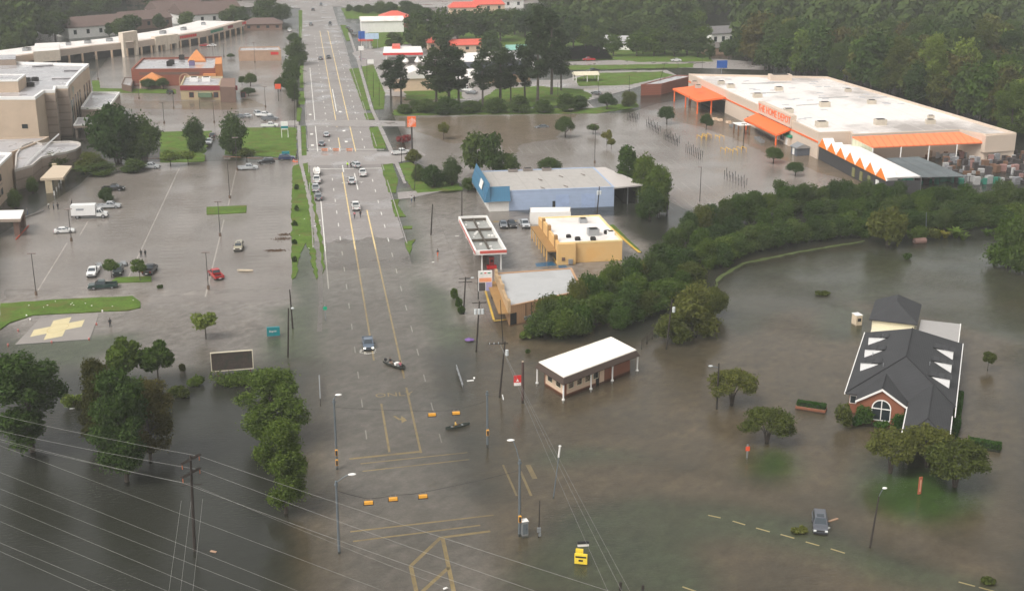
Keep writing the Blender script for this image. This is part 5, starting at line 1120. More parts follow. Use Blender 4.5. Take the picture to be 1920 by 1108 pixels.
panel(di, 'green_awning', da, db, 6.5, 11.5, 1.0, 2.6, mat('sage_green', (.12, .18, .11), .7), 0, 1.0)
for px, py in ((364, 153), (387, 153)): q = G(px, py, 4.8); unit(di, q.x, q.y, 4.8, 3, 3, 1.6, M_COPE)
# ---- tan shop far left
tn = flat_building('tan_shop', 'low tan shop with dark roof edge', Q([(447, 98), (527, 97), (523, 90), (450, 91)], 4), 4.2, mat('tan_block', (.40, .26, .18), .8), M_GREYROOF, .4)
q = G(517, 113); mb = MB(); mb.box((q.x, q.y - 1, 3.2), (4, 2, 1.2)); part('red_awning', mb, M_RED, tn)
# ---- right side, far
house('warehouse', 'long white metal building with pale roof beside the far grass', 716, 58, 22, 18, 0, 6, 1.6, M_WHITEP, M_WHITEROOF, 0, None, 'building', 0)
house('red_roof_shop', 'shop with a bright red roof beyond the white metal building', 740, 48, 16, 14, 0, 5, 3, M_BRICK, M_REDROOF, None, None, 'building', 3)
house('red_roof_shop', 'red hipped roof shop in front of the green field', 826, 92, 13, 11, 0, 3.6, 3, M_CREAMW, M_REDROOF, None, None, 'building', 3)
house('red_roof_shop', 'red gabled roof building beside the green field', 874, 96, 15, 9, 0, 3.4, 2.2, M_CREAMW, M_REDROOF, 0, None, 'building', 3)
house('red_roof_shop', 'far long red roof at the top behind the woods, left one', 870, 26, 18, 9, 0, 4, 3, M_CREAMW, M_REDROOF, 3, None, 'building', 3)
house('red_roof_shop', 'far long red roof at the top behind the woods, right one', 914, 20, 20, 9, 0, 4, 3, M_CREAMW, M_REDROOF, 3, None, 'building', 3)
house('warehouse', 'far low white building at the top edge', 940, 14, 26, 14, 0, 5, 2, M_WHITEP, M_WHITEROOF, 0, None, 'building', 4)
house('warehouse', 'far brick building at the top edge', 945, 2, 24, 14, 0, 6, 2, mat('pink_brick', (.42, .25, .21), .8), M_BROWNROOF, 0, None, 'building', 4)
for i, (px, L_, m, lb) in enumerate(((300, 60, M_CREAMW, 'far pale warehouse at the top left edge'), (440, 40, M_WHITEP, 'far white warehouse at the top left beside the road'), (700, 50, M_WHITEP, 'far white hall at the top right of the road'), (820, 40, mat('pink_brick', (.42, .25, .21), .8), 'far brick hall at the top edge'), (1010, 40, M_WHITEP, 'far white hall above the dark wood'), (1800, 60, M_WHITEP, 'far pale hall above the wood on the right'))): house('warehouse', lb, px, -8 - (i % 3) * 3, L_, 18, .1, 6, 2, m, M_GREYROOF, 0, None, 'building', 5)
house('white_hall', 'white hall with a pale gabled roof among the pines', 778, 166, 14, 17, 0, 5, 3, M_CREAMW, M_WHITEROOF, 0, None, 'building', 2).rotation_euler.z = R(90)
house('dark_roof_house', 'long dark roofed house with small white dormers among the pines', 915, 152, 32, 13, .03, 3.6, 4.2, mat('wood_wall', (.30, .21, .13), .8), mat('slate_roof', (.045, .048, .06), .8, .2), 3, None, 'house', 7)
for px, py in ((890, 140), (912, 140), (923, 140)):
    q = G(px, py, 5.0); mb = MB(); mb.box((q.x, q.y, 5.2), (1.8, 1.6, 1.6)); part('dormer', mb, M_WHITEP, bpy.data.objects['dark_roof_house'])
house('white_roof_house', 'big pale roofed building behind the dark roofed house', 888, 132, 22, 18, .1, 4, 3.5, M_WHITEP, M_WHITEROOF, 4, None, 'building', 3)
house('white_roof_house', 'small white gabled front left of the dark roofed house', 868, 160, 9, 8, .2, 3.2, 3, M_WHITEP, M_WHITEROOF, 0, None, 'house', 1)
house('white_roof_house', 'pale metal roofed house behind the tallest pines', 955, 124, 20, 12, 0, 3.6, 2.6, M_WHITEP, M_GREYROOF, 3, None, 'building', 3)
house('grey_roof_shed', 'small green roofed shed between the pines', 970, 104, 10, 7, 0, 3, 1.8, M_WHITEP, mat('mint_roof', (.22, .42, .36), .6), 0, None, 'shed', 1)
cp = thing('fuel_canopy', 'red edged white fuel canopy of the far filling station', 'canopy', G(755, 112)); P = Q([(718, 100), (793, 99), (789, 87), (720, 88)], 5)
mb = MB(); mb.prism(P, 4.0, 5.0, 0, 1); part('roof', mb, [M_RED, M_WHITEP], cp)
for px in (725, 750, 785): q = G(px, 114); k = MB(); k.box((q.x, q.y, 1.8), (.6, .6, 4.4)); part('post', k, M_WHITEP, cp)
mb = MB()
P = Q([(735, 88), (750, 88), (750, 84), (736, 84)], 6); mb.prism(P, 5, 6.4); part('red_gable', mb, M_REDROOF, cp)
for i, px in enumerate((751, 761, 783, 794)):
    q = G(px, 121); root = thing('parasol', 'white folded parasol beside the far filling station', 'parasol', q, 0, 'parasols at the filling station'); mb = MB(); mb.tube([(0, 0, .2), (0, 0, 1.2), (0, 0, 3.6)], [.5, 1.5, .05], 8); link('canopy', mb.mesh('canopy', M_WHITEP), root); mb = MB(); mb.tube([(0, 0, -.2), (0, 0, 1)], .06, 5); link('pole', mb.mesh('pole', M_STEEL), root)
flat_building('grey_roof_shed', 'long brown brick shed with grey roof at the lot edge', Q([(1202, 160), (1240, 158.5), (1300, 143), (1268, 142)], 4), 4, M_REDBRICK, M_GREYROOF, .2)
pv = thing('pavilion', 'small white open pavilion on the oval lawn', 'pavilion', G(1098, 152)); q = G(1098, 152); mb = MB(); hip(mb, [(q.x - 5, q.y + 3.5), (q.x - 5, q.y - 3.5), (q.x + 5, q.y - 3.5), (q.x + 5, q.y + 3.5)], 2.8, 3.8, 0); part('roof', mb, mat('cream_roof', (.62, .56, .42), .6), pv)
for x in (-4.5, 0, 4.5):
    for y in (-3, 3): k = MB(); k.box((q.x + x, q.y + y, 1.2), (.3, .3, 3.2)); part('post', k, M_WHITEP, pv)
for a in (('house', 'grey roofed house with a white gable in the wood clearing, nearer', 1170, 92, 18, 9, -.5, 3.2, 3, M_WHITEP, M_GREYROOF, 0), ('house', 'white two storey house between tall trees of the wood', 1346, 84, 13, 10, .2, 6, 3, M_WHITEP, mat('slate_grey_roof', (.16, .15, .15), .8), 0), ('house', 'low tan house in front of the white two storey house', 1344, 100, 16, 8, .1, 3, 2, mat('tan_block', (.40, .26, .18), .8), mat('brown_grey_roof', (.15, .13, .12), .8), 0),
          ('house', 'small white gabled house right of the two storey house', 1384, 96, 10, 8, .9, 3.2, 2.6, M_WHITEP, M_GREYROOF, 0), ('house', 'grey roofed house in a gap of the wood behind the store corner', 1480, 104, 13, 9, .3, 3.4, 3, M_WHITEP, M_GREYROOF, 0), ('house', 'white sided house in a gap above the store roof', 1598, 112, 12, 9, -.2, 3.4, 3, M_WHITEP, mat('slate_grey_roof', (.16, .15, .15), .8), 0), ('house', 'tan house in a far gap of the wood', 1535, 62, 13, 9, .2, 3.4, 3, M_CREAMW, M_GREYROOF, 0), ('house', 'brown roofed house in a gap of the wood above the store', 1690, 118, 12, 9, .5, 3.4, 3, M_WHITEP, M_BROWNROOF, 0), ('house', 'pale house in the far left gap of the wood', 1440, 72, 13, 9, 0, 3.4, 3, M_WHITEP, M_GREYROOF, 0), ('house', 'dark roofed house in the right gap of the wood', 1830, 120, 12, 9, -.4, 3.4, 3, M_WHITEP, mat('slate_grey_roof', (.16, .15, .15), .8), 0), ('house', 'white walled house deep in the wood', 1640, 84, 12, 9, .4, 3.2, 3, M_WHITEP, mat('slate_grey_roof', (.16, .15, .15), .8), 0), ('house', 'house with grey gable hidden deep in the wood, right', 1745, 66, 14, 10, -.3, 3.4, 3, M_WHITEP, M_GREYROOF, 0)): house(*a)

# ---- blue shop
bx0, bx1, by0, by1, bh = 43.7, 75.0, 302.0, 325.0, 4.9
bl = flat_building('blue_shop', 'long pale blue metal shop with dusty roof and blue mansard front', [(bx0, by0), (bx1, by0), (bx1, by1), (bx0, by1)], bh, M_BLUEW, M_DUSTROOF, .12)
mb = MB(); mb.prism([(bx1 - .2, by0 - .3), (82.6, by0 + 1.6), (83.2, by0 + 3.2), (81.6, by0 + 9), (78, by1), (bx1 - .2, by1)], bh - .35, bh - .01); part('side_roof', mb, mat('pale_metal_roof', (.52, .47, .44), .5, .1), bl)
for x, y in ((79, 304), (82, 305), (80.5, 311), (77, 322)): k = MB(); k.tube([(x, y, -.6), (x, y, bh - .3)], .12, 5); part('post', k, M_STEEL, bl)
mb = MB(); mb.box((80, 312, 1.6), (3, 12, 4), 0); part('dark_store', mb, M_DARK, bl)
def mansard(root, A, B, u0, u1, z0, z1, out, m, base=0.1):
    a, b = wallpt(A, B, u0, z0, out), wallpt(A, B, u1, z0, out); c, d = wallpt(A, B, u1 - (0 if u1 == u0 else 0), z1, base), wallpt(A, B, u0, z1, base); e, f = wallpt(A, B, u1, z0, base), wallpt(A, B, u0, z0, base)
    mb = MB(); mb.add([a, b, c, d, e, f], [(0, 1, 2, 3), (1, 4, 2), (0, 3, 5), (0, 5, 4, 1), (5, 3, 2, 4)]); return part('mansard', mb, m, root)
mansard(bl, (bx0, by1), (bx0, by0 - 1.3), 0, 24.3, 2.6, 7.2, 1.5, M_BLUEROOF); mansard(bl, (bx0 - 1.5, by0), (bx0 + 5, by0), 0, 6.5, 2.7, 6.2, 1.3, M_BLUEROOF)
panel(bl, 'white_corner_wall', (bx0, by0), (bx1, by0), 0, 4.8, -.4, 2.7, M_WHITEP, -.1, .1); panel(bl, 'white_front_wall', (bx0, by1), (bx0, by0), 0, 23, -.4, 2.7, M_WHITEP, -.1, .1)
win(bl, (bx0, by0), (bx1, by0), 2.2, .7, 1.9, 1.5, M_WHITEP, mat('violet_glass', (.07, .04, .14), .3), label='window with a violet poster'); win(bl, (bx0, by0), (bx1, by0), .4, .6, .5, 1.6, M_WHITEP)
p = [wallpt((bx0, by1), (bx0, by0), u, z, o) for u, z, o in ((13, 4.2, 1.15), (17.5, 4.2, 1.15), (17.5, 6.2, .62), (13, 6.2, .62))]; mb = MB(); mb.quad(*p); mb.quad(*[q + Vector((-.1, 0, .04)) for q in reversed(p)]); part('blank_sign', mb, M_WHITEP, bl)
for u in (16.5, 23): panel(bl, 'roller_door', (bx0, by0), (bx1, by0), u, u + 3.4, -.3, 3.5, mat('pale_blue_door', (.34, .42, .60), .6), -.05, .05)
panel(bl, 'door', (bx0, by0), (bx1, by0), 15.7, 16.4, -.3, 2, M_DARK)
for x, y in ((53, 323.5), (57, 323.8), (62, 323.6)): unit(bl, x, y, bh, 2.4, 1.2, .7, mat('rust_roof_box', (.22, .19, .17), .7))
for x, y in ((58, 314), (57, 305), (64, 317), (63, 306), (70, 318)): k = MB(); k.tube([(x, y, bh), (x + .5, y - 2.5, bh + .25)], .14, 5); part('roof_pipe', k, mat('rust_roof_box', (.22, .19, .17), .7), bl)
# ---- yellow shop
yx0, yx1, yy0, yy1, yh = 51.6, 65.6, 255.8, 277.5, 4.3
ye = flat_building('yellow_shop', 'yellow stucco shop with bright white roof and stepped porch', [(yx0, yy0), (yx1, yy0), (yx1, yy1), (yx0, yy1)], yh, M_YELLOWW, M_WHITEROOF, .22, cope=mat('yellow_coping', (.78, .60, .30), .6))
L0 = (yx0, yy1), (yx0, yy0)
for u0, u1, z1 in ((0, 5, 4.6), (5.0, 6.0, 5.6), (6, 11.5, 5.1), (11.5, 12.5, 5.8), (12.5, 19, 4.7), (19, 20, 5.6), (20, 21.7, 4.7)): panel(ye, 'stepped_parapet', *L0, u0, u1, 2.7, z1, M_YELLOWW if z1 < 5.5 else mat('brown_trim', (.30, .17, .06), .7), -.3, .35 if z1 > 5.5 else .25)
panel(ye, 'porch_roof', *L0, 1, 21.5, 2.5, 2.75, mat('brown_trim', (.30, .17, .06), .7), 0, 2.2)
panel(ye, 'shopfront', *L0, 3, 20, 0, 2.3, M_GLASS, -.05, .07)
for u in range(1, 22, 3): panel(ye, 'porch_post', *L0, u, u + .3, -.4, 2.5, M_YELLOWW, 1.8, 2.1)
panel(ye, 'front_block', (yx0, yy0), (yx1, yy0), -.3, 3.6, -.4, 4.5, M_YELLOWW, -.2, 1.2); 
panel(ye, 'air_conditioner', (yx0, yy0), (yx1, yy0), 2.0, 2.9, 0.2, 1.2, M_STEEL, 1.2, 1.7); panel(ye, 'meter_box', (yx0, yy0), (yx1, yy0), .6, 1.3, .9, 1.6, mat('dark_brick', (.14, .085, .065), .8), 1.2, 1.35)
for px, py, s, m in ((1093, 417, 1.4, M_STEEL), (1112, 440, 2.0, M_STEEL), (1066, 445, .8, M_DARK), (1083, 450, .9, M_DARK), (1112, 450, .9, M_DARK), (1138, 438, 1.0, M_DARK), (1145, 440, 1.2, M_COPE)): q = G(px, py, yh); unit(ye, q.x, q.y, yh - .05, s * 1.2, s, s * .7, m)
cb = flat_building('white_container', 'white box container behind the yellow shop', [tuple(G(*q)[:2]) for q in ((993, 421), (1070, 420), (1070, 410), (993, 411))], 2.9, M_WHITEP, M_WHITEROOF, 0, cat='container')
# ---- fuel canopy near
cx0, cx1, cy0, cy1 = 33.4, 40.0, 252.0, 280.5
fc = thing('fuel_canopy', 'stripped fuel canopy with open trusses and red white edge', 'canopy', ((cx0 + cx1) / 2, (cy0 + cy1) / 2, 0))
P = [(cx0, cy0), (cx1, cy0), (cx1, cy1), (cx0, cy1)]
mb = MB(); mb.ring(P, inset(P, .35), 3.7, 4.7); part('fascia', mb, M_WHITEP, fc)
mb = MB(); slab(mb, P[0], P[1], 1.0, cx1 - cx0 + .03, 4.0, 4.6, .0, .06); slab(mb, P[3], P[0], 2, 29, 4.0, 4.5, 0, .06); part('red_band', mb, mat('faded_red', (.52, .10, .08), .5), fc)
mb = MB(); mb.flat(inset(P, .4), 3.75); part('deck', mb, mat('grey_deck', (.32, .32, .30), .5, .15), fc)
mb = MB()
for y in (cy0 + 1.2, cy0 + 9.8, cy0 + 18.5, cy1 - 1.2): mb.box(((cx0 + cx1) / 2, y, 4.15), (cx1 - cx0 - .9, .4, .5))
mb.box(((cx0 + cx1) / 2, (cy0 + cy1) / 2, 4.1), (.3, cy1 - cy0 - 1, .4)); part('truss', mb, mat('rusty_truss', (.085, .07, .055), .8, .3), fc)
r = random.Random(3)
for i in range(10): k = MB(); k.box((r.uniform(cx0 + 1, cx1 - 1), r.uniform(cy0 + 1, cy1 - 1), 4.0), (.5, .4, .4)); part('light_box', k, M_WHITEP, fc)
for x in (35.0, 39.0):
    for y in (253.5, 266, 279): k = MB(); k.box((x, y, 1.6), (.3, .3, 4.4)); part('post', k, M_WHITEP, fc)
for y in (254.5, 266.5, 277.5):
    root = thing('fuel_pump', 'red fuel pump under the stripped canopy%s' % (', nearest the camera' if y < 255 else ', middle one' if y < 270 else ', far end'), 'fuel pump', (37.2, y, 0)); k = MB(); k.box((0, 0, .3), (2.0, 1.0, .7)); link('island', k.mesh('island', M_RED), root); k = MB(); k.box((0, 0, 1.4), (.9, .7, 1.6)); k.box((0, 0, 2.3), (1.1, .75, .3)); link('cabinet', k.mesh('cabinet', mat('maroon_pump', (.30, .03, .03), .5)), root); k = MB(); k.box((0, -.37, 1.7), (.6, .04, .5)); link('screen', k.mesh('screen', M_DARK), root)
# ---- tan shop near
TP = [(35.2, 218.0), (50.4, 222.0), (51.0, 239.5), (35.6, 239.5)]; TP = Q([(955, 575), (1092, 545), (1072, 503), (930, 513)], 3.6)
ts = flat_building('tan_metal_shop', 'tan metal shop with pale grey roof and stepped yellow parapet', TP, 3.6, M_TANW, mat('pale_grey_roof', (.42, .415, .41), .5, .1, .2, stain=((.36, .355, .35), .7, .15)), .12)
TP = ccw(TP); i0 = min(range(4), key=lambda i: (Vector(TP[i]) - Vector(Q([(930, 513)], 3.6)[0])).length); ta, tb = TP[i0], TP[(i0 + 1) % 4]; tl = (Vector(tb) - Vector(ta)).length
for a, b, z in ((0, .06, 4.6), (.06, .26, 4.0), (.26, .3, 4.9), (.3, .52, 4.5), (.52, .56, 4.9), (.56, .93, 4.0), (.93, 1, 4.7)): panel(ts, 'stepped_parapet', ta, tb, tl * a, tl * b, 2.4, z, mat('mustard_trim', (.44, .30, .17), .7), -.25, .3)
panel(ts, 'porch_roof', ta, tb, 1, tl, 2.2, 2.4, mat('brown_trim', (.30, .17, .06), .7), 0, 2.0)
tc_, td_ = TP[(i0 + 1) % 4], TP[(i0 + 2) % 4]
for u in (3.6, 4.8, 6.3): k = MB(); q = wallpt(tc_, td_, u, 0, .15); k.tube([(q.x, q.y, .3), (q.x, q.y, 3.5)], .06, 5); part('conduit', k, M_DARK, ts)
for u in (3.3, 4.2, 5.2, 6.2, 9.0): panel(ts, 'meter_box', tc_, td_, u, u + .6, .4, 1.1, M_STEEL, 0, .3)
panel(ts, 'open_door', tc_, td_, .2, 1.6, .0, 2.2, M_DARK, -.05, .05)
# ---- flooded office on posts
OR = Q([(1003, 688), (1056, 721), (1200, 666), (1146, 638)], 2.8); oc = C2(OR)
off = thing('flooded_office', 'small flooded office with bright white roof and dark brown eaves', 'building', oc)
OT = ccw(inset(OR, .55))
mb = MB(); ro = ccw(OR); n = 4
for i in range(n):
    j = (i + 1) % n; a, b = Vector((*ro[i], 2.8)), Vector((*ro[j], 2.8)); c, d = Vector((*OT[j], 3.7)), Vector((*OT[i], 3.7)); mb.quad(a, b, c, d); mb.quad(a - Vector((0, 0, .12)), b - Vector((0, 0, .12)), b, a)
mb.flat(ro, 2.70); part('eaves', mb, M_BRONZE, off)
mb = MB(); mb.flat(OT, 3.66); mb.ring(inset(OT, -.06), inset(OT, .12), 3.6, 3.76); part('roof', mb, mat('bright_white_roof', (.86, .80, .72), .5, .04), off)
OB = ccw(inset(OR, 1.25)); mb = MB(); mb.prism(OB, -.9, 2.74); part('wall', mb, M_BRICK, off)
cor = lambda x, y, z: min(range(4), key=lambda i: (Vector(OB[i]) - Vector(Q([(x, y)], z)[0])).length)
i0, i1 = cor(1003, 685, 2.7), cor(1056, 721, 2.7); wa, wb, wc_ = OB[i0], OB[(i0 + 1) % 4], OB[(i0 + 2) % 4]
l1, l2 = (Vector(wb) - Vector(wa)).length, (Vector(wc_) - Vector(wb)).length
panel(off, 'peach_panel', wa, wb, .4, l1 - .02, .25, 2.68, M_CREAMW, -.05, .05); panel(off, 'peach_panel', wb, wc_, .5, l2 * .46, .25, 2.68, M_CREAMW, -.05, .05)
for i in range(2): win(off, wa, wb, l1 * (.17 + .42 * i), .95, 1.5, 1.15, M_CREAM)
for i in range(4): win(off, wb, wc_, .8 + i * 1.95, .95, 1.3, 1.15, M_CREAM)
panel(off, 'door', wb, wc_, l2 * .47, l2 * .51, -.4, 2.1, M_DARK); panel(off, 'door', wb, wc_, l2 * .52, l2 * .59, .0, 2.3, M_CREAMW)
eo = ccw(inset(OR, .3)); e0 = min(range(4), key=lambda i: (Vector(eo[i]) - Vector(Q([(1003, 685)], 2.7)[0])).length)
ca, cb_, cc_ = Vector(eo[e0]), Vector(eo[(e0 + 1) % 4]), Vector(eo[(e0 + 2) % 4])
for p in (ca, cb_, cb_.lerp(cc_, .36), cb_.lerp(cc_, .65), cc_): k = MB(); k.tube([(p.x, p.y, -.8), (p.x, p.y, 2.72)], .13, 8); k.tube([(p.x, p.y, -.1), (p.x, p.y, .18)], .26, 8); part('post', k, M_WHITEP, off)
# ---- chapel
o_, v_ = Vector((79.3, 170.4)), Vector((.496, .868)); u_ = Vector((.868, -.496)); crot = math.atan2(u_.y, u_.x)
ch = thing('chapel', 'brick chapel with a charcoal shingle roof and white dormer cheeks', 'building', (o_.x, o_.y, 0), crot)     # local x = across, y = along
def lp(name, mb, m, parent=ch): return link(name, mb.mesh(name, m), parent)
M_EAVE = M_WHITEP
mb = MB(); hip(mb, [(0, 0), (16, 0), (16, 29), (0, 29)], 3.3, 7.6, 7.6, 7.6); lp('main_roof', mb, M_CHAR)
mb = MB(); mb.prism([(.6, .6), (15.4, .6), (15.4, 28.4), (.6, 28.4)], -.9, 3.25, cap=False); lp('wall', mb, M_BRICK)
mb = MB()
for a, b in (((0, 0), (0, 29)), ((16, 29), (16, -3.4))): mb.box(((a[0] + b[0]) / 2 + (-.07 if a[0] == 0 else .07), (a[1] + b[1]) / 2, 3.2), (.14, abs(a[1] - b[1]), .3))
mb.box((9.25, -8.2, 3.2), (.14, 11.5, .3)); mb.box((15.7, -9, 3.2), (.14, 10.5, .3)); lp('gutter', mb, M_EAVE)
gx0, gx1, gp, gz, gy = 2.1, 8.9, 5.5, 5.6, -2.0
mb = MB(); zf = lambda z: (z - 3.3) / (7.6 - 3.3) * 7.6          # where the front hip face reaches height z
mb.add([(gx0 - .3, gy - .35, 3.25), (gp, gy - .35, gz + .05), (gp, zf(gz) + .3, gz + .05), (gx0 - .3, .25, 3.25), (gx1 + .3, gy - .35, 3.25), (gx1 + .3, .25, 3.25)], [(0, 1, 2, 3), (1, 4, 5, 2)]); lp('front_roof', mb, M_CHAR)
mb = MB(); mb.prism([(gx0, gy), (gx1, gy), (gx1, .7), (gx0, .7)], -.9, 3.2, cap=False); mb.add([(gx0, gy, 3.2), (gx1, gy, 3.2), (gp, gy, gz - .15)], [(0, 1, 2)]); lp('gable_wall', mb, M_BRICK)
mb = MB()
for a, b in (((gx0 - .35, 3.2), (gp, gz)), ((gp, gz), (gx1 + .35, 3.2))):
    a3, b3 = Vector((a[0], gy - .42, a[1])), Vector((b[0], gy - .42, b[1])); mb.quad(a3 - Vector((0, 0, .32)), b3 - Vector((0, 0, .32)), b3 + Vector((0, 0, .06)), a3 + Vector((0, 0, .06))); mb.quad(a3 - Vector((0, 0, .32)), a3 + Vector((0, .4, -.32)), b3 + Vector((0, .4, -.32)), b3 - Vector((0, 0, .32)))
lp('bargeboard', mb, M_EAVE)
wn = MB(); cxw, rw = gp + .1, 1.35
for i in range(14):
    t0, t1 = math.pi * i / 14, math.pi * (i + 1) / 14
    wn.quad(*[(cxw + r * math.cos(t), gy - .07, 2.35 + r * math.sin(t)) for r, t in ((rw - .1, t0), (rw + .08, t0), (rw + .08, t1), (rw - .1, t1))])
for x in (-rw, 0, rw): wn.box((cxw + x, gy - .07, 1.45 if x else 2.0), (.13, .12, 1.9 if x else 3.2))
for x in (-rw / 2 + .25,): pass
for z in (.45, 2.3): wn.box((cxw, gy - .065, z), (2 * rw, .11, .14))
wf = lp('arched_window', wn, M_EAVE)
gl = MB(); gl.add([(cxw + rw * math.cos(math.pi * i / 14), gy - .03, 2.35 + rw * math.sin(math.pi * i / 14)) for i in range(15)], [tuple(range(15))]); gl.box((cxw, gy - .02, 1.4), (2 * rw, .04, 1.9)); lp('pane', gl, M_GLASS, wf)
fr = MB(); fr.box((1.2, .52, 2.2), (1.0, .1, 1.3)); w2 = lp('window', fr, M_EAVE); g2 = MB(); g2.box((1.2, .5, 2.2), (.82, .12, 1.1)); g2.box((1.2, .49, 2.2), (.06, .12, 1.1)); lp('pane', g2, M_GLASS, w2)
# wing towards the camera with its own hip, white columns at its end
mb = MB(); wz = 5.3; mb.add([(9.3, -14, 3.3), (15.7, -14, 3.3), (15.7, zf(3.3) + .2, 3.3), (9.3, .2, 3.3), (12.5, -10.6, wz), (12.5, zf(wz) + .3, wz)], [(0, 1, 4), (1, 2, 5, 4), (3, 0, 4, 5)]); mb.quad((9.3, -14, 3.3), (9.3, .2, 3.3), (9.3, .2, 3.05), (9.3, -14, 3.05)); mb.quad((9.3, -14, 3.05), (15.7, -14, 3.05), (15.7, -14, 3.3), (9.3, -14, 3.3)); mb.quad((9.3, -14, 3.05), (9.3, .2, 3.05), (15.7, .2, 3.05), (15.7, -14, 3.05)); lp('wing_roof', mb, M_CHAR)
mb = MB(); mb.prism([(9.8, -6.5), (15.2, -6.5), (15.2, .7), (9.8, .7)], -.9, 3.05, cap=False); lp('wing_wall', mb, M_BRICK)
for x in (9.7, 10.3, 14.7, 15.3): k = MB(); k.tube([(x, -13.5, -.8), (x, -13.5, 3.1)], .17, 8); k.box((x, -13.5, .1), (.5, .5, .4)); lp('column', k, M_EAVE)
# ridge caps
mb = MB(); mb.tube([(8, 7.6, 7.62), (8, 21.4, 7.62)], .13, 5); mb.tube([(8, 7.6, 7.6), (0, 0, 3.35)], .11, 5); mb.tube([(8, 7.6, 7.6), (16, 0, 3.35)], .11, 5); mb.tube([(gp, gy - .3, gz + .08), (gp, zf(gz), gz + .08)], .11, 5); mb.tube([(12.5, -10.6, wz), (12.5, zf(wz), wz)], .11, 5); mb.tube([(12.5, -10.6, wz), (9.3, -14, 3.3)], .1, 5); mb.tube([(12.5, -10.6, wz), (15.7, -14, 3.3)], .1, 5); lp('ridge_cap', mb, mat('ridge_black', (.022, .022, .024), .9))
slope = (7.6 - 3.3) / 8.0
cheek = mat('dormer_white', (.84, .82, .80), .5, .03)
for side, spots in ((-1, ((1632.2, 647.4), (1624.7, 670.5), (1616.3, 696.0))), (1, ((1783.8, 674.3), (1780.9, 698.8), (1777.4, 727.7)))):
    for sp_ in spots:
        xa, xb, hh = 1.25, 3.95, 1.4; za, zb = 3.3 + slope * xa, 3.3 + slope * xb; g_ = G(*sp_, za); y = (g_.xy - o_).dot(v_); X = lambda x: x if side < 0 else 16 - x
        dw = 2.0; dn = MB()
        dn.add([(X(xa), y, za - .1), (X(xa), y, za + hh), (X(xb), y, zb + .05), (X(xa), y + dw, za - .1), (X(xa), y + dw, za + hh), (X(xb), y + dw, zb + .05)], [(0, 1, 2), (3, 5, 4), (0, 3, 4, 1)], 0)
        dn.add([(X(xa - .2), y - .14, za + hh + .0), (X(xa - .2), y + dw + .14, za + hh + .0), (X(xb + .5), y + dw + .14, zb + .36), (X(xb + .5), y - .14, zb + .36)], [(0, 1, 2, 3)], 1)
        d_ = lp('dormer', dn, [cheek, M_CHAR]); k = MB(); k.box((X(xa) + .02 * side, y + dw / 2, za + hh * .55), (.06, 1.0, .6)); lp('pane', k, M_GLASS, d_)
# drip pipes
for x, y in ((2.6, 14), (4.8, 6.5), (3.4, 22), (11.5, 10)): k = MB(); z = 3.3 + slope * (x if x < 8 else 16 - x); k.tube([(x, y, z), (x, y, z + .6)], .06, 5); lp('vent_pipe', k, M_STEEL)
# rear block and flat carport
mb = MB(); mb.prism([(.7, 33.4), (7.8, 33.4), (7.8, 44), (.7, 44)], -.9, 4.4, cap=False); mb.prism([(.8, 28.2), (7.6, 28.2), (7.6, 33.5), (.8, 33.5)], -.9, 3.0, 0, 0); lp('rear_wall', mb, M_CREAM)
mb = MB(); hip(mb, [(.2, 32.9), (8.3, 32.9), (8.3, 44.5), (.2, 44.5)], 4.5, 7.2, 4.0); lp('rear_roof', mb, M_CHAR)
mb = MB(); mb.prism([(8.6, 28.0), (15.2, 28.0), (15.2, 39.4), (8.6, 39.4)], 3.0, 3.3); lp('carport_roof', mb, mat('carport_grey', (.34, .32, .305), .4, .1))
mb = MB(); mb.box((15.3, 33.7, 3.2), (.15, 11.4, .4)); lp('carport_fascia', mb, M_EAVE)
for x, y in ((9, 39), (15, 39), (15, 33)): k = MB(); k.box((x, y, 1.1), (.3, .3, 4)); lp('carport_post', k, M_EAVE)
# ================================================================ VEHICLES
M_TYRE = mat('tyre_rubber', (.02, .02, .02), .9); M_RIM = mat('wheel_rim', (.35, .35, .36), .35, .05, metal=.7)
M_VGLASS = mat('vehicle_glass', (.03, .04, .05), .06, .1, spec=.7); M_LAMP = mat('headlamp', (.75, .75, .72), .15, .02); M_LIT = mat('lit_headlamp', (1.0, .93, .75), .3, .0, emit=3.0); M_TAIL = mat('tail_lamp', (.35, .01, .01), .2, .05)
M_TRIM = mat('black_trim', (.025, .025, .027), .6); M_PAINT0 = mat('vehicle_paint', (.5, .5, .5), .3)
def paint(n, c): return mat('vehicle_paint_' + n, c, .28, .05, 2.0, coat=.6)
P_WHITE, P_SILVER, P_BLACK, P_GREY = paint('white', (.74, .73, .71)), paint('silver', (.45, .46, .47)), paint('black', (.018, .018, .02)), paint('grey', (.16, .17, .18))
P_RED, P_GREEN, P_NAVY, P_TAN, P_SLATE = paint('red', (.42, .02, .02)), paint('dark_green', (.018, .045, .04)), paint('navy', (.015, .03, .09)), paint('tan', (.33, .29, .20)), paint('slate', (.09, .12, .165))
def loft(mb, prof, wids, mi=0):
    """closed side profile (y,z) with its own half width at every point"""
    n = len(prof); L = [(-w_, y, z) for (y, z), w_ in zip(prof, wids)]; Rr = [(w_, y, z) for (y, z), w_ in zip(prof, wids)]
    mb.add(L + Rr, [tuple(range(n)), tuple(reversed(range(n, 2 * n)))] + [(i, n + i, n + (i + 1) % n, (i + 1) % n) for i in range(n)], mi)
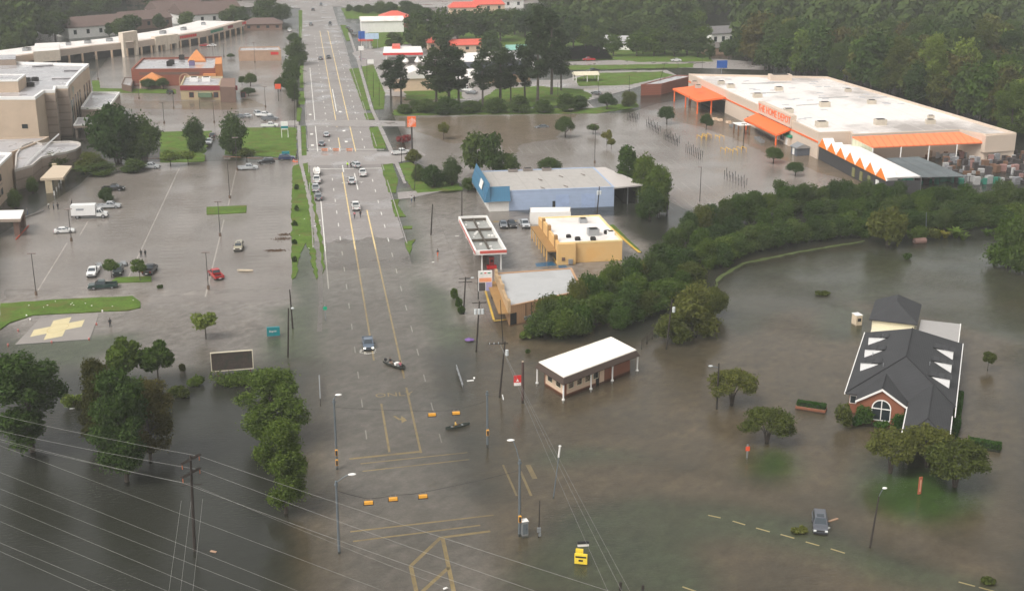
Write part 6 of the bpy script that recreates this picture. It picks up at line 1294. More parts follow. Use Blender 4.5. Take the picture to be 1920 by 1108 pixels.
def make_vehicle(kind):
    root = link({'pickup': 'pickup_truck', 'suv': 'suv', 'sedan': 'sedan_car', 'box': 'box_truck'}[kind], None); P = lambda n, mb, m: link(n, mb.mesh(n, m), root)
    W, glass, axle, zr = .92, [], (1.35, -1.35), .34
    b = MB()
    if kind == 'sedan':
        prof = [(-2.3, .35), (-2.35, .62), (-2.25, .92), (-1.3, .98), (.95, .97), (2.05, .82), (2.3, .62), (2.3, .35)]; loft(b, prof, [.84, .90, .84, .88, .88, .80, .82, .8]); cab = [(-1.75, .95), (-1.15, 1.40), (.05, 1.44), (1.05, .95)]; cw = [.80, .60, .60, .80]; fr, re = 2.28, -2.33; lz = .66
    elif kind == 'suv':
        prof = [(-2.35, .4), (-2.4, .75), (-2.32, 1.08), (1.0, 1.1), (2.1, 1.0), (2.35, .8), (2.38, .4)]; loft(b, prof, [.88, .94, .92, .94, .86, .86, .86]); cab = [(-2.25, 1.08), (-2.0, 1.70), (.35, 1.74), (1.2, 1.08)]; cw = [.88, .70, .68, .86]; fr, re = 2.35, -2.38; lz = .82
    elif kind == 'pickup':
        prof = [(-.55, .45), (-.55, 1.10), (1.35, 1.12), (2.55, 1.02), (2.78, .82), (2.8, .45)]; loft(b, prof, [.95, .96, .96, .88, .88, .88]); cab = [(-.6, 1.08), (-.45, 1.76), (.75, 1.80), (1.55, 1.10)]; cw = [.90, .72, .70, .88]; fr, re = 2.77, -2.82; lz = .84; axle = (1.75, -1.75); zr = .40
        for x in (-.9, .9): b.box((x, -1.68, .78), (.12, 2.28, .62))
        b.box((0, -2.78, .78), (1.9, .1, .62))
    else:
        cab = [(2.1, 1.3), (2.15, 2.35), (3.0, 2.4), (3.6, 1.45)]; cw = [1.0, .85, .82, .98]; prof = [(2.05, .6), (2.05, 1.4), (3.6, 1.45), (4.5, 1.3), (4.6, .6)]; loft(b, prof, [1.05, 1.05, 1.0, .9, .9]); fr, re = 4.57, -3.7; lz = .95; axle = (3.6, -2.4); zr = .48; W = 1.05
    c0 = MB(); loft(b, cab, cw)
    body = P('body', b, M_PAINT0)
    g = MB()
    def onto(p0, p1, w0, w1, a, z0=.10, z1=.88, out=.012):      # a pane just proud of a cabin face
        q0 = (p0[0] + (p1[0] - p0[0]) * z0, p0[1] + (p1[1] - p0[1]) * z0); q1 = (p0[0] + (p1[0] - p0[0]) * z1, p0[1] + (p1[1] - p0[1]) * z1)
        ny, nz = (p1[1] - p0[1]), -(p1[0] - p0[0]); l = math.hypot(ny, nz); ny, nz = ny / l * a * out, nz / l * a * out
        u0, u1 = (w0 + (w1 - w0) * z0) * .88, (w0 + (w1 - w0) * z1) * .88
        return [(-u0, q0[0] + ny, q0[1] + nz), (u0, q0[0] + ny, q0[1] + nz), (u1, q1[0] + ny, q1[1] + nz), (-u1, q1[0] + ny, q1[1] + nz)]
    ws = MB(); ws.quad(*onto(cab[3], cab[2], cw[3], cw[2], 1)); P('windscreen', ws, M_VGLASS)
    rw = MB(); rw.quad(*onto(cab[0], cab[1], cw[0], cw[1], -1)); P('rear_window', rw, M_VGLASS)
    for s in (-1, 1):
        k = MB()
        for f0, f1 in ((.06, .48), (.53, .93)):
            lo, hi = .14, .84
            def pt(f, h):
                ya = cab[0][0] + (cab[1][0] - cab[0][0]) * h; yb = cab[3][0] + (cab[2][0] - cab[3][0]) * h; za = cab[0][1] + (cab[1][1] - cab[0][1]) * h; wa = cw[0] + (cw[1] - cw[0]) * h
                return (s * (wa + .014), ya + (yb - ya) * f, za)
            k.quad(pt(f0, lo), pt(f1, lo), pt(f1, hi), pt(f0, hi))
        P('side_window', k, M_VGLASS)
    if kind == 'box':
        k = MB(); k.box((0, -.9, 2.15), (2.4, 5.7, 2.5)); P('cargo_box', k, M_PAINT0); k = MB(); k.box((0, -.6, .75), (1.2, 6.6, .3)); P('chassis', k, M_TRIM)
        for x in (-1.21, 1.21): k = MB(); k.box((x, -1.6, 2.4), (.02, 1.8, .45)); P('side_mark', k, mat('grey_mark', (.30, .31, .33), .6))
    if kind == 'pickup':
        k = MB(); k.box((0, -1.68, .60), (1.7, 2.2, .08)); P('truck_bed', k, M_TRIM)
    if kind == 'suv':
        k = MB(); k.box((0, -.1, 1.75), (.85, .8, .03)); P('sunroof', k, M_VGLASS)
    for y in axle:
        for s in (-1, 1):
            k = MB(); k.tube([(s * (W - .22), y, zr), (s * (W + .02), y, zr)], zr, 14); wh = P('wheel', k, M_TYRE); k = MB(); k.tube([(s * (W + .02), y, zr), (s * (W + .035), y, zr)], zr * .6, 10); link('rim', k.mesh('rim', M_RIM), wh)
    for s in (-1, 1):
        k = MB(); k.box((s * (W - .22), fr - .02, lz), (.34, .12, .18)); P('headlight', k, M_LAMP); k = MB(); k.box((s * (W - .14), re + .02, lz + .06), (.2, .1, .24)); P('tail_light', k, M_TAIL)
        k = MB(); k.box((s * (W + .08), cab[3][0] - .25, cab[3][1] + .12), (.2, .12, .16)); P('mirror', k, M_TRIM)
    k = MB(); k.box((0, fr + .03, .5), (1.7, .14, .22)); k.box((0, re - .03, .5), (1.7, .14, .2)); P('bumper', k, M_TRIM); k = MB(); k.box((0, fr + .01, lz), (.9, .06, .2)); P('grille', k, M_TRIM)
    k = MB(); k.box((0, re - .11, .58), (.5, .02, .14)); P('number_plate', k, M_WHITEP)
    return root
VEH = {k: make_vehicle(k) for k in ('sedan', 'suv', 'pickup', 'box')}
def vehicle(kind, px, py, head, p, label, z=-.05, group=None, s=1.0, lit=False):
    o = dup(VEH[kind], G(px, py) + Vector((0, 0, z)), R(head), s, label, group, p); tag(o, cat={'sedan': 'car', 'suv': 'suv', 'pickup': 'pickup truck', 'box': 'truck'}[kind])
    if lit:
        for ch in o.children:
            if ch.name.startswith('headlight'): ch.material_slots[0].link = 'OBJECT'; ch.material_slots[0].material = M_LIT
    return o
for a in (('pickup', 690, 646, 180, P_SLATE, 'slate blue pickup with lit headlights driving through the flood', -.48, None, 1, True), ('suv', 1537, 984, 160, paint('gunmetal', (.075, .08, .095)), 'grey suv with a sunroof stranded in the flooded side street', -.42),
    ('pickup', 667, 392, 2, P_WHITE, 'white pickup alone in the turning lane', .05), ('suv', 659, 344, 0, P_SILVER, 'silver suv waiting in the turning lane by the crossing', .05), ('pickup', 680, 329, 0, P_WHITE, 'white pickup in the lane right of the silver suv', .05), ('suv', 667, 314, 15, P_SILVER, 'pale suv standing beside the officer in the bright vest', .05),
    ('pickup', 594, 342, 0, P_WHITE, 'white pickup second in the parked row on the left shoulder', .05), ('pickup', 592, 358, 0, P_SILVER, 'silver pickup third in the parked row on the left shoulder', .05), ('suv', 597, 374, 0, P_GREY, 'dark grey suv last in the parked row on the left shoulder', .05),
    ('sedan', 603, 273, 0, P_GREY, 'grey sedan nearest the crossing in the left lane', .05), ('sedan', 612, 256, 0, P_SILVER, 'silver sedan ahead of the grey one at the crossing', .05), ('sedan', 601, 112, 0, P_GREY, 'grey sedan beyond the far driveway in the left lane', .05), ('sedan', 616, 110, 180, P_BLACK, 'dark sedan right of the grey one beyond the far driveway', .05),
    ('suv', 583, 48, 0, P_GREY, 'dark car far down the left lane', .05), ('suv', 619, 47, 180, P_BLACK, 'dark car far down the right lane', .05), ('suv', 587, 21, 0, P_BLACK, 'tiny dark car near the far crossroads, left lane', .05), ('suv', 602, 11, 180, P_GREY, 'tiny dark car at the far crossroads', .05),
    ('pickup', 175, 514, 178, P_WHITE, 'white pickup parked by the small tree in the hospital lot', -.1), ('suv', 222, 512, 180, P_GREEN, 'dark green suv parked behind the grass island', -.1), ('pickup', 282, 510, -10, P_BLACK, 'black pickup parked at the right of the grass island', -.1), ('pickup', 193, 540, 96, P_GREEN, 'dark green pickup parked crosswise in front of the grass island', -.1),
    ('pickup', 405, 519, 20, P_RED, 'red pickup in the open hospital lot', -.12), ('suv', 448, 467, 175, P_TAN, 'tan off roader alone in the hospital lot', -.12), ('sedan', 121, 436, 275, P_WHITE, 'white sedan near the drop off canopy', -.12), ('box', 166, 408, 268, P_WHITE, 'white box truck in the hospital lot', -.1),
    ('pickup', 205, 390, 268, P_SILVER, 'silver pickup behind the white box truck', -.1), ('pickup', 213, 357, 262, P_BLACK, 'black pickup by the planted strip', -.1), ('pickup', 281, 316, 262, P_SILVER, 'silver pickup at the rust kerb corner', -.08), ('pickup', 465, 318, 268, P_SILVER, 'silver pickup at the edge of the bright lawn', -.08),
    ('suv', 499, 307, 100, P_BLACK, 'black suv at the lawn edge', -.08), ('suv', 538, 300, 268, P_NAVY, 'navy suv in front of the low teal sign', -.05), ('sedan', 398, 257, 0, P_BLACK, 'black car in the lane between the two lawns', .0), ('pickup', 392, 270, 180, P_SILVER, 'silver truck behind the black car in the lawn lane', .0),
    ('pickup', 495, 219, 250, P_WHITE, 'white pickup in the cluster above the bright lawn, rear', .0), ('suv', 484, 217, 200, P_SILVER, 'silver suv at the left of the cluster above the lawn', .0), ('pickup', 506, 226, 265, P_GREY, 'grey pickup in the middle of the cluster above the lawn', .0), ('pickup', 506, 239, 265, P_WHITE, 'white pickup nearest the bright lawn edge', .0),
    ('sedan', 448, 222, 90, P_GREY, 'grey car behind the leaning lawn oak, left', .0), ('sedan', 460, 221, 90, P_SILVER, 'silver car behind the leaning lawn oak, right', .0), ('suv', 521, 163, 20, P_GREY, 'grey car under the trees by the small red sign', .0), ('suv', 319, 177, 20, P_BLACK, 'black suv beside the red diner', .0),
    ('sedan', 383, 88, 90, P_RED, 'red sedan in front of the shopping strip', .0), ('sedan', 397, 88, 90, P_WHITE, 'white sedan in front of the shopping strip', .0), ('pickup', 752, 290, 285, P_WHITE, 'white pickup in the driveway right of the crossing', .05),
    ('sedan', 944, 425, 175, P_GREY, 'grey sedan behind the yellow shop, left one', -.1), ('sedan', 960, 424, 180, P_BLACK, 'black sedan behind the yellow shop, middle one', -.1), ('pickup', 983, 424, 182, P_SILVER, 'pickup behind the yellow shop beside the white container', -.1), ('sedan', 1016, 239, 100, P_GREY, 'half sunk grey car in the store lot', -.5),
    ('sedan', 866, 166, 60, P_SILVER, 'silver car in front of the dark roofed house', .05), ('pickup', 874, 172, 60, P_WHITE, 'white pickup in front of the dark roofed house', .05), ('sedan', 884, 177, 60, P_GREY, 'grey car in front of the dark roofed house', .05), ('sedan', 1267, 116, 90, P_WHITE, 'white car on the lane before the wood', .05), ('pickup', 1104, 115, 90, P_RED, 'red pickup on the lane by the field', .05),
    ('sedan', 652, 54, 10, P_GREY, 'dark car in the far lot right of the road, front', .03), ('sedan', 657, 60, 10, P_BLACK, 'dark car in the far lot right of the road, second', .03), ('sedan', 664, 66, 10, P_GREY, 'dark car in the far lot right of the road, third', .03), ('pickup', 543, 60, 0, P_WHITE, 'white truck on the left frontage lane', .03), ('sedan', 545, 76, 0, P_SILVER, 'silver car on the left frontage lane', .03), ('pickup', 1112, 136, 120, P_BLACK, 'black truck behind the white pavilion', .05), ('sedan', 1118, 178, 30, P_GREY, 'grey car on the curved lane by the hedge end', .05)): vehicle(*a)
for o in VEH.values(): drop(o)

# ================================================================ PEOPLE
M_SKIN = mat('skin', (.42, .24, .17), .6, .06); M_SKIN2 = mat('dark_skin', (.13, .07, .045), .6, .06); M_HAIR = mat('dark_hair', (.02, .015, .012), .8)
def cloth(n, c): return mat('cloth_' + n, c, .85, .15, 6.0)
def make_person(pose):
    """one continuous skinned body: joints with radii, five fingers on each hand; region 0 skin, 1 shirt, 2 trousers, 3 shoes"""
    V, E, Rr, Z = [], [], [], []
    def j(p, r, par, reg): V.append(p); Rr.append(r); Z.append(reg); (E.append((par, len(V) - 1)) if par is not None else None); return len(V) - 1
    sit = pose == 'sit'; h = .42 if sit else .95
    pel = j((0, 0, h), .14, None, 2); sp = j((0, .02, h + .24), .125, pel, 1); chst = j((0, .03, h + .42), .145, sp, 1); nk = j((0, .02, h + .56), .06, chst, 1); nk2 = j((0, .03, h + .62), .052, nk, 0)
    hd = j((0, .035, h + .70), .085, nk2, 0); h2 = j((0, .03, h + .80), .088, hd, 0); j((0, .02, h + .86), .05, h2, 0); ns = j((0, .125, h + .745), .016, hd, 0)
    for s in (-1, 1):
        j((s * .09, .02, h + .75), .018, hd, 0)
        sh = j((s * .19, .02, h + .50), .062, chst, 1)
        if pose == 'stand': el, wr_, pm = (s * .25, -.02, h + .22), (s * .25, .06, h - .02), (s * .25, .08, h - .09)
        elif pose == 'walk': el, wr_, pm = (s * .25, -.06 * s, h + .23), (s * .26, .14 + .05 * s, h + .04), (s * .26, .18 + .05 * s, h - .02)
        else: el, wr_, pm = (s * .27, .08, h + .26), (s * .18, .30, h + .20), (s * .16, .36, h + .19)
        e = j(el, .046, sh, 1); w0 = j(wr_, .030, e, 0); p0 = j(pm, .034, w0, 0); d = (Vector(pm) - Vector(wr_)).normalized(); side = Vector((1, 0, 0)); a = Vector(pm)
        for i, ln in enumerate((.065, .078, .072, .055)):
            b = a + side * (i - 1.5) * .019 + d * .04; k = j(tuple(b), .010, p0, 0); b2 = b + d * ln * .55 + Vector((0, -.008, -.004)); k = j(tuple(b2), .009, k, 0); j(tuple(b2 + d * ln * .45 + Vector((0, -.016, -.010))), .007, k, 0)
        b = a - d * .01 - side * s * .04 + Vector((0, .012, 0)); k = j(tuple(b), .011, p0, 0); j(tuple(b + d * .04 - side * s * .01), .009, k, 0)
        hp = j((s * .10, 0, h - .04), .10, pel, 2)
        if sit: kn, an, to = (s * .13, .44, h + .04), (s * .13, .52, h - .36), (s * .13, .68, h - .40)
        elif pose == 'walk': kn, an, to = (s * .11, .10 + .16 * s, .50), (s * .11, .02 + .30 * s, .10), (s * .11, .16 + .30 * s, .04)
        else: kn, an, to = (s * .12, .02, .50), (s * .13, -.02, .09), (s * .14, .13, .04)
        kk = j(kn, .066, hp, 2); aa = j(an, .046, kk, 2); j(to, .036, aa, 3)
    me = bpy.data.meshes.new('body'); me.from_pydata(V, E, []); o = bpy.data.objects.new('body', me); COL.objects.link(o)
    sk = o.modifiers.new('skin', 'SKIN'); sk.use_smooth_shade = True
    for i, d in enumerate(me.skin_vertices[0].data): d.radius = (Rr[i], Rr[i]); d.use_root = i == 0
    o.modifiers.new('sub', 'SUBSURF').levels = 1
    bpy.context.view_layer.update(); m2 = bpy.data.meshes.new_from_object(o.evaluated_get(bpy.context.evaluated_depsgraph_get())); bpy.data.objects.remove(o); m2.name = 'body_' + pose
    reg = []; vv = [Vector(v) for v in V]
    for p in m2.polygons:
        c = p.center; i = min(range(len(vv)), key=lambda k: (vv[k] - c).length - Rr[k]); reg.append(Z[i])
    m2.materials.clear()
    for _ in range(4): m2.materials.append(M_SKIN)
    m2.polygons.foreach_set('material_index', reg)
    hm = MB(); hm.ell((0, .015, h + .825), (.097, .112, .085), 10, 6); hm.ell((0, -.035, h + .765), (.085, .07, .09), 8, 5)
    fc = MB()
    for s in (-1, 1): fc.ell((s * .033, .112, h + .765), (.012, .008, .008), 6, 4, 0)
    fc.box((0, .116, h + .70), (.045, .012, .010), 0, 1)
    return m2, hm.mesh('hair_' + pose, M_HAIR, True), fc.mesh('face_' + pose, [M_HAIR, mat('lips', (.30, .10, .09), .6)])
PEOPLE = {k: make_person(k) for k in ('stand', 'walk', 'sit')}
def person(pose, loc, face, shirt, pants, label, skin=None, group=None, hair=None, s=1.0):
    o = thing('person', label, 'person', loc, R(face), group); o.scale = (s, s, s); b, h, f = PEOPLE[pose]
    ob = link('body', b, o)
    for sl, m in zip(ob.material_slots, (skin or M_SKIN, shirt, pants, M_TRIM)): sl.link = 'OBJECT'; sl.material = m
    hb = link('hair', h, o); link('face', f, o)
    if hair: hb.material_slots[0].link = 'OBJECT'; hb.material_slots[0].material = hair
    return o
D_, BL, NEON, WHT, PNK, ORG, GRY = cloth('dark', (.03, .03, .035)), cloth('blue', (.05, .09, .2)), cloth('neon', (.45, .75, .03)), cloth('white', (.65, .63, .6)), cloth('pink', (.50, .17, .19)), cloth('orange', (.75, .14, .04)), cloth('grey', (.2, .2, .21))
for a in (('stand', 652, 316, 150, NEON, D_, 'officer in a bright vest directing traffic at the crossing', .05), ('stand', 658, 316, 200, D_, D_, 'person in dark clothes beside the officer in the vest', .05), ('walk', 665, 410, 10, PNK, D_, 'person wading behind the white pickup, left one', -.02), ('walk', 676, 408, 190, D_, D_, 'person wading behind the white pickup, right one', -.02),
          ('walk', 772, 378, 30, WHT, BL, 'person in a white shirt wading by the flooded verge', -.3), ('walk', 777, 378, 10, D_, D_, 'person in dark clothes wading beside the one in white', -.3), ('walk', 821, 480, 20, D_, ORG, 'wading person in dark shirt and orange trousers by the forecourt', -.25),
          ('stand', 265, 482, 0, D_, D_, 'person in dark clothes standing in the lot behind the small tree, left', -.1), ('stand', 273, 482, 40, D_, D_, 'person in dark clothes standing in the lot behind the small tree, right', -.1), ('walk', 92, 392, 60, WHT, D_, 'person in a pale shirt in the group left of the box truck', -.1), ('stand', 101, 393, 70, GRY, D_, 'person in grey in the group left of the box truck', -.1), ('stand', 109, 393, 0, D_, D_, 'person in black in the group left of the box truck', -.1),
          ('stand', 52, 402, 90, GRY, BL, 'person standing by the white drop off canopy', -.1), ('walk', 135, 386, 90, D_, D_, 'person at the rear of the box truck', -.1), ('stand', 207, 612, 30, D_, D_, 'person in black standing in the water by the helipad', -.2), ('stand', 556, 300, 250, D_, D_, 'person standing by the orange cones at the lot entrance', .02)):
    b = G(a[1], a[2]); b.z = a[7]; person(a[0], b, a[3], a[4], a[5], a[6])
# ---- boats
def hull(L_, W_, H_, m, flat=False, inner=None):
    mb = MB(); n = 12; rows = []
    for i in range(n + 1):
        t = i / n * 2 - 1; w_ = W_ / 2 * ((1 - abs(t) ** 2.6) if not flat else (1 - max(0, t) ** 4 * .75)); w_ = max(w_, .03); lift = .22 * H_ * abs(t) ** 3
        prof = [(-w_, H_ + lift), (-w_ * .92, H_ * .35 + lift), (-w_ * .6, lift), (w_ * .6, lift), (w_ * .92, H_ * .35 + lift), (w_, H_ + lift)]
        inn = [(w_ * .86, H_ + lift), (w_ * .78, H_ * .4 + lift), (w_ * .5, .06 + lift), (-w_ * .5, .06 + lift), (-w_ * .78, H_ * .4 + lift), (-w_ * .86, H_ + lift)]
        rows.append([(x, t * L_ / 2, z) for x, z in prof + inn])
    vs = [p for r in rows for p in r]; k = 12
    fs = [(i * k + j, i * k + (j + 1) % k, (i + 1) * k + (j + 1) % k, (i + 1) * k + j) for i in range(n) for j in range(k)]
    mb.add(vs, fs); mb.add(rows[0], [tuple(range(k))]); mb.add(rows[-1], [tuple(reversed(range(k)))]); return mb
ja, jb = G(722, 679), G(761, 693); jc = (ja + jb) / 2; jh = math.atan2(-(jb - ja).x, (jb - ja).y)
jon = thing('motor_boat', 'dark flat motor boat with two people in the flooded road', 'boat', (jc.x, jc.y, -.08), jh)
M_HULL = mat('boat_hull', (.035, .038, .032), .5, .2)
link('hull', hull(4.6, 1.5, .5, M_HULL, True).mesh('hull', M_HULL), jon)
mb = MB(); mb.box((0, -1.2, .35), (1.2, .35, .08)); link('seat', mb.mesh('seat', M_STEEL), jon); mb = MB(); mb.box((0, .9, .35), (1.2, .35, .08)); link('seat', mb.mesh('seat', M_STEEL), jon)
mb = MB(); mb.box((0, -2.45, .62), (.3, .35, .45)); mb.tube([(0, -2.4, .5), (0, -2.4, -.3)], .06, 6); link('outboard_motor', mb.mesh('outboard_motor', M_TRIM), jon)
mb = MB(); mb.box((-.1, .2, .42), (.75, .5, .35)); mb.box((-.1, .2, .61), (.8, .55, .06)); solo('cool_box', MB().add([Vector((jc.x, jc.y, 0)) + Matrix.Rotation(jh, 3, 'Z') @ Vector(p) for p in mb.v], mb.f), M_WHITEP, 'white cool box in the dark motor boat', 'cool box')
def aboard(root, y, z): return Vector(root.location) + Matrix.Rotation(root.rotation_euler.z, 3, 'Z') @ Vector((0, y, z))
person('sit', aboard(jon, -1.3, .02), math.degrees(jh), D_, cloth('khaki', (.3, .2, .14)), 'person in a dark shirt seated at the stern of the motor boat', None, None)
person('sit', aboard(jon, 1.25, .02), math.degrees(jh) + 150, PNK, D_, 'person in a pink shirt seated at the bow of the motor boat')
ca_, cb2 = G(837, 805), G(879, 796); cc = (ca_ + cb2) / 2; chd = math.atan2(-(cb2 - ca_).x, (cb2 - ca_).y)
can = thing('canoe', 'dark green grey canoe with one paddler', 'canoe', (cc.x, cc.y, -.1), chd); M_CAN = mat('canoe_hull', (.05, .06, .05), .45, .15)
link('hull', hull(4.0, .9, .42, M_CAN).mesh('hull', M_CAN), can); mb = MB(); mb.box((0, .8, .3), (.7, .3, .05)); mb.box((0, -.9, .3), (.7, .3, .05)); link('seat', mb.mesh('seat', M_STEEL), can)
pd = person('sit', aboard(can, -.35, -.02), math.degrees(chd) - 10, cloth('yellow_sleeves', (.65, .42, .12)), D_, 'paddler in a dark vest with pale sleeves kneeling in the canoe')
mb = MB(); a, b = aboard(can, .1, .55) + Vector((-.75, .1, -.35)), aboard(can, .1, .55) + Vector((.75, .1, .25)); mb.tube([a, b], .02, 5); mb.box(a, (.35, .04, .18)); solo('paddle', mb, mat('paddle_wood', (.30, .18, .08), .6), 'paddle held by the paddler in the canoe', 'paddle')
kb = G(460, 509); ky = thing('canoe', 'pale canoe lying empty in the hospital lot', 'canoe', kb, R(75)); link('hull', hull(3.4, .8, .35, M_CREAM).mesh('hull', mat('pale_hull', (.55, .47, .36), .5)), ky)
kb = G(172, 322); ky = thing('canoe', 'yellow canoe lying by the shrub near the portico', 'canoe', kb, R(-55)); link('hull', hull(4.2, .8, .4, M_CREAM).mesh('hull', mat('yellow_hull', (.65, .52, .06), .5)), ky)
kb = G(594, 327); ky = thing('motor_boat', 'white boat on its trailer at the head of the parked row', 'boat', kb + Vector((0, 0, .55)), 0); link('hull', hull(5.6, 1.9, .8, M_WHITEP, True).mesh('hull', M_WHITEP), ky)
mb = MB(); mb.box((0, -.5, 1.0), (1.0, 1.2, .5)); link('console', mb.mesh('console', M_COPE), ky)
for s in (-1, 1): mb = MB(); mb.tube([(s * .85, -.6, -.2), (s * 1.0, -.6, -.2)], .3, 10); link('wheel', mb.mesh('wheel', M_TYRE), ky)
mb = MB(); mb.box((0, .5, -.1), (.9, 6.4, .1)); link('trailer', mb.mesh('trailer', M_STEEL), ky)
for px, py, lb in ((186, 500, 'small boat trailer behind the white pickup'), (232, 497, 'small boat trailer behind the dark green suv')):
    tr = thing('boat_trailer', lb, 'trailer', G(px, py), R(15)); mb = MB(); mb.box((0, 0, .5), (1.0, 2.8, .08)); mb.tube([(0, 1.4, .5), (0, 2.4, .45)], .05, 5); mb.tube([(.3, -1, .5), (.5, -1.3, 1.4)], .04, 4); mb.tube([(-.3, -1, .5), (-.5, -1.3, 1.4)], .04, 4); link('frame', mb.mesh('frame', M_STEEL), tr)
    for s in (-1, 1): mb = MB(); mb.tube([(s * .6, -.3, .3), (s * .75, -.3, .3)], .3, 10); link('wheel', mb.mesh('wheel', M_TYRE), tr)

# ================================================================ POLES, SIGNALS, SIGNS, WIRES
M_WOOD = mat('pole_wood', (.035, .027, .022), .9, .3, 2.0); M_GALV = mat('galvanised_pole', (.15, .17, .185), .5, .12, metal=.3); M_CAN2 = mat('transformer_grey', (.55, .57, .57), .45, .06); M_DKPOLE = mat('dark_metal_pole', (.06, .05, .047), .6, .2); M_SIG = mat('signal_yellow', (.80, .38, .05), .5, .06)
def plink(root, name, mb, m, label=None): return link(name, mb.mesh(name, m), root)
def light_pole(px, py, top, label, base=True, m=None, heads=2):
    b = G(px, py); h = HT(b, top); o = thing('light_pole', label, 'light pole', b, 0, 'lot light poles'); mb = MB(); mb.tube([(0, 0, -.4), (0, 0, h)], [.11, .07], 6); plink(o, 'pole', mb, m or M_DKPOLE)
    if base: mb = MB(); mb.tube([(0, 0, -.4), (0, 0, .75)], .28, 8); plink(o, 'concrete_base', mb, mat('stained_base', (.16, .11, .08), .9, .3))
    for s in (-1, 1)[:heads]: mb = MB(); mb.box((s * .45, 0, h - .05), (.75, .4, .18)); plink(o, 'lamp_head', mb, mat('lamp_bronze', (.25, .20, .18), .5))
    return o
for i, q in enumerate(((68, 553, 475), (134, 452, 392), (391, 542, 473), (413, 443, 378), (431, 372, 297), (1312, 378, 313), (1115, 306, 232), (1393, 278, 232), (308, 232, 192), (326, 204, 178), (402, 231, 190), (498, 202, 163), (261, 186, 158), (184, 150, 105), (445, 320, 258), (400, 110, 85), (1070, 245, 205), (420, 108, 82), (375, 205, 172), (1270, 160, 118), (478, 118, 80))):
    light_pole(*q, ('tall lot light pole nearest the helipad lawn', 'lot light pole by the white sedan', 'lot light pole beside the red pickup', 'lot light pole by the small grass island', 'lot light pole at the top of the long white line', 'light pole at the store lot edge over the thicket', 'tall light pole behind the blue shop roof', 'tall light pole in front of the entrance awning', 'light pole in the lot above the oak, left', 'light pole in the lot behind the fallen sign', 'light pole in the lot above the lawn oaks', 'light pole near the small red sign', 'light pole in front of the brick restaurant patio', 'light pole between hospital and shopping strip', 'light pole on the bright lawn edge', 'light pole by the red sedan at the strip', 'light pole at the hedge side of the store lot', 'light pole right of the brick restaurant', 'light pole in front of the red diner', 'tall pole by the grey shed', 'light pole by the tan shop')[i], i not in (5, 18), heads=1 if i in (5, 13, 15, 19) else 2)
def util_pole(px, py, tx, ty, label, arm=0, cans=0, lamp=0, guy=False, r=.16, armdir=(1, 0, 0), hmax=None, m=None):
    b = G(px, py); h = hmax or HT(b, ty); t = G(tx, ty, h); o = thing('utility_pole', label, 'utility pole', b); d = t - b; mb = MB(); mb.tube([-d * .06, d * .5, d], [r, r * .85, r * .65], 7); plink(o, 'pole', mb, m or M_WOOD); A = Vector(armdir).normalized()
    for k in range(arm): mb = MB(); c = d * (.97 - .10 * k); mb.tube([c - A * 1.25, c + A * 1.25], .08, 4); plink(o, 'crossarm', mb, M_WOOD)
    for k in range(cans): mb = MB(); s = (k - (cans - 1) / 2) * .62; c = d * .80 + A * (s if cans > 1 else .42) + Vector((0, -.3, 0)); mb.tube([c - Vector((0, 0, .45)), c + Vector((0, 0, .45))], .26, 10); plink(o, 'transformer', mb, M_CAN2)
    if lamp: mb = MB(); c = d * (.93 if lamp > 0 else .9); q = c + A * 1.3 * (1 if lamp > 0 else -1) + Vector((0, 0, .35)); mb.tube([c, q], .07, 5); plink(o, 'lamp_arm', mb, M_GALV); mb = MB(); mb.ell(q, (.38, .2, .13), 8, 5); plink(o, 'lamp_head', mb, M_CAN2)
    return o, b, b + d
up_ = {}
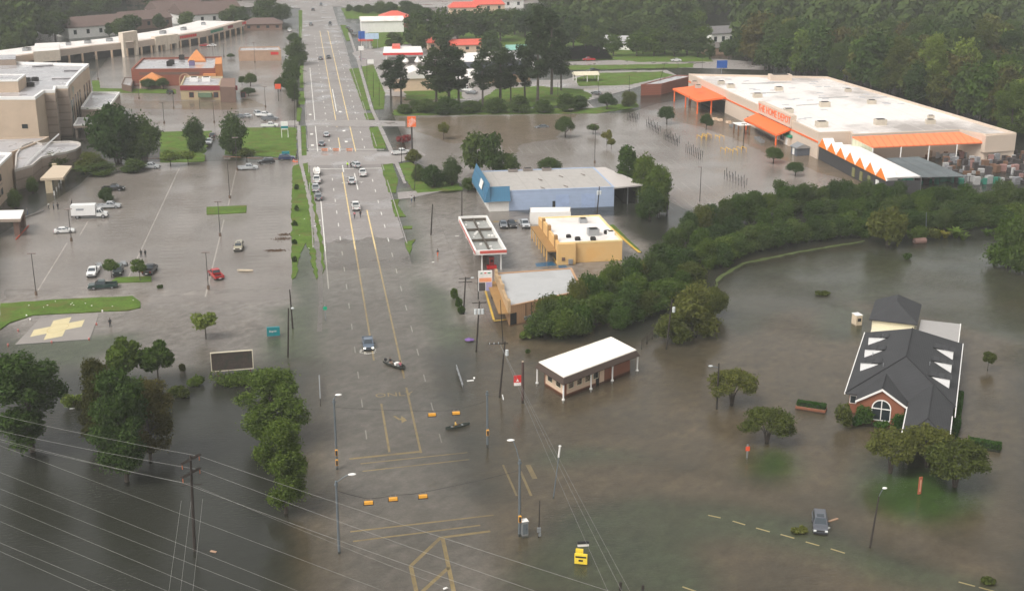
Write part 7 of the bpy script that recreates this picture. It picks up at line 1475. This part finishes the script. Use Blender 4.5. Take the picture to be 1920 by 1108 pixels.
for a in (('fg', 365, 1033, 357, 853, 'dark power pole with two double crossarms in the foreground water', 0, 0, 0), ('r1', 937, 740, 947, 640, 'leaning power pole with crossarm and one transformer', 0, 1, 0), ('r2', 893, 655, 899, 565, 'power pole carrying three white transformers', 1, 3, 0), ('r3', 869, 588, 873, 520, 'power pole with a crossarm and a street lamp by the price sign', 2, 0, 1),
          ('l1', 540, 668, 541, 578, 'bare dark wooden pole beside the teal sign', 0, 0, 0), ('l2', 549, 615, 543, 543, 'leaning wooden pole with a small white lamp', 0, 0, 0), ('c1', 1344, 762, 1348, 681, 'black wooden street light pole beside the crape myrtle', 0, 0, -1), ('c2', 1250, 650, 1260, 562, 'leaning wooden pole with a white transformer over the creek', 0, 1, 0), ('s1', 808, 440, 811, 383, 'wooden pole by the drowned verge', 0, 0, 0), ('s2', 866, 425, 866, 358, 'tall thin pole at the corner of the stripped canopy', 0, 0, 0),
          ('b1', 1119, 405, 1124, 350, 'power pole with white transformers behind the yellow shop', 0, 2, 0), ('b2', 1251, 402, 1252, 335, 'dark pole in front of the trees by the blue shop', 0, 0, 0), ('v1', 777, 356, 781, 290, 'wooden pole on the verge by the sidewalk', 0, 0, 0), ('v2', 753, 304, 752, 252, 'thin pole at the crossing by the white pickup', 0, 0, 0), ('v3', 676, 116, 676, 62, 'dark pole of the roadside sign by the red canopy', 0, 0, 0), ('v4', 688, 152, 688, 111, 'thin pole on the right verge, farther one', 0, 0, 0), ('v5', 700, 184, 700, 135, 'thin pole on the right verge, middle one', 0, 0, 0), ('v6', 711, 200, 711, 156, 'thin pole on the right verge, nearer one', 0, 0, 0),
          ('w1', 1180, 186, 1180, 142, 'thin pole by the curved lane, left one', 0, 0, 0), ('w2', 1122, 180, 1122, 150, 'thin pole by the curved lane near the pavilion', 0, 0, 0), ('w3', 1232, 172, 1247, 118, 'tall leaning pole above the grey shed', 1, 0, 0), ('w4', 1316, 142, 1317, 108, 'tall pole at the far corner of the store', 1, 0, 0), ('w5', 1046, 180, 1046, 155, 'thin pole on the pine lawn', 0, 0, 0), ('x1', 553, 240, 552, 160, 'tall dark pole at the left kerb above the bright lawn', 0, 0, 0), ('x2', 1038, 930, 1050, 836, 'slim leaning pole with a white top in the green shallows', 0, 0, 0), ('x3', 1010, 1004, 1012, 938, 'dark wooden service post with a meter box', 0, 0, 0), ('x4', 1736, 448, 1737, 398, 'thin pale pole beside the floating tank', 0, 0, 0), ('x5', 943, 640, 938, 562, 'thin dark pole at the tan shop corner', 0, 0, 0), ('x6', 1290, 212, 1293, 180, 'thin post at the end of the orange canopy', 0, 0, 0)):
    thin = a[0][0] in 'vwx'; up_[a[0]] = util_pole(*a[1:6], *a[6:9], r=.09 if thin else .22 if a[0] == 'fg' else .17, m=M_GALV if a[0] in ('x2', 'x4') else None)
dv = Vector((.78, -.62, 0)).normalized(); av = Vector((.62, .78, 0)).normalized()      # wires run along dv, crossarms along av
o, pb, pt = up_['fg']; hf = pt.z; INS = mat('orange_insulator', (.40, .12, .05), .5)
for z in (hf - .55, hf - 2.3):
    for s in (-.14, .14): mb = MB(); c = Vector((pt.x - pb.x, pt.y - pb.y, 0)) * (z / hf) + dv * s + Vector((0, 0, z)); mb.tube([c - av * 1.6, c + av * 1.6], .11, 4); plink(o, 'crossarm', mb, M_WOOD)
    for s in (-1.45, 1.45): mb = MB(); c = Vector((pt.x - pb.x, pt.y - pb.y, 0)) * (z / hf) + av * s + Vector((0, 0, z)); mb.tube([c, c - Vector((0, 0, .7))], .06, 6); plink(o, 'insulator', mb, INS)
mb = MB(); c = (pt - pb) * .70; mb.tube([c - Vector((1.25, .1, 0)), c + Vector((1.25, -.1, 0))], .06, 4); plink(o, 'crossarm', mb, M_WOOD)
o, pb1, pt1 = up_['r1']; mb = MB(); c = (pt1 - pb1) * .96; mb.tube([c - Vector((2.6, -.3, 0)), c + Vector((.5, 0, 0))], .09, 4); plink(o, 'crossarm', mb, M_WOOD)
for s in (-2.4, -1.7, -1.0): mb = MB(); q = c + Vector((s, .1, 0)); mb.tube([q, q + Vector((0, 0, .25))], .06, 6); plink(o, 'insulator', mb, M_CAN2)
o = up_['l2'][0]; mb = MB(); mb.ell(Vector((.15, -.3, 3.9)), (.3, .25, .2), 8, 5); plink(o, 'lamp_head', mb, M_CAN2)
o = up_['x3'][0]; mb = MB(); mb.box((0, -.15, .9), (.45, .25, .6)); mb.box((.1, -.16, .25), (.3, .22, .4)); plink(o, 'meter_box', mb, M_STEEL)
o = up_['x2'][0]; mb = MB(); q = up_['x2'][2] - up_['x2'][1]; mb.ell(q, (.2, .2, .12), 8, 5); mb.tube([q * .78, q], .13, 6); plink(o, 'white_top', mb, M_WHITEP)
# curved arm street light on the right
b = G(1632, 1022); h = HT(b, 935); o = thing('street_light', 'leaning black street light pole near the orange board', 'street light', b); t = G(1648, 930, h) - b; mb = MB(); mb.tube([-t * .05, t], [.14, .09], 7); plink(o, 'pole', mb, M_WOOD); q = t + Vector((.55, .1, 1.0)); mb = MB(); mb.tube([t, t + Vector((.25, 0, .6)), q], .04, 5); plink(o, 'arm', mb, M_GALV); mb = MB(); mb.ell(q + Vector((.15, 0, 0)), (.32, .22, .12), 8, 5); plink(o, 'lamp_head', mb, M_WHITEP)
# traffic masts
def mast(px, py, top, label, arm=None, lamps=()):
    b = G(px, py); h = HT(b, top); o = thing('traffic_mast', label, 'traffic mast', b); mb = MB(); mb.tube([(0, 0, -.5), (0, 0, h)], [.18, .13], 10); mb.tube([(0, 0, h - .55), (0, 0, h - .3)], .23, 10); mb.ell((0, 0, h), (.16, .16, .12), 8, 4); plink(o, 'pole', mb, M_GALV)
    if arm: a = Vector(arm); mb = MB(); mb.tube([(0, 0, h - .2), a * .5 + Vector((0, 0, h - .2 + a.z * .08)), a + Vector((0, 0, h - .2))], .055, 5); plink(o, 'lamp_arm', mb, M_GALV); e = a + Vector((0, 0, h - .2)) + Vector((a.x, a.y, 0)).normalized() * .35; mb = MB(); mb.ell(e, (.5, .26, .13), 10, 5); plink(o, 'lamp_head', mb, M_WHITEP)
    for z in lamps: mb = MB(); mb.box((0, -.32, z), (.36, .3, .85)); plink(o, 'signal_head', mb, M_SIG); mb = MB(); mb.box((0, -.48, z), (.26, .04, .7)); plink(o, 'signal_face', mb, M_TRIM)
    return o, b, h
m1 = mast(636, 1033, 902, 'traffic mast with a lamp arm on the near left corner', (1.6, -.4, 1.2)); m2 = mast(974, 1000, 862, 'traffic mast with a tall lamp arm on the near right corner', (-.7, .5, 2.6), (2.2,)); m3 = mast(632, 876, 748, 'traffic mast on the far left corner with two signal heads', (.3, .1, .7), (2.4, .9)); m4 = mast(914, 833, 734, 'traffic mast on the far right corner', None, (2.0,))
def wire(name, pts, sag, r, m, label, group=None, cat='wire', seg=14):
    mb = MB(); P = []
    for a, b in zip(pts, pts[1:]):
        a, b = Vector(a), Vector(b)
        for i in range(seg + 1):
            t = i / seg; p = a.lerp(b, t); p.z -= sag * 4 * t * (1 - t); P.append(p)
    mb.tube(P, r, 4, cap=False); return solo(name, mb, m, label, cat, group)
def signal(px, py, z, label, face=1):
    c = G(px, py, z); o = thing('traffic_signal', label, 'traffic signal', (c.x, c.y, c.z - .2)); mb = MB(); mb.box((0, 0, .2), (1.22, .3, .46)); plink(o, 'backplate', mb, M_TRIM); mb = MB(); mb.box((0, -.04, .3), (1.05, .4, .34)); plink(o, 'housing', mb, M_SIG)
    for x in (-.35, 0, .35): mb = MB(); mb.tube([(x, .12, .2), (x, .24, .2)], .14, 10); plink(o, 'lens', mb, M_DARK)
    for x in (-.3, .3): mb = MB(); mb.tube([(x, 0, .45), (x, 0, .82)], .025, 4); plink(o, 'hanger', mb, M_STEEL)
    return Vector((c.x, c.y, c.z + .62))
M_CABLE = mat('black_cable', (.02, .02, .02), .7); M_WIRE = mat('bright_wire', (.25, .24, .22), .5)
zs = m1[2] - 1.5
s1 = [signal(691, 943, zs - 1.9, 'left signal head on the near span wire'), signal(737, 936, zs - 1.9, 'middle signal head on the near span wire'), signal(793, 931, zs - 1.9, 'right signal head on the near span wire')]
s2 = [signal(810, 778, m4[2] - 2.6, 'left signal head on the far span wire'), signal(855, 775, m4[2] - 2.6, 'right signal head on the far span wire')]
wire('span_wire', [m1[1] + Vector((0, 0, m1[2] - 1.2)), *s1, m2[1] + Vector((0, 0, m2[2] - 1.4))], .12, .03, M_CABLE, 'black span wire carrying three signals across the near side', seg=6)
wire('span_wire', [m3[1] + Vector((0, 0, m3[2] - 1.2)), *s2, m4[1] + Vector((0, 0, m4[2] - 1.4))], .12, .022, M_CABLE, 'thin span wire carrying two signals across the far side', seg=6)
# power lines crossing the foreground
WG = 'power lines across the foreground'
def pw(a, b, z, i, r=.012, ext=.12, ins=None):
    p, q = G(*a, z), G(*b, z); d = q - p; wire('power_line', [p - d * ext, q + d * ext], .0, r, M_WIRE, i, WG, 'power line')
for z, s, L_, Rr, lb in ((hf - .7, 1.45, (0, 777), (1150, 1108), 'topmost pale power line, fixed to the upper crossarm'), (hf - 2.5, 1.45, (0, 806), (1010, 1108), 'power line fixed to the right end of the lower crossarm'), (hf - 3.0, -1.45, (0, 822), (913, 1108), 'power line fixed to the left end of the lower crossarm'), (hf - 3.8, 0, (0, 826), (860, 1108), 'faint power line under the crossarms of the pole')):
    a, b = G(*L_, z), G(*Rr, z); base_ = Vector((pt.x - pb.x, pt.y - pb.y, 0)) * (z / hf) + Vector((pb.x, pb.y, z)) + av * s
    wire('power_line', [a + (a - base_) * .15, base_, b + (b - base_) * .15], .25, .015 if s else .010, M_WIRE, lb, WG, 'power line')
for (a, b, z, r, lb) in (((0, 835), (722, 1108), 9, .012, 'long bright power line passing in front of the pole foot'), ((0, 885), (560, 1108), 12, .012, 'second bright power line below the pole'), ((0, 916), (490, 1108), 9, .012, 'faint thin power line between two bright ones'), ((0, 945), (390, 1108), 13, .012, 'third bright power line towards the lower left'), ((0, 977), (315, 1108), 10, .012, 'faint thin power line in the lower left'), ((0, 1017), (217, 1108), 13, .012, 'short bright power line at the lower left corner'), ((0, 1033), (170, 1108), 12, .012, 'last bright power line at the lower left corner')): pw(a, b, z, lb, r)
for a, b, z0, lb in (((340, 938), (316, 1112), 8.6, 'left drop wire running down from the low crossarm'), ((358, 940), (338, 1112), 8.7, 'middle drop wire running down from the pole'), ((380, 935), (361, 1112), 8.6, 'right drop wire running down from the low crossarm')):
    wire('drop_wire', [G(*a, z0), G(*b, z0)], .0, .014, M_WIRE, lb, 'drop wires of the foreground pole', 'wire')
for a, b, lb in (((968, 735), (1140, 1108), 'left wire running from the leaning pole towards the camera'), ((985, 760), (1166, 1108), 'middle wire running from the leaning pole towards the camera'), ((992, 760), (1181, 1108), 'right wire running from the leaning pole towards the camera')):
    p = pt1 - Vector((.8, 0, .4)); q = G(*b, 9.0); wire('power_line', [p, q, q + (q - p) * .1], .3, .012, M_WIRE, lb, 'wires of the leaning pole', 'power line')
for a, b, lb in (('r1', 'r2', 'power line between the leaning pole and the three transformer pole'), ('r2', 'r3', 'power line between the transformer pole and the lamp pole'), ('r3', 's1', 'power line from the lamp pole to the verge pole')): wire('power_line', [up_[a][2], up_[b][2]], .8, .014, M_CABLE, lb, None, 'power line')
for px, py, lb in ((1158, 1091, 'top of a dark pole cut by the lower edge, left one'), (1200, 1097, 'top of a dark pole cut by the lower edge, right one')):
    b = G(px + 3, 1165); mb = MB(); mb.tube([(b.x, b.y, -.5), (b.x, b.y, HT(b, py))], .16, 7); solo('utility_pole', mb, M_WOOD, lb, 'utility pole')
# ---- signs
def board(name, label, px0, py0, px1, py1, cx, base, th, m, legs, face_parts=(), cat='sign', rz=0.0, legm=None, frame=None):
    """flat sign standing upright on posts; pixel box of its face, ground row of its posts"""
    b = G(cx, base); sc = (base - YH) * _cp / HC; w_ = (px1 - px0) / sc; zt, zb = HT(b, py0), HT(b, py1); o = thing(name, label, cat, b, rz); x0 = ((px0 + px1) / 2 - cx) / sc
    mb = MB(); mb.box((x0, 0, (zt + zb) / 2), (w_, th, zt - zb)); plink(o, 'panel', mb, m)
    if frame:
        mb = MB(); t = .14
        for c, d in (((x0, -.02, zt), (w_ + t, th + .1, t)), ((x0, -.02, zb), (w_ + t, th + .1, t)), ((x0 - w_ / 2, -.02, (zt + zb) / 2), (t, th + .1, zt - zb - t)), ((x0 + w_ / 2, -.02, (zt + zb) / 2), (t, th + .1, zt - zb - t))): mb.box(c, d)
        plink(o, 'frame', mb, frame)
    for x in legs: mb = MB(); mb.box((x0 + x * w_, th / 2 + .08, (zb + .0) / 2 + (zt - zb) * .25), (.2, .2, zb + 1.2 + (zt - zb) * .5)); plink(o, 'post', mb, legm or M_STEEL)
    for nm, fx, fz, fw, fh, fm in face_parts: mb = MB(); mb.box((x0 + fx * w_, -th / 2 - .015, zb + (zt - zb) * fz), (fw * w_, .03, fh * (zt - zb))); plink(o, nm, mb, fm)
    return o, b, x0, zb, zt, w_
bb = board('billboard', 'empty dark billboard with a cream frame on rusty legs', 399, 659, 475, 693, 437, 704, .2, mat('burnt_boards', (.06, .045, .038), .9, .35, 3.0, stain=((.03, .04, .028), .7, .8)), (-.35, .37, .43), cat='billboard', rz=.06, legm=mat('rusty_leg', (.16, .05, .04), .8), frame=mat('cream_frame', (.62, .55, .42), .7))
sgn = board('monument_sign', 'low teal sign standing in the flood by the wooden poles', 501, 613, 525, 629, 513, 631, .5, M_TEAL, (), rz=.05); text('Baptist', .52, M_WHITEP, sgn[0], sgn[1] + Vector((sgn[2], -.27, (sgn[3] + sgn[4]) / 2 + .1)), (1, .05, 0), (0, 0, 1), 'lettering', .01)
board('hospital_sign', 'tall two legged teal and white sign on the bright lawn', 528, 228, 541, 243, 534, 259, .3, M_COPE, (-.45, .45), (('teal_band', 0, .28, 1, .3, M_TEAL),), legm=M_COPE)
board('monument_sign', 'low teal sign behind the navy suv', 529, 284, 543, 296, 536, 298, .4, M_TEAL, ())
hd_ = board('pylon_sign', 'orange square sign high on a dark pole by the store drive', 765, 219, 781, 238, 773, 286, .6, M_ORANGE, (), legm=M_DKPOLE); mb = MB(); mb.box((0, 0, hd_[3] / 2 - .1), (.5, .5, hd_[3] + .6)); plink(hd_[0], 'post', mb, M_DKPOLE)
for i, (wd, dz) in enumerate((('THE', .55), ('HOME', 0), ('DEPOT', -.55))):
    text(wd, .85, M_WHITEP, hd_[0], hd_[1] + Vector((hd_[2] + i * .22 - .22, -.33, (hd_[3] + hd_[4]) / 2 + dz)), (1, 0, .75), (-.75, 0, 1), 'lettering', .01)
pr = board('price_sign', 'tall fuel price sign with coloured panels on two legs', 897, 508, 923, 545, 909, 560, .4, mat('sign_white', (.72, .70, .68), .5), (-.5, .5), (('header_marks', -.28, .90, .14, .05, M_GREEN), ('header_marks', 0, .90, .16, .05, M_RED), ('header_marks', .27, .90, .2, .05, M_GREEN), ('orange_panel', 0, .56, .9, .2, mat('price_orange', (.75, .30, .16), .5)), ('dark_panel', -.24, .22, .46, .42, mat('price_dark', (.07, .06, .06), .5)), ('violet_panel', .26, .22, .42, .42, mat('price_violet', (.36, .33, .55), .5))), legm=M_DARK)
rs_ = board('hanging_sign', 'red and white sign hanging from the thick brown post', 963, 703, 977, 722, 980, 750, .12, M_RED, (), (('white_panel', 0, .15, .96, .3, M_WHITEP),)); mb = MB(); mb.tube([(0, 0, -.5), (0, 0, HT(rs_[1], 678))], .22, 8); plink(rs_[0], 'post', mb, mat('brown_post', (.075, .042, .035), .8, .2)); mb = MB(); mb.ell((0, 0, HT(rs_[1], 678)), (.2, .2, .12), 8, 4); plink(rs_[0], 'cap', mb, M_BEIGE)
mb = MB(); mb.add([(rs_[2] - .22, -.09, rs_[3] + (rs_[4] - rs_[3]) * .42), (rs_[2] + .22, -.09, rs_[3] + (rs_[4] - rs_[3]) * .42), (rs_[2], -.09, rs_[3] + (rs_[4] - rs_[3]) * .68)], [(0, 1, 2)]); plink(rs_[0], 'emblem', mb, M_WHITEP)
ys_ = board('message_board', 'yellow portable message board half sunk in the shallows', 1077, 1038, 1101, 1056, 1089, 1057, .25, mat('board_yellow', (.82, .60, .05), .5), (), (('text_line', 0, .72, .85, .16, M_DARK), ('text_line', 0, .36, .35, .18, M_DARK)), rz=-.35); mb = MB(); mb.box((-.3, .9, 1.0), (.9, .25, 1.0)); plink(ys_[0], 'support', mb, MATS['board_yellow']); mb = MB(); mb.box((.1, 1.1, 2.0), (1.35, .2, .35), .3); plink(ys_[0], 'white_panel', mb, M_WHITEP); mb = MB(); mb.box((.1, 1.05, 2.32), (1.4, .22, .3), .3); plink(ys_[0], 'black_panel', mb, M_TRIM)
board('roadside_sign', 'narrow orange board leaning in front of the crape myrtles', 1720, 894, 1727, 926, 1722, 928, .12, mat('faded_orange', (.42, .12, .06), .6), (), (('white_mark', 0, .5, .4, .7, mat('pale_orange_mark', (.62, .33, .22), .6)),), rz=.2)
board('stop_sign', 'small red sign at the edge of the little grass island', 1397, 837, 1405, 845, 1401, 858, .06, mat('bright_red', (.75, .10, .04), .5), (0,))
board('street_sign', 'tiny green sign on a thin post left of the flooded lane', 607, 575, 614, 581, 611, 600, .06, mat('sign_green', (.01, .38, .20), .5), (0,))
board('roadside_sign', 'small red sign on a dark post by the frontage trees', 517, 158, 528, 167, 522, 190, .4, mat('bright_red', (.75, .10, .04), .5), (0,), legm=M_DKPOLE); board('roadside_sign', 'blue sign board by the far red canopy, left', 673, 59, 685, 74, 680, 92, .4, mat('sign_blue', (.02, .10, .38), .5), (0,)); board('roadside_sign', 'white and blue sign board by the far red canopy, right', 685, 63, 711, 74, 698, 94, .4, mat('sign_pale_blue', (.45, .58, .72), .5), (-.4, .4)); board('roadside_sign', 'small white sign under the red canopy by the road', 673, 87, 683, 95, 677, 118, .3, M_WHITEP, (0,)); board('roadside_sign', 'white sign on the driveway of the far filling station', 689, 112, 701, 120, 695, 122, .3, M_WHITEP, ()); board('roadside_sign', 'blue sign boards at the lane before the wood', 1343, 114, 1363, 128, 1352, 138, .4, mat('sign_blue', (.02, .10, .38), .5), (0,))
rc = thing('entry_canopy', 'small red flat canopy on posts by the far road', 'canopy', G(686, 92)); mb = MB(); mb.box((0, 0, 4.2), (7, 5, .8)); plink(rc, 'roof', mb, M_REDROOF); mb = MB(); mb.box((-2, 0, 1.9), (.4, .4, 4.6)); mb.box((2, 0, 1.9), (.4, .4, 4.6)); plink(rc, 'post', mb, M_WHITEP)
# ---- small things
def crate(name, label, cat, px, py, dims, m, rz=0.0, z=0.0, extra=()):
    o = thing(name, label, cat, G(px, py), rz); mb = MB(); mb.box((0, 0, dims[2] / 2 + z), dims); plink(o, 'body', mb, m)
    for nm, c, d, em in extra: k = MB(); k.box(c, d); plink(o, nm, k, em)
    return o
crate('control_cabinet', 'grey traffic control cabinet beside the near right mast', 'cabinet', 983, 1001, (.8, .8, 2.2), M_STEEL, .15, -.3, (('lid', (0, 0, 1.93), (.86, .86, .07), M_WHITEP), ('door', (0, -.41, .9), (.6, .03, 1.4), M_GALV), ('handle', (.2, -.44, .9), (.06, .04, .2), M_TRIM)))
crate('cash_machine', 'cream drive up machine booth in the water behind the chapel', 'machine booth', 1606, 607, (1.2, 1.6, 2.0), mat('cream_booth', (.62, .50, .36), .6), .15, -.2, (('roof', (0, 0, 1.85), (1.3, 1.7, .12), M_WHITEP), ('screen', (0, -.82, 1.0), (.7, .05, .6), M_DARK)))
tk = thing('tank', 'rusty cylindrical tank floating near the far bank', 'tank', G(1724, 455), .1); mb = MB(); mb.tube([(-1.5, 0, .35), (-1.35, 0, .35), (1.4, 0, .35), (1.5, 0, .35)], [.5, .75, .75, .5], 12); plink(tk, 'drum', mb, mat('rusty_tank', (.19, .11, .09), .7, .3)); mb = MB(); mb.tube([(-1.5, -.3, .2), (-2.0, -.5, .5), (-1.5, -.3, .7)], .05, 5); plink(tk, 'handle', mb, M_STEEL)
for i, (px, lb) in enumerate(((609, 'orange barricade left of three at the crossing'), (630, 'orange barricade in the middle of three at the crossing'), (655, 'orange barricade right of three at the crossing'))):
    o = thing('barricade', lb, 'barricade', G(px, 285.5), 0, 'orange barricades at the crossing'); mb = MB(); mb.box((0, 0, .95), (2.0, .1, .3)); mb.box((0, 0, .5), (2.0, .1, .25)); plink(o, 'board', mb, mat('barricade_orange', (.62, .20, .08), .6)); mb = MB()
    for x in (-.9, .9): mb.box((x, 0, .5), (.08, .6, 1.1))
    plink(o, 'leg', mb, M_WHITEP)
for i, (px, py, lb) in enumerate(((550, 303, 'left'), (553, 304, 'middle'), (557, 304, 'right'))):
    o = thing('traffic_cone', '%s traffic cone by the person at the lot entrance' % lb, 'traffic cone', G(px, py), 0, 'traffic cones'); mb = MB(); mb.tube([(0, 0, 0), (0, 0, .75)], [.2, .03], 8); plink(o, 'cone', mb, M_ORANGE); mb = MB(); mb.box((0, 0, .02), (.45, .45, .05)); plink(o, 'base', mb, M_ORANGE); mb = MB(); mb.tube([(0, 0, .35), (0, 0, .5)], [.125, .088], 8); plink(o, 'band', mb, M_WHITEP)
for a, b, h, lb in (((856, 694), (868, 731), .9, 'pale guard rail in the water right of the road'), ((599, 713), (601, 757), .9, 'pale guard rail in the water left of the road')):
    o = thing('guard_rail', lb, 'guard rail', G(*a)); p, q = G(*a), G(*b); d = q - p; mb = MB(); mb.tube([Vector((0, 0, h)), d + Vector((0, 0, h))], .09, 5); mb.tube([Vector((0, 0, h * .45)), d + Vector((0, 0, h * .45))], .06, 5); plink(o, 'rail', mb, M_STEEL)
    for t in (0, .25, .5, .75, 1): mb = MB(); mb.box(d * t + Vector((0, 0, .2)), (.1, .1, 1.3)); plink(o, 'post', mb, M_DKPOLE)
for i, (px, py, l, rz, lb) in enumerate(((882, 714, 1.1, .1, 'white plank floating by the right guard rail'), (889, 709, .6, 1.4, 'short white board floating by the plank'), (137, 766, 1.0, .0, 'white plank between the dark tree clumps'), (400, 1034, .8, 2.6, 'pale stick floating by the power pole'), (1553, 990, .5, .6, 'white scrap floating right of the stranded suv'), (1493, 996, .4, .2, 'white scrap by the floating weeds'), (1562, 975, 1.6, .35, 'reddish stick floating beside the stranded suv'), (835, 1103, .5, .5, 'white bag floating at the lower edge'), (943, 745, 2.0, 1.5, 'thin white pipe in the water by the leaning pole'), (857, 443, .9, .2, 'pale board by the stripped canopy'), (812, 492, .5, 0, 'pale board beside the wading person in orange'))):
    mb = MB(); mb.box((0, 0, .05), (l, .28 if l < 2 else .12, .10)); tag(link('floating_board', mb.mesh('board', M_WHITEP if 'red' not in lb and 'stick' not in lb else mat('driftwood', (.42, .26, .17), .8)), None, G(px, py), rz), lb, 'debris')
mb = MB(); c = G(880, 638); mb.add([(c.x + .9 * math.cos(i * .785), c.y + .9 * math.sin(i * .785), .12 if i % 2 else .22) for i in range(8)] + [(c.x, c.y, .5)], [(i, (i + 1) % 8, 8) for i in range(8)]); solo('umbrella', mb, mat('violet_cloth', (.16, .09, .25), .7), 'violet umbrella floating beside the transformer pole', 'umbrella')
for i, (px, py) in enumerate(((57, 600), (34, 620), (181, 608), (167, 636), (97, 642), (15, 647), (192, 584), (50, 593))):
    mb = MB(); mb.tube([(0, 0, -.3), (0, 0, .22)], .16, 8); mb.ell((0, 0, .25), (.15, .15, .1), 8, 4); tag(link('pad_light', mb.mesh('pad_light', M_WHITEP if i in (0, 6, 7) else mat('pale_red', (.55, .20, .17), .5)), None, G(px, py)), 'little round edge light standing around the helipad', 'pad light', 'helipad edge lights')
for i in range(5, 20):
    r = random.Random(i); px, py = (r.uniform(30, 258), 562 + r.uniform(2, 16)) if i < 16 else (r.uniform(552, 604), r.uniform(330, 500)); mb = MB(); mb.box((0, 0, .16), (r.uniform(.12, .25), r.uniform(.1, .2), .1), r.uniform(0, 3)); tag(link('litter', mb.mesh('litter', M_WHITEP), None, G(px, py)), 'small white scrap of litter on the grass', 'litter', 'litter on the grass')
for i, (px, py, s) in enumerate(((530, 448, 2.2), (521, 470, 1.6), (535, 440, 1.4), (507, 470, 1.0))):
    r = np.random.default_rng(i); v = r.normal(size=(220, 3)) * np.array([s * .5, s * .3, .05]); v[:, 2] = np.abs(v[:, 2]) - .02; t = r.normal(size=(220, 3)); t /= np.linalg.norm(t, axis=1)[:, None]; u2 = np.cross(t, r.normal(size=(220, 3))); u2 /= np.linalg.norm(u2, axis=1)[:, None]
    tag(link('debris', quads('debris', np.stack([v - t * .2, v + u2 * .07, v + t * .2, v - u2 * .07], 1), mat('wrack', (.13, .08, .05), .9, .4)), None, G(px, py)), ('larger', 'lower', 'upper', 'smallest')[i] + ' patch of brown wrack left on the hospital lot', 'debris')
fence('wooden_fence', 'dark leaning picket fence standing in the creek water', [(1203, 650), (1233, 622)], 1.3, 2.2, mat('wet_wood', (.05, .04, .03), .9))
# foam and ripples thrown up by the driving pickup
fr_ = np.random.default_rng(3); c = G(690, 656); n = 150; t = fr_.random(n) * 6.28; rr = 1.0 + fr_.random(n) * .5
v = np.stack([c.x + rr * np.cos(t) * 1.05, c.y + .6 + rr * np.sin(t) * 1.0 - 1.2, np.full(n, .02)], 1); v = v[v[:, 1] < c.y + .6]; n = len(v); a_ = fr_.normal(size=(n, 3)) * .09; a_[:, 2] = 0; b_ = np.stack([-a_[:, 1], a_[:, 0], np.zeros(n)], 1) * .5
tag(link('foam', quads('foam', np.stack([v - a_, v + b_, v + a_, v - b_], 1), mat('foam_white', (.66, .62, .56), .6))), 'white foam pushed up in front of the slate blue pickup', 'foam', kind='stuff')
# red shrub and canopy umbrella by the store drive
tag(link('red_shrub', leafmesh('red_shrub', [(0, 0, 1.2, 2.2, 1.6, 1.0), (1.2, .3, 1.4, 1.4, 1.2, .9)], 900, .3, 3, m=foliage('foliage_red', (.16, .02, .03), (.34, .06, .06))), None, G(757, 268)), 'red leaved shrub left of the orange pylon sign', 'bush')
# ---------------------------------------------------------------- damp air over the whole place
hz = MB(); hz.box((0, 500, 45), (1500, 1500, 94)); hm = bpy.data.materials.new('haze'); hm.use_nodes = True; nt = hm.node_tree; nt.nodes.clear()
ho = node(nt, 'ShaderNodeOutputMaterial'); pv_ = node(nt, 'ShaderNodeVolumePrincipled', Density=HAZE); pv_.inputs['Color'].default_value = (.85, .86, .84, 1); nt.links.new(pv_.outputs[0], ho.inputs['Volume'])
tag(link('haze', hz.mesh('haze', hm)), 'thin pale haze in the damp air', 'haze', kind='stuff')
